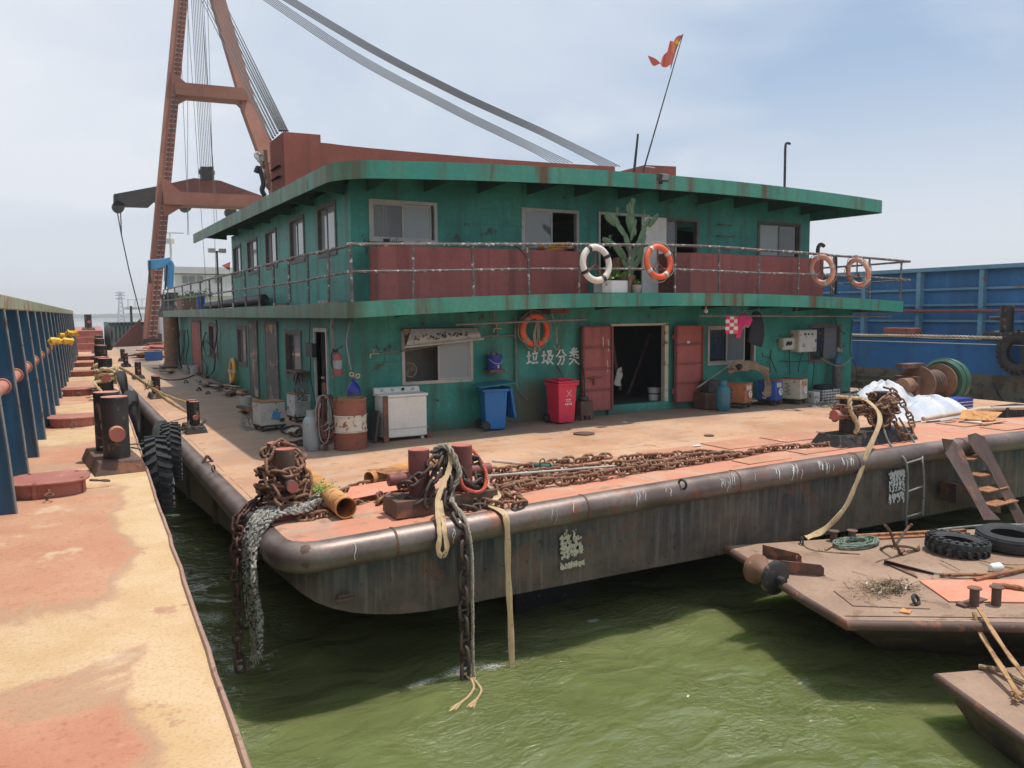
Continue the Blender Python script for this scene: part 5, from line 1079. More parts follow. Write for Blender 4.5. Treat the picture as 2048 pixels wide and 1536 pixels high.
for r in ([(680,985),(720,975),(760,970),(800,962),(840,968)],[(760,1005),(800,1000),(840,992),(870,1000)],[(752,1008),(775,992),(805,985),(850,985)],[(1000,985),(1020,1000),(1050,1008),(1010,1015),(960,1012),(930,1005)],[(880,985),(930,990),(980,985),(1000,975)]):
    chainlinks(t3,[p+V((0,0,.03)) for p in gpts(r)],flat=True,jit=.02,scale=1.15)
# dark chain draped over the middle bollard
pl=V((CB.x-.28,CB.y,0)); pr=V((CB.x+.28,CB.y,0)); z0=CB.z
t=thing('draped_chain','dark chain draped in loops over the middle bollard and hanging to the water','chain',CB+V((0,0,.5)))
ctop=V((CB.x+.0,CB.y-.10,z0+.72))
chainlinks(t,[ctop+V((0,.06,0)),ctop+V((-.12,-.04,-.10)),V((pl.x-.06,pl.y-.17,z0+.45)),V((pl.x-.20,pl.y-.12,z0+.36)),V((pl.x-.26,pl.y+.05,z0+.34)),V((pl.x-.1,pl.y+.2,z0+.4))],'dark',scale=1.18)
chainlinks(t,[ctop+V((0,.02,-.04)),ctop+V((-.08,-.08,-.22)),V((pl.x+.06,pl.y-.18,z0+.30)),V((pl.x-.05,pl.y-.2,z0+.15)),V((pl.x-.18,pl.y-.2,z0+.13)),V((pl.x-.22,pl.y-.1,z0+.2))],'dark',scale=1.18)
chainlinks(t,[ctop+V((0,.06,.01)),ctop+V((-.05,-.05,-.1)),V((pl.x+.1,pl.y-.2,z0+.42)),V((pl.x+.02,pl.y-.22,z0+.28)),V((pl.x-.02,pl.y-.24,z0+.13)),V((pl.x+.1,pl.y-.24,z0+.1))],'dark',scale=1.18)
chainlinks(t,[ctop+V((0,.06,0)),ctop+V((.10,-.05,-.16)),V((pr.x-.08,pr.y-.18,z0+.38)),V((pr.x+.06,pr.y-.18,z0+.27)),V((pr.x+.18,pr.y-.1,z0+.30)),V((pr.x+.2,pr.y+.0,z0+.5)),V((pr.x+.14,pr.y+.08,z0+.6)),V((pr.x+.17,pr.y+.1,z0+.35))],'dark',scale=1.18)
chainlinks(t,[V((pr.x+.22,pr.y-.05,z0+.4)),V((pr.x+.24,pr.y-.08,z0+.2)),V((pr.x+.38,pr.y-.24,z0+.05)),V((pr.x+.2,pr.y-.34,z0+.03)),V((pr.x-.05,pr.y-.36,z0+.04)),V((pr.x-.2,pr.y-.3,z0+.1))],'dark',scale=1.18)
w0=Pz(915,1345,WZ); hp=V((CB.x-.01,8.10,z0)) ; hp.x=Py(924,1060,7.93).x
chainlinks(t,[ctop+V((0,.04,-.02)),ctop+V((.03,-.10,-.3)),V((hp.x+.0,8.28,z0+.10)),V((hp.x+.01,8.05,z0+.0)),V((hp.x+.01,7.93,z0-.2)),V((hp.x-.0,7.92,-.6)),V((hp.x-.01,7.9,-1.1)),V((hp.x-.02,7.86,-1.55)),V((hp.x-.03,7.84,-1.9))],'dark',scale=1.35,jit=.003)
# frayed rope down the middle
random.seed(33)
r0=thing('frayed_rope','old pale rope hanging beside the chain, its yellow frayed ends floating','rope',ctop)
rx=Py(938,1060,7.9).x
m=MB(); m.rope(smooth([ctop+V((-.1,.12,-.05)),ctop+V((-.03,.0,.05)),ctop+V((.05,-.10,-.02)),ctop+V((.12,-.16,-.28)),V((rx-.02,8.35,z0+.2)),V((rx+.0,8.02,z0+.0))],8),.036,jit=.003); part('thick_part',m,'rope_old',r0)
m=MB(); m.rope(smooth([V((rx-.01,8.1,z0+.08)),V((rx+.0,7.95,z0-.05)),V((rx+.02,7.88,-.3)),V((rx+.01,7.86,-.9)),V((rx+.0,7.85,-1.5)),V((rx+.01,7.84,WZ+.02))],8),.021,jit=.0015); part('hanging_part',m,'rope_old',r0)
for pts in ([(938,1350),(948,1372),(938,1392),(912,1412)],[(940,1350),(958,1370),(962,1385),(945,1410)]):
    P=[Pz(u,v,WZ+.03) for u,v in pts]; m=MB(); m.rope(smooth(P,6),.013,jit=.001)
    for _ in range(14): e=P[-1]; d=(P[-1]-P[-2]).normalized(); m.tube([P[-2].lerp(P[-1],.4),e+d*random.uniform(0,.1)+V((random.uniform(-.04,.04),random.uniform(-.03,.03),.0))],.004,3)
    part('frayed_end',m,'strap',r0)
# flat straps
def strap(pts,w_,mat,label,name='webbing_strap',th=.006,wdir=None,cat='strap'):
    P=smooth(pts,8); m=MB(); vs=[]
    for i,p in enumerate(P):
        d=(P[min(len(P)-1,i+1)]-P[max(0,i-1)]).normalized(); s=V(wdir if wdir else (1,0,0)); s=(s-d*s.dot(d)).normalized(); nn=d.cross(s)
        ww=w_/2*(1+.12*math.sin(i*.9)); fo=.22*ww
        vs+=[p-s*ww-nn*th,p-s*ww*.3-nn*(th+fo*.6*math.sin(i*.5)),p+s*ww*.3+nn*fo*.3,p+s*ww-nn*th,p+s*ww+nn*th,p+s*ww*.3+nn*(th+fo*.5),p-s*ww*.3+nn*(th+fo*.3),p-s*ww+nn*th]
    n=8; fs=[(i*n+k,i*n+(k+1)%n,(i+1)*n+(k+1)%n,(i+1)*n+k) for i in range(len(P)-1) for k in range(n)]+[tuple(range(n))[::-1],tuple((len(P)-1)*n+k for k in range(n))]
    m.add(vs,fs); return m if label is None else top(name,m,mat,label,cat)
sx=Py(1012,1080,7.93).x
strap([V((pr.x+.25,pr.y-.1,z0+.22)),V((pr.x+.38,pr.y-.2,z0+.12)),V((sx-.05,8.2,z0+.06)),V((sx,8.0,z0+.01)),V((sx+.01,7.92,z0-.14)),V((sx+.01,7.91,-.6)),V((sx+.03,7.9,-1.15)),V((sx+.04,7.88,WZ-.15))],.075,'strap','yellowed webbing strap hanging straight from the middle bollard into the water')
lx=Py(880,1050,7.93).x
LP=[ctop+V((.05,-.06,.0)),ctop+V((.0,-.14,-.2)),V((lx+.1,8.2,z0+.22)),V((lx+.02,8.02,z0+.03)),V((lx-.01,7.92,z0-.12)),V((lx-.05,7.88,-.20)),V((lx+.0,7.87,-.27)),V((lx+.05,7.87,-.18)),V((lx+.05,7.93,z0-.08)),V((lx+.09,8.04,z0+.02)),V((lx+.12,8.2,z0+.2))]
strap(LP,.055,'strap','yellowed strap ending in a loop left of the hanging chain')
m=MB(); m.rope(smooth([ctop+V((.12,-.16,-.3)),V((pr.x-.1,pr.y-.26,z0+.27)),V((pr.x+.08,pr.y-.28,z0+.2)),V((pr.x+.22,pr.y-.2,z0+.27)),V((pr.x+.27,pr.y-.08,z0+.42)),V((pr.x+.2,pr.y+.06,z0+.62)),V((pr.x+.1,pr.y+.12,z0+.66))],8),.026,pitch=.1); top('rope_loop',m,'rope_red','red braided rope loop slung round the right post of the middle bollard','rope')
# fuzzy grey rope bundle at the left corner
random.seed(17)
gr_=thing('rope_bundle','bundle of shaggy grey ropes slung over the left stern corner','rope',V((2.1,9.2,.1)))
for k in range(6):
    o=k*.06; st=c1+V((.30-.02*k,-.12-.03*k,.10+.03*(k%2)))
    P=[c1+V((.42-.02*k,-.02-.02*k,.12)),c1+V((.12,-.34-.01*k,.16-.01*k)),V((2.0+o*.3,9.42-o*1.1,.14)),V((1.82+o*.15,9.30-o*1.3,.08)),V((1.70+.02*(k%2),9.22-o*1.4,-.12)),V((1.69-.03*(k%2),9.22-o*1.9,-.45)),V((1.69+.02*(k%2),9.2-o*1.8,-.85)),V((1.70,9.15-o*1.5,-1.1-.1*(k%3)-.05*random.random()))]
    m=MB(); m.rope(smooth(P,8),.036,jit=.005,n=5,step=.03)
    S_=resample(smooth(P,8),.018)
    for p in S_:
        for _ in range(3):
            d=V((random.gauss(0,1),random.gauss(0,1),random.gauss(0,1))).normalized(); a=p+d*.030; m.add([a,a+d*.018+V((.006,0,0)),a+V((0,.006,.01))],[(0,1,2)])
    part('rope_strand',m,'rope_grey',gr_)
    if k in(2,3,4):
        e=P[-1]; m=MB()
        for _ in range(16): m.tube([e+V((random.uniform(-.03,.03),random.uniform(-.02,.02),.03)),e+V((random.uniform(-.05,.05),random.uniform(-.03,.03),-random.uniform(.06,.22)))],.005,3)
        part('frayed_tail',m,'rope_old',gr_)
m=MB(); m.rope(smooth([c1+V((.2,.02,.12)),c1+V((.45,.06,.16)),c1+V((.68,-.02,.10)),c1+V((.62,-.14,.06)),c1+V((.38,-.14,.1))],8),.036,jit=.005,step=.03); part('rope_strand',m,'rope_grey',gr_)
# moss on ropes
random.seed(4); m=MB(); q=c1+V((.46,.04,.2))
for i in range(260):
    c=q+V((random.gauss(0,.09),random.gauss(0,.10),abs(random.gauss(0,.05)))); s=random.uniform(.012,.03); d1=V((random.gauss(0,1),random.gauss(0,1),abs(random.gauss(0,1)))).normalized()*s; d2=d1.orthogonal().normalized()*s*.5; m.add([c,c+d1*.5+d2,c+d1*1.3,c+d1*.5-d2],[(0,1,2,3)])
top('weed_tuft',m,'leaf','small green weeds sprouting between the corner ropes and the rusty pipe','weeds',kind='stuff')
# loose pipes and sheets
def hollow(name,a,b,r,mat,label,th=.012,dent=0):
    a,b=V(a),V(b); m=MB(); m.lathe([(r-th,0),(r,0),(r,(b-a).length),(r-th,(b-a).length),(r-th,0)],a,b-a,28); return top(name,m,mat,label,'pipe')
pa=G(692,1016,.135); pb=G(603,948,.14)
hollow('steel_pipe',pa,pb,.125,'rust_orange','large orange rusty pipe with an open end lying beside the corner bollard')
pa=G(738,958,.11); pb=G(868,922,.11)
hollow('steel_pipe',pa,pb,.10,'rust_orange','second rusty pipe lying behind the left post of the middle bollard')
def plate(us,h,th,mat,label,name='steel_sheet',lift=None,cat='steel sheet'):
    P=[G(u,v,h+(lift[i] if lift else 0)) for i,(u,v) in enumerate(us)]; m=MB(); m.prism(P,(0,0,th)); return top(name,m,mat,label,cat,bev=.002)
plate([(690,1002),(840,972),(845,952),(700,975)],.05,.01,'red_sheet','long red painted steel sheet under the stub arm of the middle bollard',lift=[.0,.06,.1,.05])
plate([(732,940),(800,955),(835,950),(790,935)],.20,.006,'rust','thin rusty strip lying across the second pipe',lift=[0,-.03,0,.0])
m=MB(); a=G(985,922,.14); b=G(1062,930,.12); c=G(1100,935,.10); m.cyl(a,b,.022,n=8); top('pike_pole',m,'wood','brown shaft of the green headed tool lying on the chain','pole')
m=MB(); m.cyl(b,c,.045,n=12); m.torus(b.lerp(c,.6)+V((0,0,.06)),.05,.01,(.2,-1,0),16,6); m.cyl(c,c+V((.03,0,0)),.055,n=12); top('hose_nozzle',m,'winch_green','green metal hose nozzle with a ring handle on the chain heap','nozzle')
m=MB(); m.cyl(G(975,952,.14),G(1230,932,.10),.016,n=8); top('metal_rod',m,'alu','long pale metal tube lying over the chain heap','rod')
p=G(628,1030); m=MB(); m.box(p+V((.04,.03,.08)),(.03,.16,.17)); m.box(p+V((-.02,.06,.03)),(.16,.1,.02)); m.cyl(p+V((-.12,0,.08)),p+V((.04,0,.08)),.018,n=8); top('welded_lug',m,'brown_steel','small upright steel lug with a bolt in front of the ropes','lug')
# chain on right bollard
random.seed(41); rl=V((RB.x-.425,RB.y,0)); rr=V((RB.x+.425,RB.y,0)); z1=RB.z
t=thing('draped_chain','heavy brown chain looped in a tangle round the right stern bollard','chain',RB+V((0,0,.5)))
wrapc(t,RB,.72,.27,z1+.42,z1+.70,2.3,'rust',jr=.05,n=14); wrapc(t,rr,.22,.22,z1+.5,z1+.78,1.5,'rust',jr=.03); wrapc(t,rl,.22,.22,z1+.5,z1+.72,1.3,'rust',jr=.03)
chainlinks(t,[rl+V((.1,-.2,z1+.75)),rl+V((.3,-.25,z1+.6)),rl+V((.5,-.28,z1+.75)),rl+V((.8,-.22,z1+.82))],'rust')
chainlinks(t,[rr+V((-.3,-.25,z1+.7)),rr+V((-.15,-.35,z1+.35)),rr+V((.05,-.38,z1+.12)),rr+V((.3,-.35,z1+.10)),rr+V((.45,-.25,z1+.3)),rr+V((.42,-.1,z1+.6)),rr+V((.3,0,z1+.82)),rr+V((.05,.05,z1+.9))],'rust')
chainlinks(t,[rl+V((.2,-.22,z1+.6)),rl+V((.15,-.28,z1+.4)),rl+V((.35,-.3,z1+.3)),rl+V((.6,-.3,z1+.35)),rl+V((.75,-.25,z1+.55))],'rust')
a=rl+V((.28,-.3,z1+.62)); b=Py(1612,1076,7.85)
strap([rl+V((-.05,-.16,z1+.8)),rl+V((.12,-.28,z1+.72)),Py(1760,838,8.2),Py(1735,905,8.0),Py(1715,960,7.95),Py(1690,1015,7.92),Py(1650,1058,7.9),b],.085,'strap','tan strap curving from the right bollard down to the ring on the small pontoon')
m=MB(); m.rope(smooth([rl+V((-.14,-.12,z1+.82)),rl+V((-.2,-.18,z1+.6)),rl+V((-.1,-.25,z1+.35)),rl+V((-.14,-.22,z1+.2))],8),.04); m.torus(rl+V((0,0,z1+.78)),.19,.035,(.1,0,1),20,6); top('rope_tie',m,'strap','dull yellow strap knotted round the left post of the right bollard','rope')
# hanging rope ladder (bent rod)
ld=thing('hanging_ladder','thin steel rod ladder hanging from the right bollard over the stern','ladder',Py(1810,900,8.0))
Ls=[[rr+V((-.35,-.22,z1+.45)),Py(1775,880,8.3),Py(1790,900,8.1),Py(1812,925,7.9),Py(1815,980,7.88),Py(1812,1030,7.86),Py(1814,1056,7.85)],[rr+V((.1,-.25,z1+.4)),Py(1826,880,8.3),Py(1842,905,8.05),Py(1845,925,7.9),Py(1848,970,7.88),Py(1845,1030,7.86)]]
for P in Ls: m=MB(); m.tube(smooth(P,6),.018,7); part('rail',m,'pipe_grey',ld)
for (u0,v0,u1,v1) in((1812,927,1844,917),(1817,983,1847,972),(1814,1034,1845,1025)): m=MB(); m.cyl(Py(u0,v0,7.89),Py(u1,v1,7.89),.016,n=7); part('rung',m,'pipe_grey',ld)
# steel stair over the stern
sr=thing('boarding_stairs','rusty steel boarding stairs hooked over the stern tube at the right','stairs',Py(1950,1000,7.4))
def sidepl(pts,y): return [Py(u,v,yy) for (u,v),yy in zip(pts,y)]
sA=[(1883,877),(1905,880),(1925,900),(1950,965),(1975,1015),(2000,1040),(1968,1040),(1938,985),(1905,930),(1890,905)]; yA=[7.9,7.9,7.8,7.4,7.1,6.9,6.9,7.2,7.6,7.9]
m=MB(); m.prism(sidepl(sA,yA),(.02,.0,0)); part('stringer',m,'stair_brown',sr)
o=V((.95,.0,0)); sA2=[(1935,870),(1950,866),(1968,874),(1980,900),(2010,960),(2035,1010),(2060,1055),(2035,1050),(2005,990),(1975,930),(1950,905),(1938,885)]; yA2=[7.9,7.95,7.9,7.8,7.4,7.1,6.9,6.9,7.2,7.6,7.8,7.9]
m=MB(); m.prism(sidepl(sA2,yA2),(.02,0,0)); part('stringer',m,'stair_brown',sr)
for (u,v,u2,v2,y) in((1940,922,1978,914,7.75),(1960,955,2000,948,7.5),(1975,986,2018,976,7.27),(1990,1015,2038,1003,7.05)):
    a=Py(u,v,y); b=Py(u2,v2,y); m=MB(); m.prism([a,b,b+V((.02,.26,.0)),a+V((.02,.26,0))],(0,0,.018)); part('tread',m,'rust',sr)
m=MB(); m.prism([Py(1880,962,8.1),Py(1965,972,8.1),Py(1970,1020,8.1),Py(1880,1000,8.1)],(0,-.28,0)); part('bracket_box',m,'stair_brown',sr)
# white sheet heap
sh=G(1845,835); random.seed(51)
def sheet(c,rx,ry,h,label,mat='sheet_white',seed=1,nm='crumpled_sheet'):
    from mathutils import noise as NZ
    m=MB()
    def f(a,b):
        t=a*2*math.pi; r=b; x=rx*r*math.cos(t); y=ry*r*math.sin(t); q=V((x*1.6+seed,y*1.6,seed*.3)); e=1+.25*NZ.noise(q*1.0)
        fold=(.5+.5*math.sin(5*t+3*NZ.noise(q*.8)+2.5*r))*.42+(.5+NZ.noise(q*1.3))*.5+abs(NZ.noise(q*2.3))*.35+abs(NZ.noise(q*5))*.12
        return V((c.x+x*e,c.y+y*e,c.z+max(0.004,h*(1-r**2.2)*(.66+.36*fold))))
    m.grid(f,180,50); return top(nm,m,mat,label,'sheet',ang=180)
a=G(1790,818); sheet(a+V((.1,.35,0)),1.15,.6,.66,'tall crumpled white cloth sheet heaped on the deck by the winch',seed=3)
b=G(1868,838); sheet(b+V((.2,.25,0)),1.35,.5,.5,'lower spill of crumpled white sheet in front of the winch',seed=8)
# winch
wc=G(1905,812); wc=V((wc.x,wc.y+.35,cb(wc.x)))
wn=thing('deck_winch','rusty rope winch drum with a green gear cover at the right end of the deck','winch',wc)
ax=V((1,.12,0)).normalized(); ctr=wc+V((-.1,.1,.55))
m=MB(); m.lathe([(.0,-.8),(.30,-.8),(.44,-.78),(.44,-.74),(.22,-.72),(.22,.22),(.44,.26),(.44,.30),(.0,.31)],ctr,ax,28); part('drum',m,'winch_rust',wn)
for i in range(9): m=MB(); m.torus(ctr+ax*(-.62+.085*i),.25+.012*(i%3),.04,ax,26,6); part('rope_turn',m,'brown_steel',wn)
m=MB(); m.lathe([(0,.42),(.50,.42),(.55,.47),(.55,.78),(.48,.86),(0,.88)],ctr,ax,30); part('gear_cover',m,'winch_green',wn)
m=MB(); m.torus(ctr+ax*.55,.56,.02,ax,30,6); m.cyl(ctr+ax*.9,ctr+ax*1.15,.05,n=10); part('cover_rib',m,'winch_green',wn)
m=MB(); m.bx(ctr.x-1.0,ctr.x+1.0,ctr.y-.4,ctr.y+.5,wc.z,wc.z+.12); part('bed',m,'brown_steel',wn)
m=MB(); m.bx(ctr.x-1.1,ctr.x-.95,ctr.y-.3,ctr.y+.3,wc.z,wc.z+.75); m.box(ctr+V((-.9,0,.45)),(.7,.3,.1)); part('bearing_stand',m,'brown_steel',wn)
m=MB(); m.cyl(ctr-ax*1.05,ctr-ax*1.5,.18,n=18); part('brake_drum',m,'winch_rust',wn)
c=G(1912,822); tb=MB(); tb.box(c+V((0,0,.15)),(.62,.4,.3)); 
tn=thing('paint_tin','blue rectangular tin in front of the winch drum','tin',c); part('body',tb,'deep_blue',tn)
for k in range(3): m=MB(); m.box(c+V((0,0,.08+.07*k)),(.63,.41,.012)); part('stripe',m,'plain_white',tn)
m=MB(); c=G(1888,830); m.box(c+V((0,0,.1)),(.6,.35,.2)); top('carton',m,'grey_block','grey carton below the blue tin','box')
m=MB(); m.tube([G(1846,838,.08),G(1920,826,.14),G(1960,818,.2),G(2060,815,.2)],.045,10); top('wooden_pole',m,'wood','long pale bent pole lying across the deck before the winch','pole')
plate([(1918,838),(1985,842),(2005,825),(1925,820)],.05,.01,'rust_orange','curled orange rusty steel sheet at the right of the deck',lift=[.05,.0,.12,.2])
plate([(1925,846),(1965,850),(1960,842),(1935,838)],.02,.04,'wood','small tan scrap plate near the right boarding stairs')
m=MB(); c=G(2022,832); 
for k in range(9): m.box(c+V((-.45+.11*k,0,.12)),(.09,.35,.22))
m.box(c+V((0,.02,.12)),(1.0,.33,.18)); top('tyre_tread_strip',m,'rubber','cut strip of ribbed black tyre tread on the right deck','tyre strip')
random.seed(61); RL=['short rusty rod nearest the right bollard','rusty rod lying before the white sheet heap','bent rusty rod under the long pale pole','rusty rod beside the curled orange sheet','thin rusty rod nearest the boarding stairs']
for i in range(5):
    u=1815+38*i; v=random.uniform(840,852); p=G(u,v,.02); m=MB(); a=random.uniform(-.5,.5); l_=random.uniform(.15,.5); m.cyl(p,p+V((math.cos(a)*l_,math.sin(a)*l_*.5,.0)),.014,n=6); top('scrap_rod',m,'brown_steel',RL[i],'rod','rusty rods scattered on the right deck')
m=MB(); random.seed(2); p=Px(1985,790,22.4); m.tube(smooth([Px(1985,766,22.5),Px(1993,780,22.4),Px(1998,790,22.4),Px(2008,805,22.3),Px(2011,815,22.3)],4),.03,6); top('hanging_hose',m,'hose_black','twisted dark cord hanging on the slimy hull of the blue barge','cord')
m=MB(); q=Py(1880,755,15.5)
for u in(1845,1855,1870,1900): m.cyl(Py(u,752,15.3),Py(u,772,15.3),.03,n=6)
m.cyl(Py(1840,751,15.3),Py(1908,753,15.3),.03,n=6); m.cyl(Py(1850,760,15.3),Py(1905,758,15.3),.03,n=6); top('pipe_rack',m,'black_steel','black pipe rack standing behind the winch','rack')
# ---------------- clutter along the front wall ----------------
def fb(m,u0,v0,u1,v1,y,d): a=Py(u0,v0,y); b=Py(u1,v1,y); m.bx(a.x,b.x,y,y+d,b.z,a.z); return a,b
# washing machine
y=13.42; a=Py(766,788,y); b=Py(855,872,y); zb_=cb(a.x); w_=b.x-a.x
wm_=thing('washing_machine','white twin tub washing machine standing by the wall below the kitchen window','washing machine',V(((a.x+b.x)/2,y+.25,zb_)))
m=MB(); m.bx(a.x,b.x,y,y+.46,zb_+.07,zb_+.80); body=part('body',m,'white_paint',wm_,bev=.02)
m=MB(); m.bx(a.x-.02,b.x+.02,y-.02,y+.34,zb_+.80,zb_+.85); part('lid',m,'white_paint',wm_,bev=.015)
m=MB(); m.prism([(a.x-.02,y+.34,zb_+.8),(a.x-.02,y+.48,zb_+.8),(a.x-.02,y+.48,zb_+.95),(a.x-.02,y+.40,zb_+.94)],(w_+.04,0,0)); pn=part('control_panel',m,'white_paint',wm_,bev=.008)
for k in range(4): c=V((a.x+.12+.2*k,y+.38,zb_+.90)); m=MB(); m.cyl(c,c+V((0,-.04,.01)),.025,n=12); part('knob',m,'black_tape' if k==2 else 'old_white',pn)
m=MB(); m.bx(a.x,b.x,y-.008,y,zb_+.22,zb_+.24); part('trim_line',m,'old_white',body)
for x in(a.x+.08,b.x-.08): m=MB(); m.cyl((x,y+.06,zb_),(x,y+.06,zb_+.07),.035,n=10); part('foot',m,'old_white',wm_)
m=MB(); m.box((a.x+.03,y-.03,zb_+.42),(.09,.03,.84)); top('steel_flat',m,'brown_steel','upright rusty flat bar leaning at the washing machine corner','steel bar')
m=MB(); m.box((a.x-.12,y+.2,zb_+.3),(.04,.4,.55),M=Matrix.Rotation(.15,3,'Y')); top('black_board',m,'dark_box','dark board squeezed between the washing machine and the wall pipe','board')
m=MB(); m.box((b.x+.05,y+.06,zb_+.07),(.10,.12,.14)); top('steel_block',m,'brown_steel','small rusty block at the right foot of the washing machine','block')
# wheelie bins
def bin_(label,c,w,d,h,rz,mat,lidmat,openlid,grp='wheeled waste bins'):
    t=thing('waste_bin',label,'waste bin',c,None); M=Matrix.Rotation(rz,3,'Z'); c=V(c)
    def P(x,y,z): return c+M@V((x,y,z))
    m=MB(); k=.82; vs=[P(sx*w/2*k,sy*d/2*k,.03) for sx,sy in((-1,-1),(1,-1),(1,1),(-1,1))]+[P(sx*w/2,sy*d/2,h) for sx,sy in((-1,-1),(1,-1),(1,1),(-1,1))]+[P(sx*(w/2-.02),sy*(d/2-.02),h) for sx,sy in((-1,-1),(1,-1),(1,1),(-1,1))]+[P(sx*w/2*k*.9,sy*d/2*k*.9,.1) for sx,sy in((-1,-1),(1,-1),(1,1),(-1,1))]
    m.add(vs,[(3,2,1,0),(0,1,5,4),(1,2,6,5),(2,3,7,6),(3,0,4,7),(4,5,9,8),(5,6,10,9),(6,7,11,10),(7,4,8,11),(8,9,13,12),(9,10,14,13),(10,11,15,14),(11,8,12,15),(12,13,14,15)]); b=part('body',m,mat,t,bev=.012)
    m=MB()
    for s in((w+.05,.04,0,-d/2-.015),(w+.05,.04,0,d/2+.015)): m.box(P(s[2],s[3],h-.02),(s[0],s[1],.05),M=M)
    for s in(-1,1): m.box(P(s*(w/2+.012),0,h-.02),(.03,d,.05),M=M)
    part('rim',m,mat,b,bev=.006)
    m=MB(); m.cyl(P(-w/2-.0,d/2+.02,h+.0),P(w/2,d/2+.02,h+.0),.02,n=8); part('handle',m,mat,t)
    if not openlid:
        m=MB(); m.prism([P(-w/2-.03,-d/2-.05,h+.01),P(w/2+.03,-d/2-.05,h+.01),P(w/2+.03,d/2+.03,h+.04),P(-w/2-.03,d/2+.03,h+.04)],(0,0,.035)); l=part('lid',m,lidmat,t,bev=.012); m=MB(); m.box(P(0,0,h+.075),(w*.7,d*.6,.03),M=M); part('lid_panel',m,lidmat,l,bev=.01)
    for s in(-1,1): m=MB(); q=P(s*(w*.42),d/2*.9,.10); m.cyl(q,q+M@V((s*.05,0,0)),.095,n=20); wh=part('wheel',m,'rubber',t); m=MB(); m.cyl(q+M@V((s*.05,0,0)),q+M@V((s*.056,0,0)),.05,n=14); part('rim_hub',m,'dark_box',wh)
    return t,P,M
cB=V((Py(986,800,13.55).x,13.55,cb(7.2)))
t,P,M=bin_('blue wheeled waste bin with its lid hanging open at the right side',cB,.44,.46,.80,1.35,'blue_bin','blue_lid',True)
m=MB(); m.box(cB+V((.33,-.02,.52)),(.05,.40,.62),M=Matrix.Rotation(-.16,3,'Y')); l=part('lid',m,'blue_bin',t,bev=.015); m=MB(); m.box(cB+V((.37,-.02,.52)),(.02,.30,.5),M=Matrix.Rotation(-.16,3,'Y')); part('lid_panel',m,'blue_bin',l,bev=.006)
m=MB(); m.prism([cB+V((-.42,-.28,.84)),cB+V((.36,-.30,.90)),cB+V((.38,.22,.92)),cB+V((-.36,.25,.86))],(0,0,.02)); top('corrugated_cover',m,'blue_lid','dull teal sheet lying over the open blue bin','cover',bev=.006)
cR=V((Py(1127,800,13.42).x,13.5,cb(8.9)))
t,P,M=bin_('bright pink red wheeled waste bin with closed lid and white printed sign',cR,.46,.44,.82,.06,'red_bin','red_bin',False)
m=MB(); yp_=cR.y-.232
for a,b in(((-.05,.68),(.07,.55)),((.07,.68),(-.05,.55))): m.tube([P(a[0]+.02,-.224,a[1]),P(b[0]+.02,-.218,b[1])],.005,5)
for k in range(4): m.box(P(-.035+.035*k,-.214,.49),(.022,.006,.02),M=M); m.box(P(-.045+.045*k,-.208,.40),(.026,.006,.045 if k%2 else .03),M=M)
m.box(P(.015,-.212,.455),(.12,.006,.008),M=M); part('printed_sign',m,'plain_white',t)
# dustpan box and broom
c=V((Py(1168,820,13.6).x,13.62,cb(9.4))); t=thing('rusty_stove_box','small rusty steel box with cut feet beside the pink bin','box',c)
m=MB(); m.bx(c.x-.15,c.x+.15,c.y-.13,c.y+.13,c.z+.1,c.z+.4); part('body',m,'brown_steel',t)
for sx in(-1,1):
    for sy in(-1,1): m=MB(); m.bx(c.x+sx*.11-.03,c.x+sx*.11+.03,c.y+sy*.1-.03,c.y+sy*.1+.03,c.z,c.z+.1); part('leg',m,'brown_steel',t)
m=MB(); m.lathe([(0,0),(.12,.02),(.1,.09),(0,.11)],c+V((0,0,.4)),(0,0,1),12); part('heap',m,'dark_box',t)
m=MB(); m.tube(smooth([c+V((.02,-.02,.42)),c+V((.0,-.03,.9)),c+V((-.08,-.02,1.22)),c+V((-.32,.2,1.32))],4),.012,6); top('broom_stick',m,'black_steel','thin dark stick leaning beside the door behind the pink bin','stick')
m=MB(); m.tube([Py(1113,730,13.9),Py(1130,760,13.8)],.012,6); top('broom_stick',m,'black_steel','short dark stick poking up behind the pink bin','stick')
# blue bucket on wall bracket
c=Py(989,738,13.82); t=thing('wall_bucket','dark blue plastic bucket on a rusty wall shelf below the upper tap','bucket',c)
m=MB(); m.lathe([(0,0),(.125,0),(.145,.26),(.155,.265),(.155,.285),(.135,.285),(.12,.02),(0,.02)],c,(0,0,1),24); part('pail',m,'deep_blue',t); m=MB(); m.tube(smooth([c+V((-.14,-.03,.2)),c+V((-.08,-.14,.13)),c+V((0,-.16,.11)),c+V((.08,-.14,.13)),c+V((.14,-.03,.2))],5),.005,5); part('handle',m,'plain_white',t)
m=MB(); m.tube([c+V((-.01,-.15,.05)),c+V((0,-.17,.05)),c+V((.0,-.17,.02))],.01,6); m.box(c+V((0,-.165,.07)),(.05,.01,.015)); part('spigot',m,'plain_white',t)
m=MB(); random.seed(3)
for k in range(5): m.box(c+V((random.uniform(-.08,.08),random.uniform(-.08,.08),.28)),(.1,.03,.07),random.random()*3)
part('filling',m,'dry',t)
m=MB(); m.bx(c.x-.16,c.x+.16,13.68,13.998,c.z-.06,c.z-.005); top('bucket_shelf',m,'brown_steel','small rusty shelf on the wall under the blue bucket','shelf')
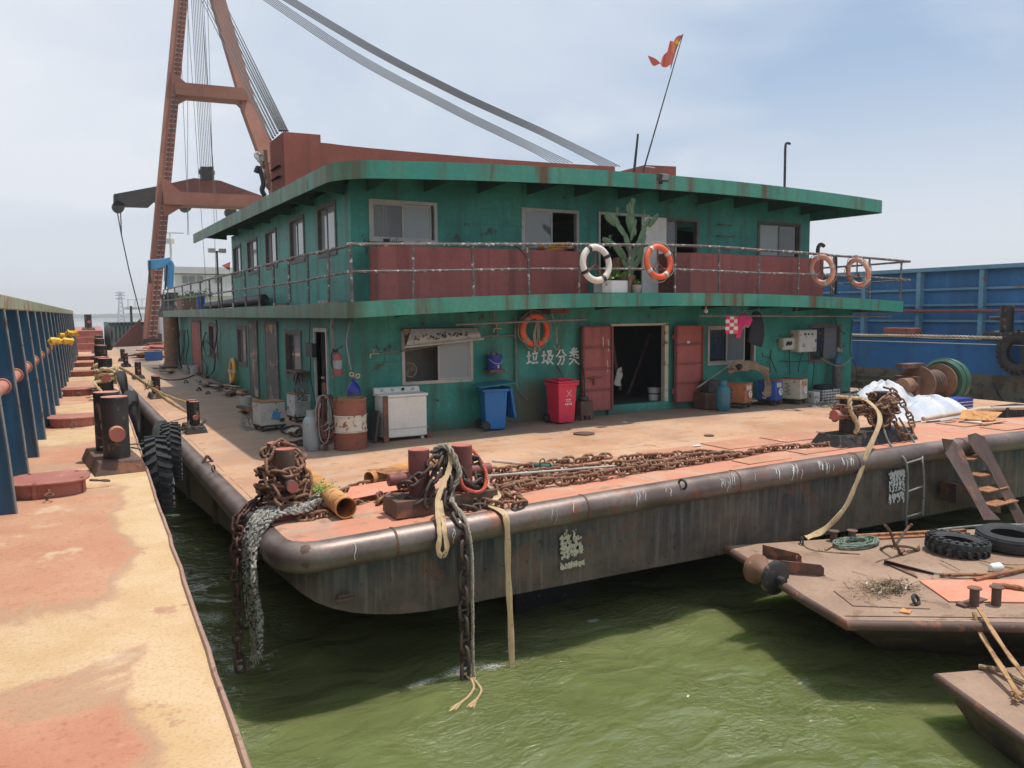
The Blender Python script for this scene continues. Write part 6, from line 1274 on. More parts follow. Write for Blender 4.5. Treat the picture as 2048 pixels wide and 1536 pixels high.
# canvas awning
aw=thing('canvas_awning','rolled grey canvas blind with torn lettering slanting over the kitchen window','awning',Py(880,675,13.8))
yA=13.84; A0=Py(822,658,yA); A1=Py(953,655,yA); B0=Py(806,694,yA); B1=Py(957,677,yA)
from mathutils import noise as NZ
def aw_(a,b): p=A0.lerp(A1,a).lerp(B0.lerp(B1,a),b); return p+V((0,-.10*b-.04*math.sin(b*3)+.02*NZ.noise(V((a*6,b*3,0))),.015*math.sin(a*12)*b))
m=MB(); m.grid(aw_,30,10); part('canvas',m,'canvas',aw,ang=180)
m=MB(); m.cyl(Py(800,657,yA-.02),Py(958,655,yA-.02),.012,n=6); part('top_bar',m,'black_steel',aw)
m=MB(); m.cyl(B0+V((-.03,-.12,0)),B1+V((.05,-.12,.0)),.022,n=8); part('bottom_roll',m,'canvas',aw)
m=MB(); random.seed(77)
for i in range(64):
    a=.08+.78*random.random(); b=.50+random.gauss(0,.11); p=aw_(a,b)+V((0,-.008,0)); m.box(p,(random.uniform(.008,.05),.004,random.uniform(.006,.04)),M=Matrix.Rotation(random.uniform(-.5,.5),3,'Y'))
part('torn_lettering',m,'black_tape',aw,kind='stuff')
m=MB(); m.prism([Py(806,660,yA-.02),Py(822,656,yA-.02),Py(812,672,yA-.02)],(0,.01,0)); part('torn_corner',m,'cloth_tan',aw)
# fan and clutter in the kitchen window
c=Py(820,740,14.12); m=MB(); m.torus(c,.13,.015,(0,-1,.1),20,6); 
for k in range(10): a=k*.314; m.cyl(c-V((math.cos(a)*.13,0,math.sin(a)*.13)),c+V((math.cos(a)*.13,0,math.sin(a)*.13)),.004,n=3)
top('electric_fan',m,'cloth_tan','round wire fan behind the kitchen window','fan')
# drum
c=V((Py(700,850,13.3).x,13.3,cb(4.4))); t=thing('oil_drum','rusty red oil drum with a white painted band, standing at the deckhouse corner','drum',c)
R0=.285; H=.86
def ring(z0,z1,mat,nm):
    m=MB(); pr=[(R0,z0)]; 
    for zz in(.29,.575):
        if z0<zz<z1: pr+=[(R0,zz-.025),(R0+.014,zz),(R0,zz+.025)]
    m.lathe(pr+[(R0,z1)],c,(0,0,1),36); return part(nm,m,mat,t,ang=50)
ring(0,.30,'drum_red','shell'); ring(.302,.575,'drum_white','white_band'); ring(.577,H,'drum_red','shell')
m=MB(); m.lathe([(0,H-.02),(R0-.015,H-.02),(R0-.012,H+.005),(R0+.008,H+.005),(R0+.008,H-.015)],c,(0,0,1),36); part('top_rim',m,'rust',t)
m=MB()
for zz in(.30,.576): m.torus(c+V((0,0,zz)),R0+.004,.011,(0,0,1),36,6)
part('rolling_hoop',m,'drum_white',t)
m=MB(); random.seed(5)
for k in range(8): m.box(c+V((random.uniform(-.18,.18),random.uniform(-.18,.18),H+.0)),(random.uniform(.05,.2),.02,.02),random.random()*3)
top('rag_scraps',m,'cloth_tan','scraps of wood and rag lying on top of the rusty drum','scraps')
# gas and oxygen bottles
def bottle(label,c,r,h,mat,neck=True,name='gas_bottle',collar=None,cat='gas bottle',topmat=None):
    t=thing(name,label,cat,c); c=V(c); m=MB(); m.lathe([(0,.03),(r*.85,.03),(r,.08),(r,h*.72),(r*.93,h*.82),(r*.6,h*.93),(r*.25,h*.97),(0,h*.975)],c,(0,0,1),28); part('body',m,mat,t)
    m=MB(); m.lathe([(r*.75,0),(r*.8,.0),(r*.8,.05),(r*.75,.05)],c,(0,0,1),24); part('foot_ring',m,mat,t)
    m=MB(); m.cyl(c+V((0,0,h*.95)),c+V((0,0,h*1.06)),.025,n=10); m.cyl(c+V((-.03,0,h*1.04)),c+V((.04,0,h*1.04)),.014,n=8); part('valve',m,'brass',t)
    if collar: m=MB(); m.lathe([(r*.52,h*.93),(r*.55,h*.93),(r*.55,h*1.1),(r*.5,h*1.1),(r*.5,h*.93)],c,(0,0,1),20); part('collar',m,mat,t)
    return t
cg=V((Py(1449,790,13.1).x,13.15,cb(12.4))); bottle('blue grey gas bottle standing alone in front of the orange welder',cg,.165,.62,'gas_blue',collar=True)
cg=V((Py(622,850,13.75).x,13.5,cb(3.9))); cg=V((Py(623,850,13.55).x,13.55,cb(4.0))); bottle('pale grey gas bottle tangled in hoses left of the rusty drum',cg,.15,.62,'gas_grey',collar=True)
def ocyl(label,x,y,h,mat,topm,r=.115,lean=0):
    c=V((x,y,cb(x))); t=thing('oxygen_cylinder',label,'gas cylinder',c); a=V((math.sin(lean),0,math.cos(lean))); m=MB(); m.lathe([(0,0),(r,0),(r,h*.8)],c,a,24); part('body',m,mat,t); m=MB(); m.lathe([(r,h*.8),(r*.96,h*.86),(r*.6,h*.94),(r*.25,h*.98),(r*.25,h*1.03),(0,h*1.03)],c,a,24); part('shoulder',m,topm,t)
    m=MB(); q=c+a*h*1.05; m.cyl(q,q+a*.07,.03,n=8); m.cyl(q+V((-.05,0,.02)),q+V((.06,-.02,.02)),.018,n=8); m.torus(q+V((.06,-.06,.03)),.035,.014,(0,-1,0),14,6); m.torus(q+V((-.05,-.05,.06)),.035,.014,(0,-1,.3),14,6); part('regulator',m,'brass',t); return t
ocyl('tall brown oxygen cylinder with blue shoulder behind the rusty drum',Py(708,800,13.75).x,13.75,1.12,'cyl_grey','deep_blue',.13)
ocyl('tall grey oxygen cylinder chained at the right end of the front wall',Py(1678,750,13.7).x,13.75,1.18,'cyl_grey','gas_blue',.12)
# fire extinguisher
c=Px(676,750,4.45); t=thing('fire_extinguisher','red fire extinguisher hung at the deckhouse corner','fire extinguisher',c)
c=V((4.66,13.86,c.z)); c=Py(676,751,13.86); m=MB(); m.lathe([(0,0),(.075,0),(.08,.02),(.08,.33),(.05,.39),(.02,.41),(0,.41)],c,(0,0,1),20); b=part('cylinder',m,'red_panel',t); m=MB(); m.lathe([(.082,.12),(.082,.27)],c,(0,0,1),20); part('label_band',m,'gas_grey',b)
m=MB(); m.cyl(c+V((0,0,.4)),c+V((0,0,.46)),.02,n=8); m.tube([c+V((-.02,0,.46)),c+V((.1,-.02,.52))],.012,5); m.tube([c+V((-.02,0,.44)),c+V((-.09,-.02,.47))],.012,5); part('valve_lever',m,'black_steel',t); m=MB(); m.tube(smooth([c+V((-.03,0,.43)),c+V((-.11,-.02,.4)),c+V((-.12,-.03,.2)),c+V((-.10,-.05,.12))],5),.012,6); part('hose',m,'hose_black',t)
# electric meter, cables on the side wall
m=MB(); c=Px(622,700,4.5); m.box(c,(.1,.5,.28)); top('switch_box',m,'dark_box','open dark switch box on the side wall left of the open brown door','switch box',bev=.01)
def cable(name,pts,r,mat,label,cat='cable',n=5): m=MB(); m.tube(smooth(pts,8),r,n); return top(name,m,mat,label,cat)
pxl=lambda u,v,x=4.5: Px(u,v,x)
cable('wall_cable',[pxl(620,640),pxl(619,680),pxl(618,700)],.01,'hose_black','black cable down to the switch box on the side wall')
cable('wall_cable',[pxl(621,715),pxl(622,760),pxl(630,800),pxl(634,830)],.01,'hose_black','black cable drooping from the switch box to the deck')
cable('wall_cable',[pxl(433,640),pxl(434,665),pxl(428,700),pxl(415,712),pxl(407,695),pxl(410,680),pxl(425,700),pxl(430,712),pxl(428,740),pxl(420,750)],.025,'hose_black','thick black hose looped on the side wall by the maroon door')
cable('wall_cable',[pxl(412,665),pxl(404,690),pxl(405,715),pxl(413,735),pxl(414,750)],.022,'hose_black','second black hose arched beside the maroon door')
cable('wall_cable',[pxl(692,633,4.6)+V((0,-.3,0)),Py(693,680,13.9),Py(697,715,13.9),Py(702,740,13.9)],.012,'gas_grey','pale hose running down the wall behind the oxygen cylinder')
cable('wall_pipe',[Py(667,634,13.95)+V((-.04,-.05,0)),Py(668,755,13.95)+V((-.04,-.05,0))],.03,'pipe_grey','grey conduit running down the aft corner of the deckhouse','pipe')
random.seed(71); cbn=thing('cable_bundle','bundle of black welding cables spilling from the side window tray to the welders','cable',Px(598,742,4.48))
for k in range(7):
    u=592+k*2.2; P=[Px(u,742,4.48),Px(u-3+random.uniform(-4,4),765,4.42),Px(u+random.uniform(-10,12),785,4.35),Px(u+random.uniform(-18,20),800,4.3)]
    m=MB(); m.tube(smooth(P,8),.012,5); part('cable',m,'hose_black',cbn)
# white welders left
def welder(label,c,w,d,h,rz,mat,face=None,wheel=False,grid_=True,lidm='rust'):
    c=V(c); t=thing('welding_machine',label,'welder',c); M=Matrix.Rotation(rz,3,'Z'); P=lambda x,y,z:c+M@V((x,y,z))
    m=MB(); m.box(P(0,0,.12+h/2),(w,d,h),M=M); b=part('case',m,mat,t,bev=.008)
    m=MB(); m.box(P(0,0,.125+h),(w+.02,d+.02,.012),M=M); part('lid',m,lidm,t)
    for sx in(-1,1):
        for sy in(-1,1): m=MB(); q=P(sx*w*.4,sy*d*.4,.05); m.cyl(q-M@V((.02,0,0)),q+M@V((.02,0,0)),.05,n=12); part('wheel',m,'dark_box',t)
    m=MB(); m.box(P(0,0,.10),(w*1.02,d*1.02,.03),M=M); part('base_frame',m,'black_steel',t)
    if face=='fan':
        m=MB(); q=P(.06,-d/2-.004,.12+h*.42); m.cyl(q,q+M@V((0,-.01,0)),.085,n=24); part('fan_disc',m,'sky_blue',b); m=MB()
        for k in range(4): a=k*1.57+.5; m.box(q+M@V((math.cos(a)*.10,-.012,math.sin(a)*.10)),(.03,.006,.012),M=M@Matrix.Rotation(-a,3,'Y'))
        part('fan_guard',m,'black_tape',b); m=MB(); m.box(P(w*.36,-d/2-.006,.12+h*.2),(.09,.012,.07),M=M); part('socket',m,'dark_box',b)
    if face=='plate':
        m=MB(); m.box(P(-.02,-d/2-.004,.12+h*.8),(w*.55,.006,h*.28),M=M); part('name_plate',m,'plain_white',b)
        for k in range(3): m=MB(); m.box(P(-.04,-d/2-.009,.12+h*(.88-.08*k)),(w*(.4-.05*k),.004,.016),M=M); part('print_line',m,'black_tape',b)
        m=MB(); m.box(P(w*.34,-d/2-.006,.12+h*.8),(.05,.01,.1),M=M); part('switch',m,'dark_box',b)
    if face=='wheel':
        x0=w/2+.004; q=P(w/2+.05,-.02,.12+h*.45)
        ax_=M@V((1,0,0)); m=MB(); m.torus(q,.075,.012,ax_,22,6); y_,z_,_=basis(ax_)
        for k in range(3): a=k*2.09; m.cyl(q,q+(y_*math.cos(a)+z_*math.sin(a))*.075,.009,n=5)
        m.cyl(P(w/2,-.02,.12+h*.45),q,.012,n=6); part('hand_wheel',m,'plain_white',b)
        m=MB(); m.box(P(w/2+.004,0,.12+h*.78),(.006,d*.6,h*.22),M=M); part('name_plate',m,'cream_box' if mat!='cream_box' else 'rust_orange',b)
        for k in range(6): m=MB(); m.box(P(-w*.1+.05*(k%2),-d/2-.002,.12+h*(.75-.1*k)),(.08,.006,.02),M=M); part('vent_slot',m,'dark_box',b)
    return t
c=V((Py(543,830,13.0).x,13.25,cb(3.1))); c=G(541,862); welder('dirty white welder case with a blue fan disc, nearest on the side deck',c+V((.03,.22,0)),.50,.50,.46,.10,'old_white','fan')
c=G(612,845); welder('dirty white welder with a printed plate, behind the pale gas bottle',c+V((.02,.35,0)),.50,.5,.48,.10,'old_white','plate')
c=V((Py(1478,790,13.4).x,13.55,cb(12.7))); welder('orange brown welder with a white hand wheel, left of the blue one',c+V((.05,0,0)),.62,.42,.44,-1.2,'orange_box','wheel',lidm='cloth_tan')
c=V((Py(1549,790,13.4).x,13.55,cb(14))); welder('blue welder with a white hand wheel in the row by the wall',c+V((.0,0,0)),.46,.38,.46,-1.25,'blue_box','wheel')
c=V((Py(1592,790,13.4).x,13.55,cb(15))); welder('cream rusty welder with a white hand wheel beside the crates',c+V((.05,0,0)),.56,.42,.48,-1.25,'cream_box','wheel')
c=V((Py(1425,790,13.5).x,13.65,cb(12.2))); m=MB(); m.box(c+V((0,0,.2)),(.5,.4,.36)); top('dark_welder',m,'brown_steel','rusty dark cabinet left of the gas bottle under the heap','cabinet',bev=.01)
m=MB(); m.box(c+V((.05,-.03,.52)),(.36,.3,.26)); m.box(c+V((.05,-.19,.55)),(.22,.01,.12)); top('battery_charger',m,'dark_box','black instrument box with panel on the rusty cabinet','box',bev=.01)
# tan hose heap over the orange welder
random.seed(81)
hs=thing('fire_hose_heap','tan flat fire hose heaped over the orange welder and spilling down','hose',Py(1490,735,13.6))
for k in range(9):
    P=[Py(1455+random.uniform(-5,15),738+random.uniform(-6,8),13.6),Py(1480+random.uniform(-10,10),728+random.uniform(-4,10),13.5),Py(1505+random.uniform(-10,10),730+random.uniform(-6,10),13.5),Py(1530+random.uniform(-6,8),745+random.uniform(-6,8),13.45),Py(1536+random.uniform(-6,8),770+8*(k%3),13.4),Py(1515+random.uniform(-20,20),790+random.uniform(-6,8),13.3)][:(6 if k<4 else 4)]
    part('hose_fold',strap(P,.1,'cloth_tan',None,wdir=(0,.6,.8),th=.01),'cloth_tan',hs)
m=MB(); m.box(Py(1476,733,13.55),(.3,.2,.14),.4); top('black_bag',m,'jacket','dark bag lying on the heap over the orange welder','bag',bev=.04)
m=MB(); m.cyl(Py(1395,775,13.3),Py(1462,728,13.5),.02,n=8); top('leaning_pole',m,'pipe_grey','grey pole leaning from the deck onto the hose heap','pole')
# posts and crates
m=MB(); m.tube([Py(1540,745,13.8),Py(1540,715,13.8),Py(1525,713,13.8),Py(1525,705,13.8)],.012,5); m.tube([Py(1542,700,13.8),Py(1541,715,13.8),Py(1553,745,13.8)],.012,5); top('rod_stand',m,'black_steel','thin black rod stand behind the blue welder','stand')
c=V((Py(1657,790,13.4).x,13.5,cb(16.5))); t=thing('plastic_crate','pale slatted plastic crate at the right end of the welder row','crate',c)
for z in(.02,.09,.16,.23,.30):
    m=MB(); m.box(c+V((0,-.18,z)),(.60,.012,.028)); m.box(c+V((.3,0,z)),(.012,.36,.028)); m.box(c+V((-.3,0,z)),(.012,.36,.028)); m.box(c+V((0,.18,z)),(.60,.012,.028)); part('slat',m,'old_white',t)
for k in range(7): m=MB(); m.box(c+V((-.3+.1*k,-.182,.16)),(.02,.014,.32)); part('upright',m,'old_white',t)
m=MB(); m.box(c+V((-.05,.02,.36)),(.5,.3,.14),.2); top('black_tool_bag',m,'jacket','black bag of tools in the pale plastic crate','bag',bev=.04)
m=MB(); m.box(V((Py(1628,790,13.4).x,13.45,cb(16)+.14)),(.2,.3,.28)); top('white_canister',m,'old_white','small white canister between cream welder and crate','canister',bev=.02)
# cabinets
def cab(u0,v0,u1,v1,y,label):
    a=Py(u0,v0,y); b=Py(u1,v1,y); t=thing('electric_cabinet',label,'electric cabinet',V(((a.x+b.x)/2,y,b.z))); m=MB(); m.bx(a.x,b.x,y,13.998,b.z,a.z); part('case',m,'cream_box',t,bev=.01); m=MB(); m.bx(a.x+.02,b.x-.02,y-.012,y-.001,b.z+.02,a.z-.02); d=part('door',m,'old_white',t,bev=.004); return t,d,a,b
t,d,a,b=cab(1598,660,1633,703,13.72,'large cream electric cabinet with three knobs on the front wall')
for k in range(3): m=MB(); q=V((a.x+(b.x-a.x)*(.3+.2*k),13.705,a.z-.2*(a.z-b.z))); m.cyl(q,q+V((0,-.02,0)),.022,n=12); part('knob',m,'black_tape',d)
m=MB(); q=V((b.x-.06,13.70,(a.z+b.z)/2)); m.box(q,(.02,.02,.07)); part('handle',m,'black_tape',d)
t,d,a,b=cab(1566,676,1590,699,13.86,'small cream switch cabinet left of the large one'); m=MB()
for k in range(4): m.box((a.x+.12+.05*k,13.84,(a.z+b.z)/2+.02*(k%2)),(.03,.03,.09))
part('breaker',m,'black_tape',d)
for i,(P,l_) in enumerate(((([Py(1578,700,13.9),Py(1579,725,13.85),Py(1580,750,13.8)]),'black cable below the small switch cabinet'),([Py(1605,705,13.9),Py(1600,722,13.85),Py(1596,745,13.8)],'brown cable dropping from the large cabinet'),([Py(1620,705,13.9),Py(1628,730,13.8),Py(1625,765,13.7),Py(1622,800,13.5)],'cable from the large cabinet down to the deck'),([Py(1560,722,13.9),Py(1590,723,13.85),Py(1622,721,13.85)],'cable strung level under the cabinets'),([Py(1640,715,13.9),Py(1670,731,13.6),Py(1690,728,13.5),Py(1705,715,13.7)],'grey hose curved round the tall oxygen cylinder'),([Py(1668,632,13.8),Py(1675,655,13.8),Py(1690,668,13.8)],'cable drooping below the balcony at the right corner'),([Py(1705,640,13.9),Py(1700,700,13.8),Py(1712,735,13.6),Py(1716,775,13.4),Py(1740,790,13.2),Py(1765,790,13.1)],'black cable from the right wall corner out over the deck'))):
    cable('wall_cable',P,.012,'hose_grey' if 'grey' in l_ else 'hose_black',l_)
random.seed(91)
def coil(label,c,R,n,mat,r=.012,sq=.6,name='cable_coil',hgt=.12,axis=None,kk=3.1):
    m=MB(); P=[]
    for i in range(n*9): a=2*math.pi*i/9; rr=R*(.65+.35*math.sin(i*.37*kk)); P.append(V(c)+V((rr*math.cos(a)+.12*R*math.sin(i*.13),sq*rr*math.sin(a),.015+hgt*(.5+.5*math.sin(i*.71))*random.random())))
    m.tube(smooth(P,3),r,5); return top(name,m,mat,label,'cable')
coil('tangle of black and grey welding cable on the deck below the crate',G(1625,800)+V((0,-.1,0)),.75,7,'hose_black',.013,.35)
coil('grey cable tangle beside the right end of the wall',G(1570,803)+V((.3,-.1,0)),.6,5,'hose_grey',.011,.35)
coil('loop of cable on the sunlit deck right of the deckhouse',G(1735,800),.8,3,'hose_black',.012,.3)
# hanging clothes
def cloth(pts,y,mat,label,name='hanging_shirt',cat='shirt',th=.03,seed=0):
    P=[Py(u,v,y) for u,v in pts]; m=MB(); c=sum(P,V((0,0,0)))/len(P); Q=[]
    n=len(P); vs=[p for p in P]+[p+V((0,th,0)) for p in P]+[c+V((0,-th*.8,0)),c+V((0,th*2,0))]
    fs=[(i,(i+1)%n,2*n) for i in range(n)]+[(n+(i+1)%n,n+i,2*n+1) for i in range(n)]+[(i,n+i,n+(i+1)%n,(i+1)%n) for i in range(n)]
    m.add(vs,fs); return top(name,m,mat,label,cat,ang=60)
cloth([(1470,636),(1478,629),(1490,627),(1503,631),(1505,640),(1500,652),(1490,650),(1483,660),(1480,676),(1472,675),(1474,650)],13.05,'pink','bright pink shirt hanging from the pipe under the balcony')
t=thing('checked_cloth','white and red patterned cloth hanging left of the pink shirt','cloth',Py(1465,650,13.0))
m=MB(); a=Py(1452,632,13.0); b=Py(1475,667,13.0)
for i in range(3):
    for j in range(5):
        m=MB(); x0=a.x+(b.x-a.x)*i/3; z0_=b.z+(a.z-b.z)*j/5; m.bx(x0,x0+(b.x-a.x)/3,13.0+.01*math.sin(i*2+j),13.02,z0_,z0_+(a.z-b.z)/5); part('square',m,'plain_white' if (i+j)%2 else ('red_bin' if i<2 else 'orange_ring'),t)
cloth([(1510,624),(1516,622),(1522,626),(1528,650),(1529,672),(1524,694),(1512,690),(1503,688),(1498,682),(1503,650),(1506,632)],13.05,'jacket','dark jacket hanging right of the pink shirt','hanging_jacket','jacket',.06)
for u in(1476,1490,1518): m=MB(); q=Py(u,626,13.06); m.tube([q+V((-.12,0,-.03)),q+V((0,0,.05)),q+V((.12,0,-.03))],.005,4); m.tube([q+V((0,0,.05)),q+V((0,0,.12))],.005,4); top('clothes_hanger',m,'alu',{1476:'wire hanger holding the patterned cloth',1490:'wire hanger holding the pink shirt',1518:'wire hanger holding the dark jacket'}[u],'hanger')
c=Py(1412,618,13.0); t=thing('light_bulb','white bulb hanging under the balcony left of the hanging clothes','light bulb',c); m=MB(); m.lathe([(0,-.09),(.035,-.075),(.045,-.045),(.03,-.01),(.018,.01)],c,(0,0,1),14); part('globe',m,'plain_white',t); m=MB(); m.cyl(c,c+V((0,0,.06)),.022,n=10); part('socket',m,'grey_block',t)
# doorway contents
c=Py(1308,798,14.5); c.z=.33; t=thing('white_bucket','white plastic bucket with wire handle just inside the doorway','bucket',c); m=MB(); m.lathe([(0,0),(.12,0),(.145,.27),(.155,.28),(.14,.28),(.12,.02)],c,(0,0,1),20); part('pail',m,'plain_white',t); m=MB(); m.lathe([(.137,.14),(.135,.22)],c,(0,0,1),20); part('print_band',m,'gas_blue',t)
cloth([(1236,738),(1243,734),(1246,750),(1240,765),(1243,772),(1234,772),(1228,768),(1232,752)],14.6,'old_white','pale rag hanging in the gloom of the doorway','hanging_rag','rag',.02)
m=MB(); m.cyl(Py(1220,665,15),Py(1240,780,15),.05,n=6); m.cyl(Py(1300,668,15.5),Py(1255,790,15.5),.05,n=6); top('inner_ladder',m,'brown_steel','dim sloping ladder inside the dark doorway','ladder')
m=MB(); c=G(1350,812); m.cyl(c,c+V((0,0,.16)),.08,n=14); top('small_pot',m,'maroon','small maroon pot below the right door leaf','pot')
# hose tower left of drum
random.seed(95)
pc_=V((Py(650,830,13.35).x,13.35,cb(4.2)))
hs=thing('hose_stand','post with coils of red and grey gas hose hanging left of the drum','hose',pc_)
m=MB(); m.cyl(pc_,pc_+V((0,0,1.15)),.04,n=10); part('post',m,'brown_steel',hs)
for k in range(12):
    q=pc_+V((random.uniform(-.06,.08),-.06,.95)); w=random.uniform(.08,.17); h=random.uniform(.5,.85); P=[q+V((w*math.sin(2*math.pi*i/16),-.03*math.cos(i)+random.uniform(-.02,.02),-h/2+h/2*math.cos(2*math.pi*i/16))) for i in range(16)]
    m=MB(); m.tube(smooth(P,2,True),.011,5,closed=True); part('hose_loop',m,['hose_red','hose_grey','hose_black'][k%3],hs)
coil('tangle of dull red hose on the deck left of the rusty drum',G(640,885)+V((.05,.05,0)),.5,7,'hose_red',.013,.5,'hose_tangle')
coil('tangle of black hose in front of the pale gas bottle',G(618,890)+V((0,.1,0)),.34,5,'hose_black',.011,.6,'hose_tangle',kk=2.3)
coil('grey cable loops left of the nearest white welder',G(503,858)+V((0,.1,0)),.22,5,'hose_grey',.010,1.4,hgt=.35,kk=4.1)
coil('dark cable loop between the two white welders',G(585,868)+V((0,.1,0)),.22,3,'hose_black',.012,.6,kk=1.1)
m=MB(); m.tube([Py(575,885,13)],.01) if False else None
cable('hose_run',[G(570,889,.02),G(590,884,.02),G(612,880,.03),G(640,876,.03),G(660,874,.05)],.013,'hose_red','red hose trailing straight to the left on the deck')
# scrap piles by side wall
random.seed(101)
def scrap(u,v,n,label,rx=.4,ry=.8,name='scrap_pile'):
    t=thing(name,label,'scrap',G(u,v))
    for k in range(n):
        p=G(u,v)+V((random.uniform(-rx,rx),random.uniform(-ry,ry),.03+.02*k*.6)); m=MB(); m.box(p,(random.uniform(.05,.2),random.uniform(.3,1.0),random.uniform(.015,.05)),M=Matrix.Rotation(random.uniform(-.7,.7),3,'Z')@Matrix.Rotation(random.uniform(-.12,.12),3,'Y')); part('offcut',m,random.choice(['brown_steel','rust','black_steel','wood','brown_steel']),t)
scrap(462,785,16,'low pile of rusty steel offcuts along the side wall',.35,1.2); scrap(505,830,12,'stack of rusty plates left of the nearest white welder',.16,.35); scrap(440,776,8,'few cloth covered offcuts beneath the yellow lifebuoy',.3,.9); scrap(415,753,6,'small offcuts lying near the maroon side door',.3,1.2)
m=MB(); c=G(492,815); m.lathe([(0,0),(.13,0),(.155,.28),(.14,.28),(.12,.02)],c,(0,0,1),18); top('white_tub',m,'old_white','white tub behind the nearest white welder','tub')
for i,(u,v,l_) in enumerate(((390,750,'white paint bucket with blue label by the maroon side door'),(376,748,'smaller grey paint bucket by the maroon side door'))): c=G(u,v); m=MB(); m.lathe([(0,0),(.16,0),(.2,.36),(.18,.36),(.15,.02)],c,(0,0,1),18); top('paint_bucket',m,'old_white' if i==0 else 'gas_grey',l_,'bucket')
m=MB(); p=Px(600,742,4.5); m.box(p+V((-.05,0,0)),(.3,.9,.03)); top('window_shelf',m,'brown_steel','small rusty tray under the side window holding cables','shelf')
random.seed(55); cbn=thing('hose_bundle','dark hoses dangling on the wall between the rusty column and the maroon door','hose',Px(365,660,4.45))
for k in range(5): u=355+k*5; P=[Px(u,660,4.45),Px(u+random.uniform(-4,4),690,4.4),Px(u-3,720,4.3),Px(u+random.uniform(-3,3),738,4.2)]; m=MB(); m.tube(smooth(P,8),.02,5); part('hose',m,'hose_black',cbn)
cable('deck_cable',[G(398,745,.02),G(370,757,.02),G(340,760,.02),G(318,756,.02)],.02,'hose_black','black cable lying across the side deck to the small bollards')
m=MB(); c=G(395,764); m.cyl(c+V((0,-.6,.05)),c+V((.1,.9,.05)),.05,n=8); top('grinder_tool',m,'pipe_grey','long grey jack handle lying on the side deck','tool')
# ---------------- on the balcony ----------------
c=Py(1233,583,13.1); c.z=zb(10.3)+.262; t=thing('planter_box','white foam planter box full of bright succulents on the balcony','planter',c)
a=Py(1204,560,12.7); b=Py(1258,582,12.7); m=MB(); m.bx(a.x,b.x,12.68,12.98,c.z,c.z+.24); part('box',m,'plain_white',t,bev=.008)
m=MB(); m.bx(a.x-.02,a.x+.2,12.66,12.68,c.z,c.z+.24); part('front_sheet',m,'old_white',t)
random.seed(6); lf=MB()
for i in range(420):
    cx=a.x+random.random()*(b.x-a.x); cy=12.64+random.random()*.36; cz=c.z+.2+abs(random.gauss(.06,.06))+.09*math.sin((cx-a.x)*4)**2; s=random.uniform(.025,.05); d=V((random.gauss(0,.7),random.gauss(0,.7),1)).normalized(); q=d.orthogonal().normalized()*s*.6; o=V((cx,cy,cz)); lf.add([o,o+d*s+q,o+d*s*1.9,o+d*s-q],[(0,1,2,3)])
part('succulent_leaves',lf,'leaf',t,kind='stuff')
c2=Py(1272,583,12.75); c2.z=zb(10.6)+.262; t=thing('flower_pot','small grey pot with pale succulents right of the planter box','flower pot',c2); m=MB(); m.lathe([(0,0),(.09,0),(.12,.16),(.1,.16),(.08,.02)],c2,(0,0,1),16); part('pot',m,'grey_block',t); lf=MB()
for i in range(90): o=c2+V((random.gauss(0,.06),random.gauss(0,.06),.15+abs(random.gauss(.0,.05)))); d=V((random.gauss(0,.7),random.gauss(0,.7),1)).normalized(); s=.03; q=d.orthogonal().normalized()*s*.6; lf.add([o,o+d*s+q,o+d*s*1.9,o+d*s-q],[(0,1,2,3)])
part('leaves',lf,'leaf',t,kind='stuff')
# cactus
base=Py(1262,560,12.85); t=thing('cactus','tall branching prickly pear cactus on the balcony between the lifebuoys','cactus',V((base.x,12.85,c.z)))
m=MB(); m.lathe([(0,0),(.18,0),(.24,.34),(.22,.36),(.18,.3)],V((base.x-.1,12.95,c.z)),(0,0,1),18); part('pot',m,'winch_rust',t)
pads=[((1258,560),(1262,510),.06),((1262,520),(1280,480),.055),((1262,510),(1250,468),.05),((1278,485),(1290,455),.05),((1262,480),(1272,440),.055),((1284,460),(1300,438),.05),((1298,452),(1316,430),.055),((1250,470),(1232,445),.07),((1236,450),(1212,428),.065),((1268,470),(1256,432),.06),((1268,440),(1260,405),.055),((1262,430),(1256,410),.05),((1262,432),(1268,402),.045),((1266,405),(1266,398),.04),((1245,515),(1225,485),.04),((1228,490),(1206,478),.045),((1250,520),(1236,495),.05),((1275,510),(1290,470),.04),((1265,540),(1285,505),.05),((1258,540),(1245,520),.045)]
for (u0,v0),(u1,v1),w in pads:
    a=Py(u0,v0,12.85); b=Py(u1,v1,12.85); d=(b-a); Ln=d.length; d.normalize(); rz=random.uniform(-.6,.6); n_=Matrix.Rotation(rz,3,'Z')@V((0,1,0)); n_=(n_-d*n_.dot(d)).normalized(); s=n_.cross(d); m=MB()
    m.grid(lambda p,q:a-d*.02+d*(Ln+.04)*(.5-.5*math.cos(p*math.pi))+(s*math.cos(2*math.pi*q)*w*1.4+n_*math.sin(2*math.pi*q)*.018)*(math.sin(p*math.pi)**.6 if 0<p<1 else 0),10,12)
    for k in range(14):
        p=random.random(); q=a+d*Ln*p+s*random.uniform(-1,1)*w*.8*math.sin(p*3.1)-n_*.015; m.cyl(q,q-n_*.025+V((random.uniform(-.01,.01),0,random.uniform(-.01,.01))),.0018,.0005,n=3,cap=False)
    part('pad',m,'cactus',t,ang=180)
for (u,v) in((1234,420),(1288,425),(1220,475),(1286,485)): m=MB(); m.cyl(Py(u,v+22,12.85),Py(u,v-6,12.85),.012,n=6); [m.cyl(Py(u-4,v+6*k,12.85),Py(u+5,v+6*k-4,12.85),.006,n=4) for k in range(3)]; part('young_shoot',m,'cactus',t)
c=Py(1236,528,13.1); m=MB(); m.lathe([(0,-.14),(.12,-.12),(.15,0),(.1,.12),(0,.14)],c,(0,0,1),16); top('clay_jar',m,'winch_rust','dark brown jar standing behind the succulents','jar')
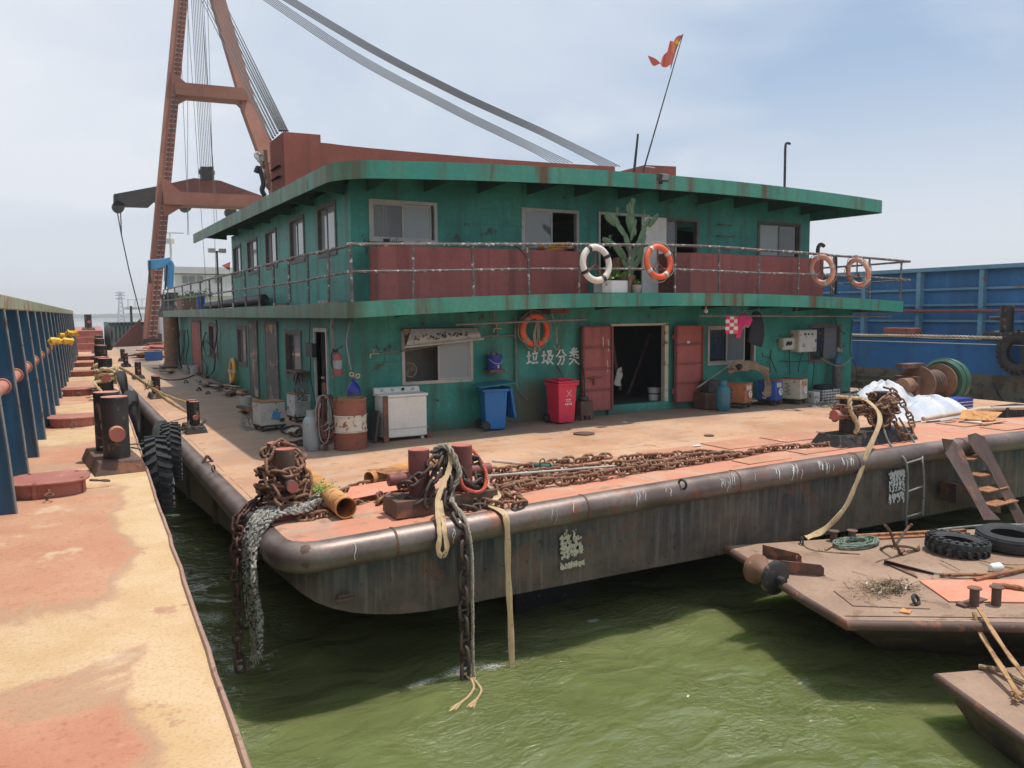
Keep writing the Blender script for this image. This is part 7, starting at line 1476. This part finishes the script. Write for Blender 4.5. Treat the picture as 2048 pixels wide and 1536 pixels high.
# gooseneck vent at right end, small items
m=MB(); m.tube(smooth([Py(1636,515,13.0),Py(1636,497,13.0),Py(1641,489,13.0),Py(1648,492,13.0)],5),.045,10); top('gooseneck_vent',m,'black_steel','black gooseneck vent behind the right balcony locker','vent')
m=MB(); m.cyl(Py(1671,511,13.2),Py(1671,588,13.2),.045,n=10); top('vent_post',m,'black_steel','black post standing between the two faded lifebuoys','post')
m=MB(); m.tube(smooth([Py(1000,492,13.2),Py(1030,493,13.1),Py(1045,505,13.0),Py(1058,522,12.9)],5),.012,5); top('cable_end',m,'hose_black','black cable sagging over the left balcony locker','cable')
m=MB(); q=Py(775,486,13.8); 
for k in range(6): m.cyl(q+V((.03*k,0,-.02)),q+V((.05*k-.06,-.02,.06+.02*(k%3))),.006,n=4)
m.box(q+V((-.02,0,.03)),(.10,.05,.09),.3); m.cyl(q+V((0,0,0)),q+V((.3,0,.04)),.008,n=5); top('headset_clutter',m,'black_tape','small black gadget clutter on the first upper window sill','clutter')
# ---------------- roof ----------------
c=Py(1321,368,12.42); t=thing('floodlight','black floodlight bolted to the roof edge','floodlight',c); m=MB(); m.box(c+V((0,-.08,.11)),(.2,.12,.14),M=Matrix.Rotation(.35,3,'X')); part('lamp_head',m,'dark_box',t); m=MB(); m.box(c+V((0,-.155,.105)),(.16,.005,.1),M=Matrix.Rotation(.35,3,'X')); part('lens',m,'pane_light',t); m=MB(); m.box(c+V((0,0,.03)),(.06,.06,.06)); m.torus(c+V((0,0,.2)),.03,.006,(0,1,0),14,5); part('bracket',m,'black_steel',t)
fa=Py(1280,345,13.2); fb_=Py(1366,68,13.2); t=thing('flag_pole','long thin leaning pole carrying a torn red flag','flagpole',fa); m=MB(); m.cyl(fa-V((0,0,.2)),fb_,.018,.009,n=8); part('pole',m,'black_steel',t)
fl=thing('red_flag','torn red flag with yellow stars flying from the leaning pole','flag',Py(1330,110,13.2))
F_=[(1366,70),(1340,78),(1331,100),(1327,120),(1315,125),(1306,113),(1292,117),(1300,127),(1315,133),(1330,131),(1345,135)]
def flagf(a,b):
    # a along from the pole outwards, b from top down
    tl=V((1366,70,0)); bl=V((1345,135,0)); tr_=V((1330,88,0)); br=V((1322,134,0))
    p=tl.lerp(tr_,a).lerp(bl.lerp(br,a),b); return Py(p.x,p.y,13.2)+V((0,.06*math.sin(a*5+b*2)-.1*a,.03*math.sin(a*7+b*5)))
m=MB(); m.grid(flagf,12,10); 
def tail(a,b):
    tl=V((1332,104,0)); bl=V((1330,133,0)); tr_=V((1292,113,0)); br=V((1302,131,0)); k=V((1312,128,0))
    p=tl.lerp(k,min(1,a*2)).lerp(bl.lerp(V((1312,134,0)),min(1,a*2)),b) if a<.5 else V((1312,128,0)).lerp(tr_,(a-.5)*2).lerp(V((1312,134,0)).lerp(br,(a-.5)*2),b)
    return Py(p.x,p.y,13.2)+V((0,-.1+.05*math.sin(a*8),.02*math.sin(a*9+b*3)))
m.grid(tail,14,4); part('cloth',m,'flag',fl,ang=180)
m=MB()
for (a,b,s) in((.16,.22,.075),(.42,.12,.028),(.5,.22,.028),(.5,.34,.028),(.42,.44,.028)):
    c=flagf(a,b)+V((0,-.02,0)); vs=[c+V((math.sin(k*math.pi/5)*(s if k%2==0 else s*.4),0,math.cos(k*math.pi/5)*(s if k%2==0 else s*.4))) for k in range(10)]; m.prism(vs,(0,.006,0))
part('star',m,'flag_yellow',fl)
m=MB(); m.cyl(Py(1268,345,13.6),Py(1276,268,13.6),.03,.022,n=8); top('aerial_stub',m,'black_steel','short black leaning rod left of the flag pole','rod')
m=MB(); m.tube(smooth([Py(1569,380,14.2),Py(1570,330,14.2),Py(1571,292,14.2),Py(1575,286,14.2),Py(1580,288,14.2)],5),.03,8); top('vent_hook_pipe',m,'black_steel','tall thin hooked pipe rising from the right part of the roof','pipe')
m=MB(); m.tube([Py(1284,345,14),Py(1290,333,14),Py(1310,336,14)],.01,4); top('stay_wire',m,'alu','thin stay wire near the foot of the flag pole','wire')

random.seed(202)
for i,(u,v,l_) in enumerate(((743,1320,''),(1003,236,''),)): pass
for u,v,l_ in ((1393,892,'small white paper scrap on the deck by the chain end'),(575,975,'flat white scrap on the deck left of the corner ropes'),(1250,845,'tiny white crumb of litter near the doorway shadow'),(1186,828,'white scrap beside the rusty stove box')):
    p=G(u,v,.01); m=MB(); m.prism([p+V((random.uniform(-.06,.06)+.07*math.cos(k*1.25),.05*math.sin(k*1.25),0)) for k in range(5)],(0,0,.012)); top('paper_scrap',m,'plain_white',l_,'litter')

scrap(1545,803,12,'loose offcuts and rags under the blue welder',.5,.25); scrap(1500,806,9,'small scrap pile between the gas bottle and the orange welder',.35,.2); scrap(352,745,10,'oily scrap heap at the foot of the rusty column',.5,1.5); scrap(600,868,6,'few steel strips on the deck between welders and gas bottle',.3,.15)
random.seed(303)
coil('thick knot of black cable at the right wall corner',G(1695,798)+V((0,-.1,0)),.55,6,'hose_black',.016,.4,hgt=.2)
coil('loose grey hose on the deck below the small crate',G(1645,812),.5,4,'hose_grey',.012,.4)
coil('red hose tangle heaped beside the rusty drum',G(655,878),.33,8,'hose_red',.015,.7,'hose_tangle',hgt=.25,kk=2.1)
HAZE=.0006
# ---------------- small pontoon at the right ----------------
AZ=-.92
def A(u,v,h=0): return Pz(u,v,AZ+h)
bo=thing('work_pontoon','small brown work boat bow with a fairlead roller under the barge stern','boat',A(1800,1150))
T0=A(1450,1092); T1=A(1512,1128); T2=A(1600,1188); T3=A(1690,1240); T4=A(2048,1245); T5=A(2048,1052); dd=(T4-T3).normalized(); d2=(T5-T0).normalized()
E4=T4+dd*3.5; E5=T5+d2*2
m=MB(); m.prism([T0,T1,T2,T3,T4,E4,E5,T5],(0,0,-.03)); part('deck',m,'boat_deck',bo)
m=MB(); m.tube([T0+V((.02,-.02,-.05)),T1+V((0,-.03,-.05)),T2+V((0,-.03,-.05)),T3+V((.0,-.02,-.05)),E4+V((0,-.0,-.05))],.055,10); part('edge_tube',m,'brown_steel',bo)
m=MB(); K=[T0,T2,T3,T4,E4]; Wp=lambda u,v:Pz(u,v,WZ+.02); lo=[Wp(1585,1188),Wp(1665,1243),Wp(1765,1300),Wp(2048,1316),Wp(2048,1316)+dd*3.5]; lo2=[p+V((.2,.2,-.8)) for p in lo]
hi=[p+V((0,0,-.04)) for p in K]; n=len(K); m.add(hi+lo+lo2,[(i+j*n,i+1+j*n,i+1+(j+1)*n,i+(j+1)*n) for j in(0,1) for i in range(n-1)]); part('hull_plating',m,'boat_hull',bo,ang=30)
m=MB(); m.tube([A(1668,1182,.004),A(1706,1212,.004),A(1860,1218,.004)],.007,5); part('weld_bead',m,'brown_steel',bo)
m=MB(); m.tube([A(1690,1232,.004),A(2048,1236,.004)],.006,5); part('weld_bead',m,'brown_steel',bo)
# roller
ro=thing('fairlead_roller','rusty hourglass roller mounted on the bow between two steel cheeks','roller',A(1530,1150))
a=A(1507,1135,.05); b=A(1560,1160,.02); ax=(b-a).normalized(); 
m=MB(); m.lathe([(0,0),(.16,.0),(.19,.04),(.19,.10),(.13,.17),(.105,.23),(.12,.30),(.0,.30)],a-ax*.02,ax,30); part('roller',m,'winch_rust',ro)
m=MB(); m.lathe([(0,.32),(.19,.32),(.215,.34),(.215,.39),(.18,.42),(.0,.43)],a,ax,30); part('flange',m,'black_steel',ro); m=MB(); m.cyl(a+ax*.4,a+ax*.52,.05,n=16); part('axle',m,'black_steel',ro)
for (u0,v0,u1,v1) in((1528,1115,1603,1128),(1565,1148,1648,1152)):
    p=A(u0,v0); q=A(u1,v1); m=MB(); m.prism([p,q,q+V((0,0,.10)),q+V((-.06,0,.15)),p+V((0,0,.17))],(0,.03,0)); ck=part('cheek_plate',m,'brown_steel',ro)
    for k in(.45,.8): m=MB(); m.prism([p.lerp(q,k),p.lerp(q,k)+V((.08,-.08,0)),p.lerp(q,k)+V((0,0,.1))],(.012,0,0)); part('rib',m,'brown_steel',ck)
m=MB(); m.torus(A(1595,1118,.07),.05,.012,(.4,-1,0),16,6); top('deck_shackle',m,'brown_steel','steel shackle at the far roller cheek','shackle')
m=MB(); m.torus(A(1603,1082,.05),.06,.013,(1,-.6,.1),18,6); top('ring_bolt',m,'black_steel','black ring holding the tan strap on the pontoon','ring')
m=MB(); m.torus(A(1832,1200,.05),.055,.02,(.2,-1,.5),18,8); top('steel_ring',m,'black_steel','black steel ring standing in the debris pile','ring')
def peg(u,v,l_,h=.16): 
    c=A(u,v); t=thing('small_bollard',l_,'bollard',c); m=MB(); m.cyl(c,c+V((0,0,h)),.05,n=16); part('post',m,'brown_steel',t); m=MB(); m.cyl(c+V((0,0,h)),c+V((0,0,h+.012)),.075,n=18); part('cap',m,'brown_steel',t)
peg(1667,1082,'small capped peg on the far pontoon edge, left one',.14); peg(1704,1081,'small capped peg on the far pontoon edge, right one',.14)
peg(1948,1212,'small capped peg on the near pontoon edge holding two straps',.20); peg(1992,1210,'small capped peg on the near pontoon edge, right of the strapped one',.20)
m=MB(); p=A(1920,1214); q=A(2010,1214); m.bx(p.x,q.x,p.y-.06,p.y+.05,AZ,AZ+.03); top('peg_base',m,'brown_steel','flat base plate under the two near pegs','plate')
random.seed(13)
m=MB(); P=[]; c=A(1712,1090)
for i in range(210): a_=i*.7; rr=.40*(.75+.25*math.sin(i*.31)); P.append(c+V((1.0*rr*math.cos(a_),.55*rr*math.sin(a_),.02+.05*random.random())))
m.rope(smooth(P,4),.011,step=.02,n=4); top('rope_coil',m,'rope_green','heap of grey green rope coiled on the pontoon by the anchor','rope')
m=MB(); m.rope(smooth([A(1605,1082,.04),A(1620,1098,.01),A(1660,1104,.01),A(1720,1108,.01)],8),.010); m.rope(smooth([A(1650,1100,.02),A(1685,1080,.02),A(1700,1078,.02)],8),.014); top('loose_rope',m,'dry','thin tan rope lying from the ring across the pontoon','rope')
# grapnel anchor
c=A(1790,1092,.16); t=thing('grapnel_anchor','folding four fluke grapnel anchor lying on the pontoon','anchor',c)
for (u,v,h,u2,v2,h2) in((1778,1060,.3,1770,1050,.36),(1822,1050,.28,1822,1050,.28),(1763,1098,.02,1762,1096,.02),(1835,1100,.02,1838,1098,.03)):
    m=MB(); e=A(u,v,h) if h<.1 else Py(u,v,c.y); f=A(u2,v2,h2) if h2<.1 else Py(u2,v2,c.y-.03)
    m.tube(smooth([c,c.lerp(e,.6)+V((0,0,.02)),e]+([f] if (f-e).length>.01 else []),5),.018,7); part('fluke_arm',m,'brown_steel',t)
m=MB(); m.tube([c+V((0,0,.04)),A(1800,1106,.02)],.02,7); m.prism([A(1795,1105,.005),A(1806,1112,.005),A(1808,1098,.03)],(0,0,.02)); part('shank',m,'brown_steel',t)
r=thing('anchor_chain','short thin rusty chain tied to the grapnel anchor','chain',A(1812,1100)); chainlinks(r,[A(1780,1092,.02),A(1800,1098,.02),A(1818,1102,.02),A(1836,1098,.02),A(1838,1090,.02)],'rust',scale=.35)
tyre('pontoon_tyre','black tractor tyre with chevron lugs lying flat on the pontoon',A(1915,1088,.11),(.06,-.04,1),.37,.20,.20,None,20)
tyre('pontoon_tyre','smooth grooved tyre lying flat at the right edge of the pontoon',A(2020,1078,.13),(-.02,-.05,1),.42,.25,.24,None,0)
m=MB(); m.beam(A(1700,1074,.03),A(1930,1062,.03),.07,.06); m.beam(A(1700,1078,.015),A(1930,1066,.015),.14,.02); top('rusty_rail',m,'rust','long rusty rail lying along the far edge of the pontoon','steel rail')
m=MB(); m.tube(smooth([A(1862,1075,.0),A(1868,1062,.16),A(1920,1055,.17),A(1985,1050,.17),A(2060,1050,.16)],5),.018,8); top('bent_pipe',m,'pipe_grey','thin bent grey pipe behind the two pontoon tyres','pipe')
m=MB(); P=[A(1838,1162,.006),A(1898,1204,.006),A(2060,1206,.006),A(2060,1160,.006)]; m.prism(P,(0,0,.012)); top('red_plate',m,'red_sheet','faded red steel plate lying on the pontoon','steel sheet',bev=.003)
m=MB(); m.prism([A(1768,1125,.0),A(1868,1149,.0),A(1868,1146,.03),A(1770,1120,.07)],(.02,.02,0)); m.prism([A(1768,1128),A(1835,1157),A(1828,1148)],(0,0,.02)); top('angle_offcut',m,'brown_steel','pointed rusty angle offcut lying mid pontoon','steel offcut')
m=MB(); m.cyl(A(1858,1143,.02),A(1912,1153,.02),.012,n=6); top('white_stick',m,'alu','pale thin stick beside the pointed offcut','stick')
m=MB(); c=A(1993,1135,.055); m.lathe([(0,-.10),(.04,-.09),(.06,-.05),(.06,.05),(.03,.09),(0,.1)],c,(1,-.3,0),14); top('plastic_jug',m,'plain_white','dirty white jug lying among the branches','jug')
random.seed(23)
pile=MB(); c=A(1768,1180)
for i in range(1100):
    r=abs(random.gauss(0,.17)); a_=random.random()*6.28; p=c+V((r*1.5*math.cos(a_),r*.9*math.sin(a_),max(.004,.12-.3*r)*random.random())); l_=random.uniform(.02,.10); d=V((random.gauss(0,1),random.gauss(0,1),random.gauss(0,.25))).normalized(); pile.cyl(p,p+d*l_,random.uniform(.0015,.004),n=3,cap=False)
for i in range(160):
    r=abs(random.gauss(0,.12)); a_=random.random()*6.28; p=c+V((r*1.3*math.cos(a_),r*.9*math.sin(a_),max(.004,.10-.3*r)*random.random())); s=random.uniform(.01,.035); d1=V((random.gauss(0,1),random.gauss(0,1),random.gauss(0,.6))).normalized()*s; q=d1.orthogonal().normalized()*s*.6; pile.add([p,p+d1+q,p+d1*1.8,p+d1-q],[(0,1,2,3)])
top('debris_pile',pile,'dry','pile of dry straw, twigs and rubbish on the pontoon','rubbish',kind='stuff')
wc=MB()
for i in range(60):
    p=c+V((random.gauss(.0,.13),random.gauss(0,.08),random.random()*.08)); s=random.uniform(.012,.04); d1=V((random.gauss(0,1),random.gauss(0,1),random.gauss(0,.5))).normalized()*s; q=d1.orthogonal().normalized()*s*.7; wc.add([p,p+d1+q,p+d1*1.6,p+d1-q],[(0,1,2,3)])
top('white_chips',wc,'plain_white','white and grey chips on the rubbish pile','rubbish',kind='stuff')
ash=MB()
for i in range(260):
    r=abs(random.gauss(0,.10)); a_=random.random()*6.28; p=c+V((.08+r*1.3*math.cos(a_),-.05+r*math.sin(a_),random.random()*.05)); ash.box(p,(.02*random.random()+.005,.02*random.random()+.005,.01),random.random()*3)
top('charred_bits',ash,'dark_box','charred black bits in the middle of the rubbish pile','rubbish',kind='stuff')
TL=['long dry twig left of the rubbish pile','dry twig between rubbish pile and red plate','short twig in front of the rubbish pile','curved dry twig near the pontoon front edge','dry twig behind the rubbish pile','dry twig right of the steel ring']
for i in range(6):
    u,v=[(1700,1180),(1850,1172),(1760,1215),(1800,1226),(1735,1152),(1868,1205)][i]; p=A(u,v,.006); a_=random.random()*3; l_=random.uniform(.05,.3); m=MB(); m.tube(smooth([p,p+V((math.cos(a_)*l_/2,math.sin(a_)*l_/2,.01)),p+V((math.cos(a_)*l_,math.sin(a_)*l_+.02,0))],3),.004,4); top('dry_twig',m,'dry',TL[i],'twig','dry twigs scattered on the pontoon')
for i,(u0,v0,u1,v1,r) in enumerate(((1880,1150,1990,1148,.022),(1950,1160,2060,1135,.03),(1985,1170,2060,1180,.03),(1920,1140,1880,1120,.008),(1960,1120,2060,1140,.010),(1985,1125,2060,1128,.009))):
    P=[A(u0,v0,.03),A((u0+u1)/2,(v0+v1)/2+random.uniform(-4,4),.05),A(u1,v1,.04)]; m=MB(); m.tube(smooth(P,6),[r*(1+.15*math.sin(k*1.9)) for k in range(13)],7)
    top('branch',m,'rust' if r>.02 else 'dry',['brown gnarled branch pointing left beside the jug','thick brown branch crossing above the red plate','rusty branch end right of the red plate','thin twig far up the pontoon left of the jug','long thin rod behind the jug','second long thin rod behind the jug'][i],'branch')
plate_=MB(); plate_.box(A(1812,1222,.01),(.14,.1,.01),.4); top('dry_leaf',plate_,'rust_orange','curled orange scrap below the rubbish pile','scrap')
# second hull corner
BZ=-1.3
def Bp(u,v,h=0): return Pz(u,v,BZ+h)
b2=thing('second_boat','brown corner of a second small boat at the lower right','boat',Bp(1960,1400)); q0=Bp(1875,1347); q1=Bp(2048,1470); q2=Bp(2048,1333); dA=(q1-q0).normalized(); dB=(q2-q0).normalized()
m=MB(); m.prism([q0,q0+dA*5,q0+dA*5+dB*4,q0+dB*4],(0,0,-.03)); part('deck',m,'boat_deck',b2)
m=MB(); m.tube([q0+dB*4+V((0,0,-.05)),q0+V((0,0,-.05)),q0+dA*5+V((0,0,-.05))],.05,10); part('edge_tube',m,'brown_steel',b2)
m=MB(); inn=(dB-dA*dB.dot(dA)).normalized(); m.add([q0+V((0,0,-.04)),q0+dA*5+V((0,0,-.04)),q0+dA*5+inn*.5+V((0,0,-1)),q0+inn*.5+dA*.6+V((0,0,-1)),q0+dB*4+V((0,0,-.04)),q0+dB*4+V((0,0,-1))-inn*.3],[(0,1,2,3),(4,0,3,5)]); part('hull_plating',m,'boat_hull',b2)
pg=A(1948,1212,.12); e=Bp(2040,1395,.05)
strap([pg+V((-.05,-.03,-.05)),Pv(1962,1268,pg,e),Pv(2003,1335,pg,e),e],.055,'strap_brown','left brown strap running from the peg down to the second boat')
strap([pg+V((.04,-.03,-.02)),Pv(1985,1262,pg,e+V((.3,.1,0))),Pv(2025,1320,pg,e+V((.3,.1,0))),Pv(2065,1370,pg,e+V((.3,.1,0)))],.055,'strap_brown','right brown strap running from the peg down to the second boat')
random.seed(3); m=MB(); 
for i in range(26): a_=random.random()*6.28; p=e+V((random.gauss(0,.05),random.gauss(0,.03),random.uniform(-.02,.05))); m.tube([p,p+V((random.gauss(0,.04),random.gauss(0,.03),random.uniform(-.01,.03)))],random.uniform(.008,.018),5)
top('strap_knot',m,'strap_brown','knotted brown strap ends on the second boat','knot')
m=MB(); m.tube(smooth([Bp(1958,1333,.03),Bp(2000,1340,.05),Bp(2020,1350,.04),Bp(2060,1370,.04)],5),.025,6); m.cyl(Bp(1960,1334,.06),Bp(2010,1334,.05),.008,n=5); top('branch',m,'dry','dry branch lying across the second boat','branch')
# ---------------- air ----------------
if HAZE:
    m,t=newmat('haze'); m.node_tree.nodes.clear(); v=t.new('ShaderNodeVolumePrincipled'); v.inputs['Color'].default_value=(.97,.98,1,1); v.inputs['Density'].default_value=HAZE; v.inputs['Anisotropy'].default_value=.2
    o=t.new('ShaderNodeOutputMaterial'); t.l.new(v.outputs[0],o.inputs['Volume'])
    b=MB(); b.bx(-1700,1900,-300,2400,-6.2,60); o=bpy.data.objects.new('haze',b.mesh('haze',V((0,0,0)),'haze',False)); COL.objects.link(o); o['kind']='stuff'
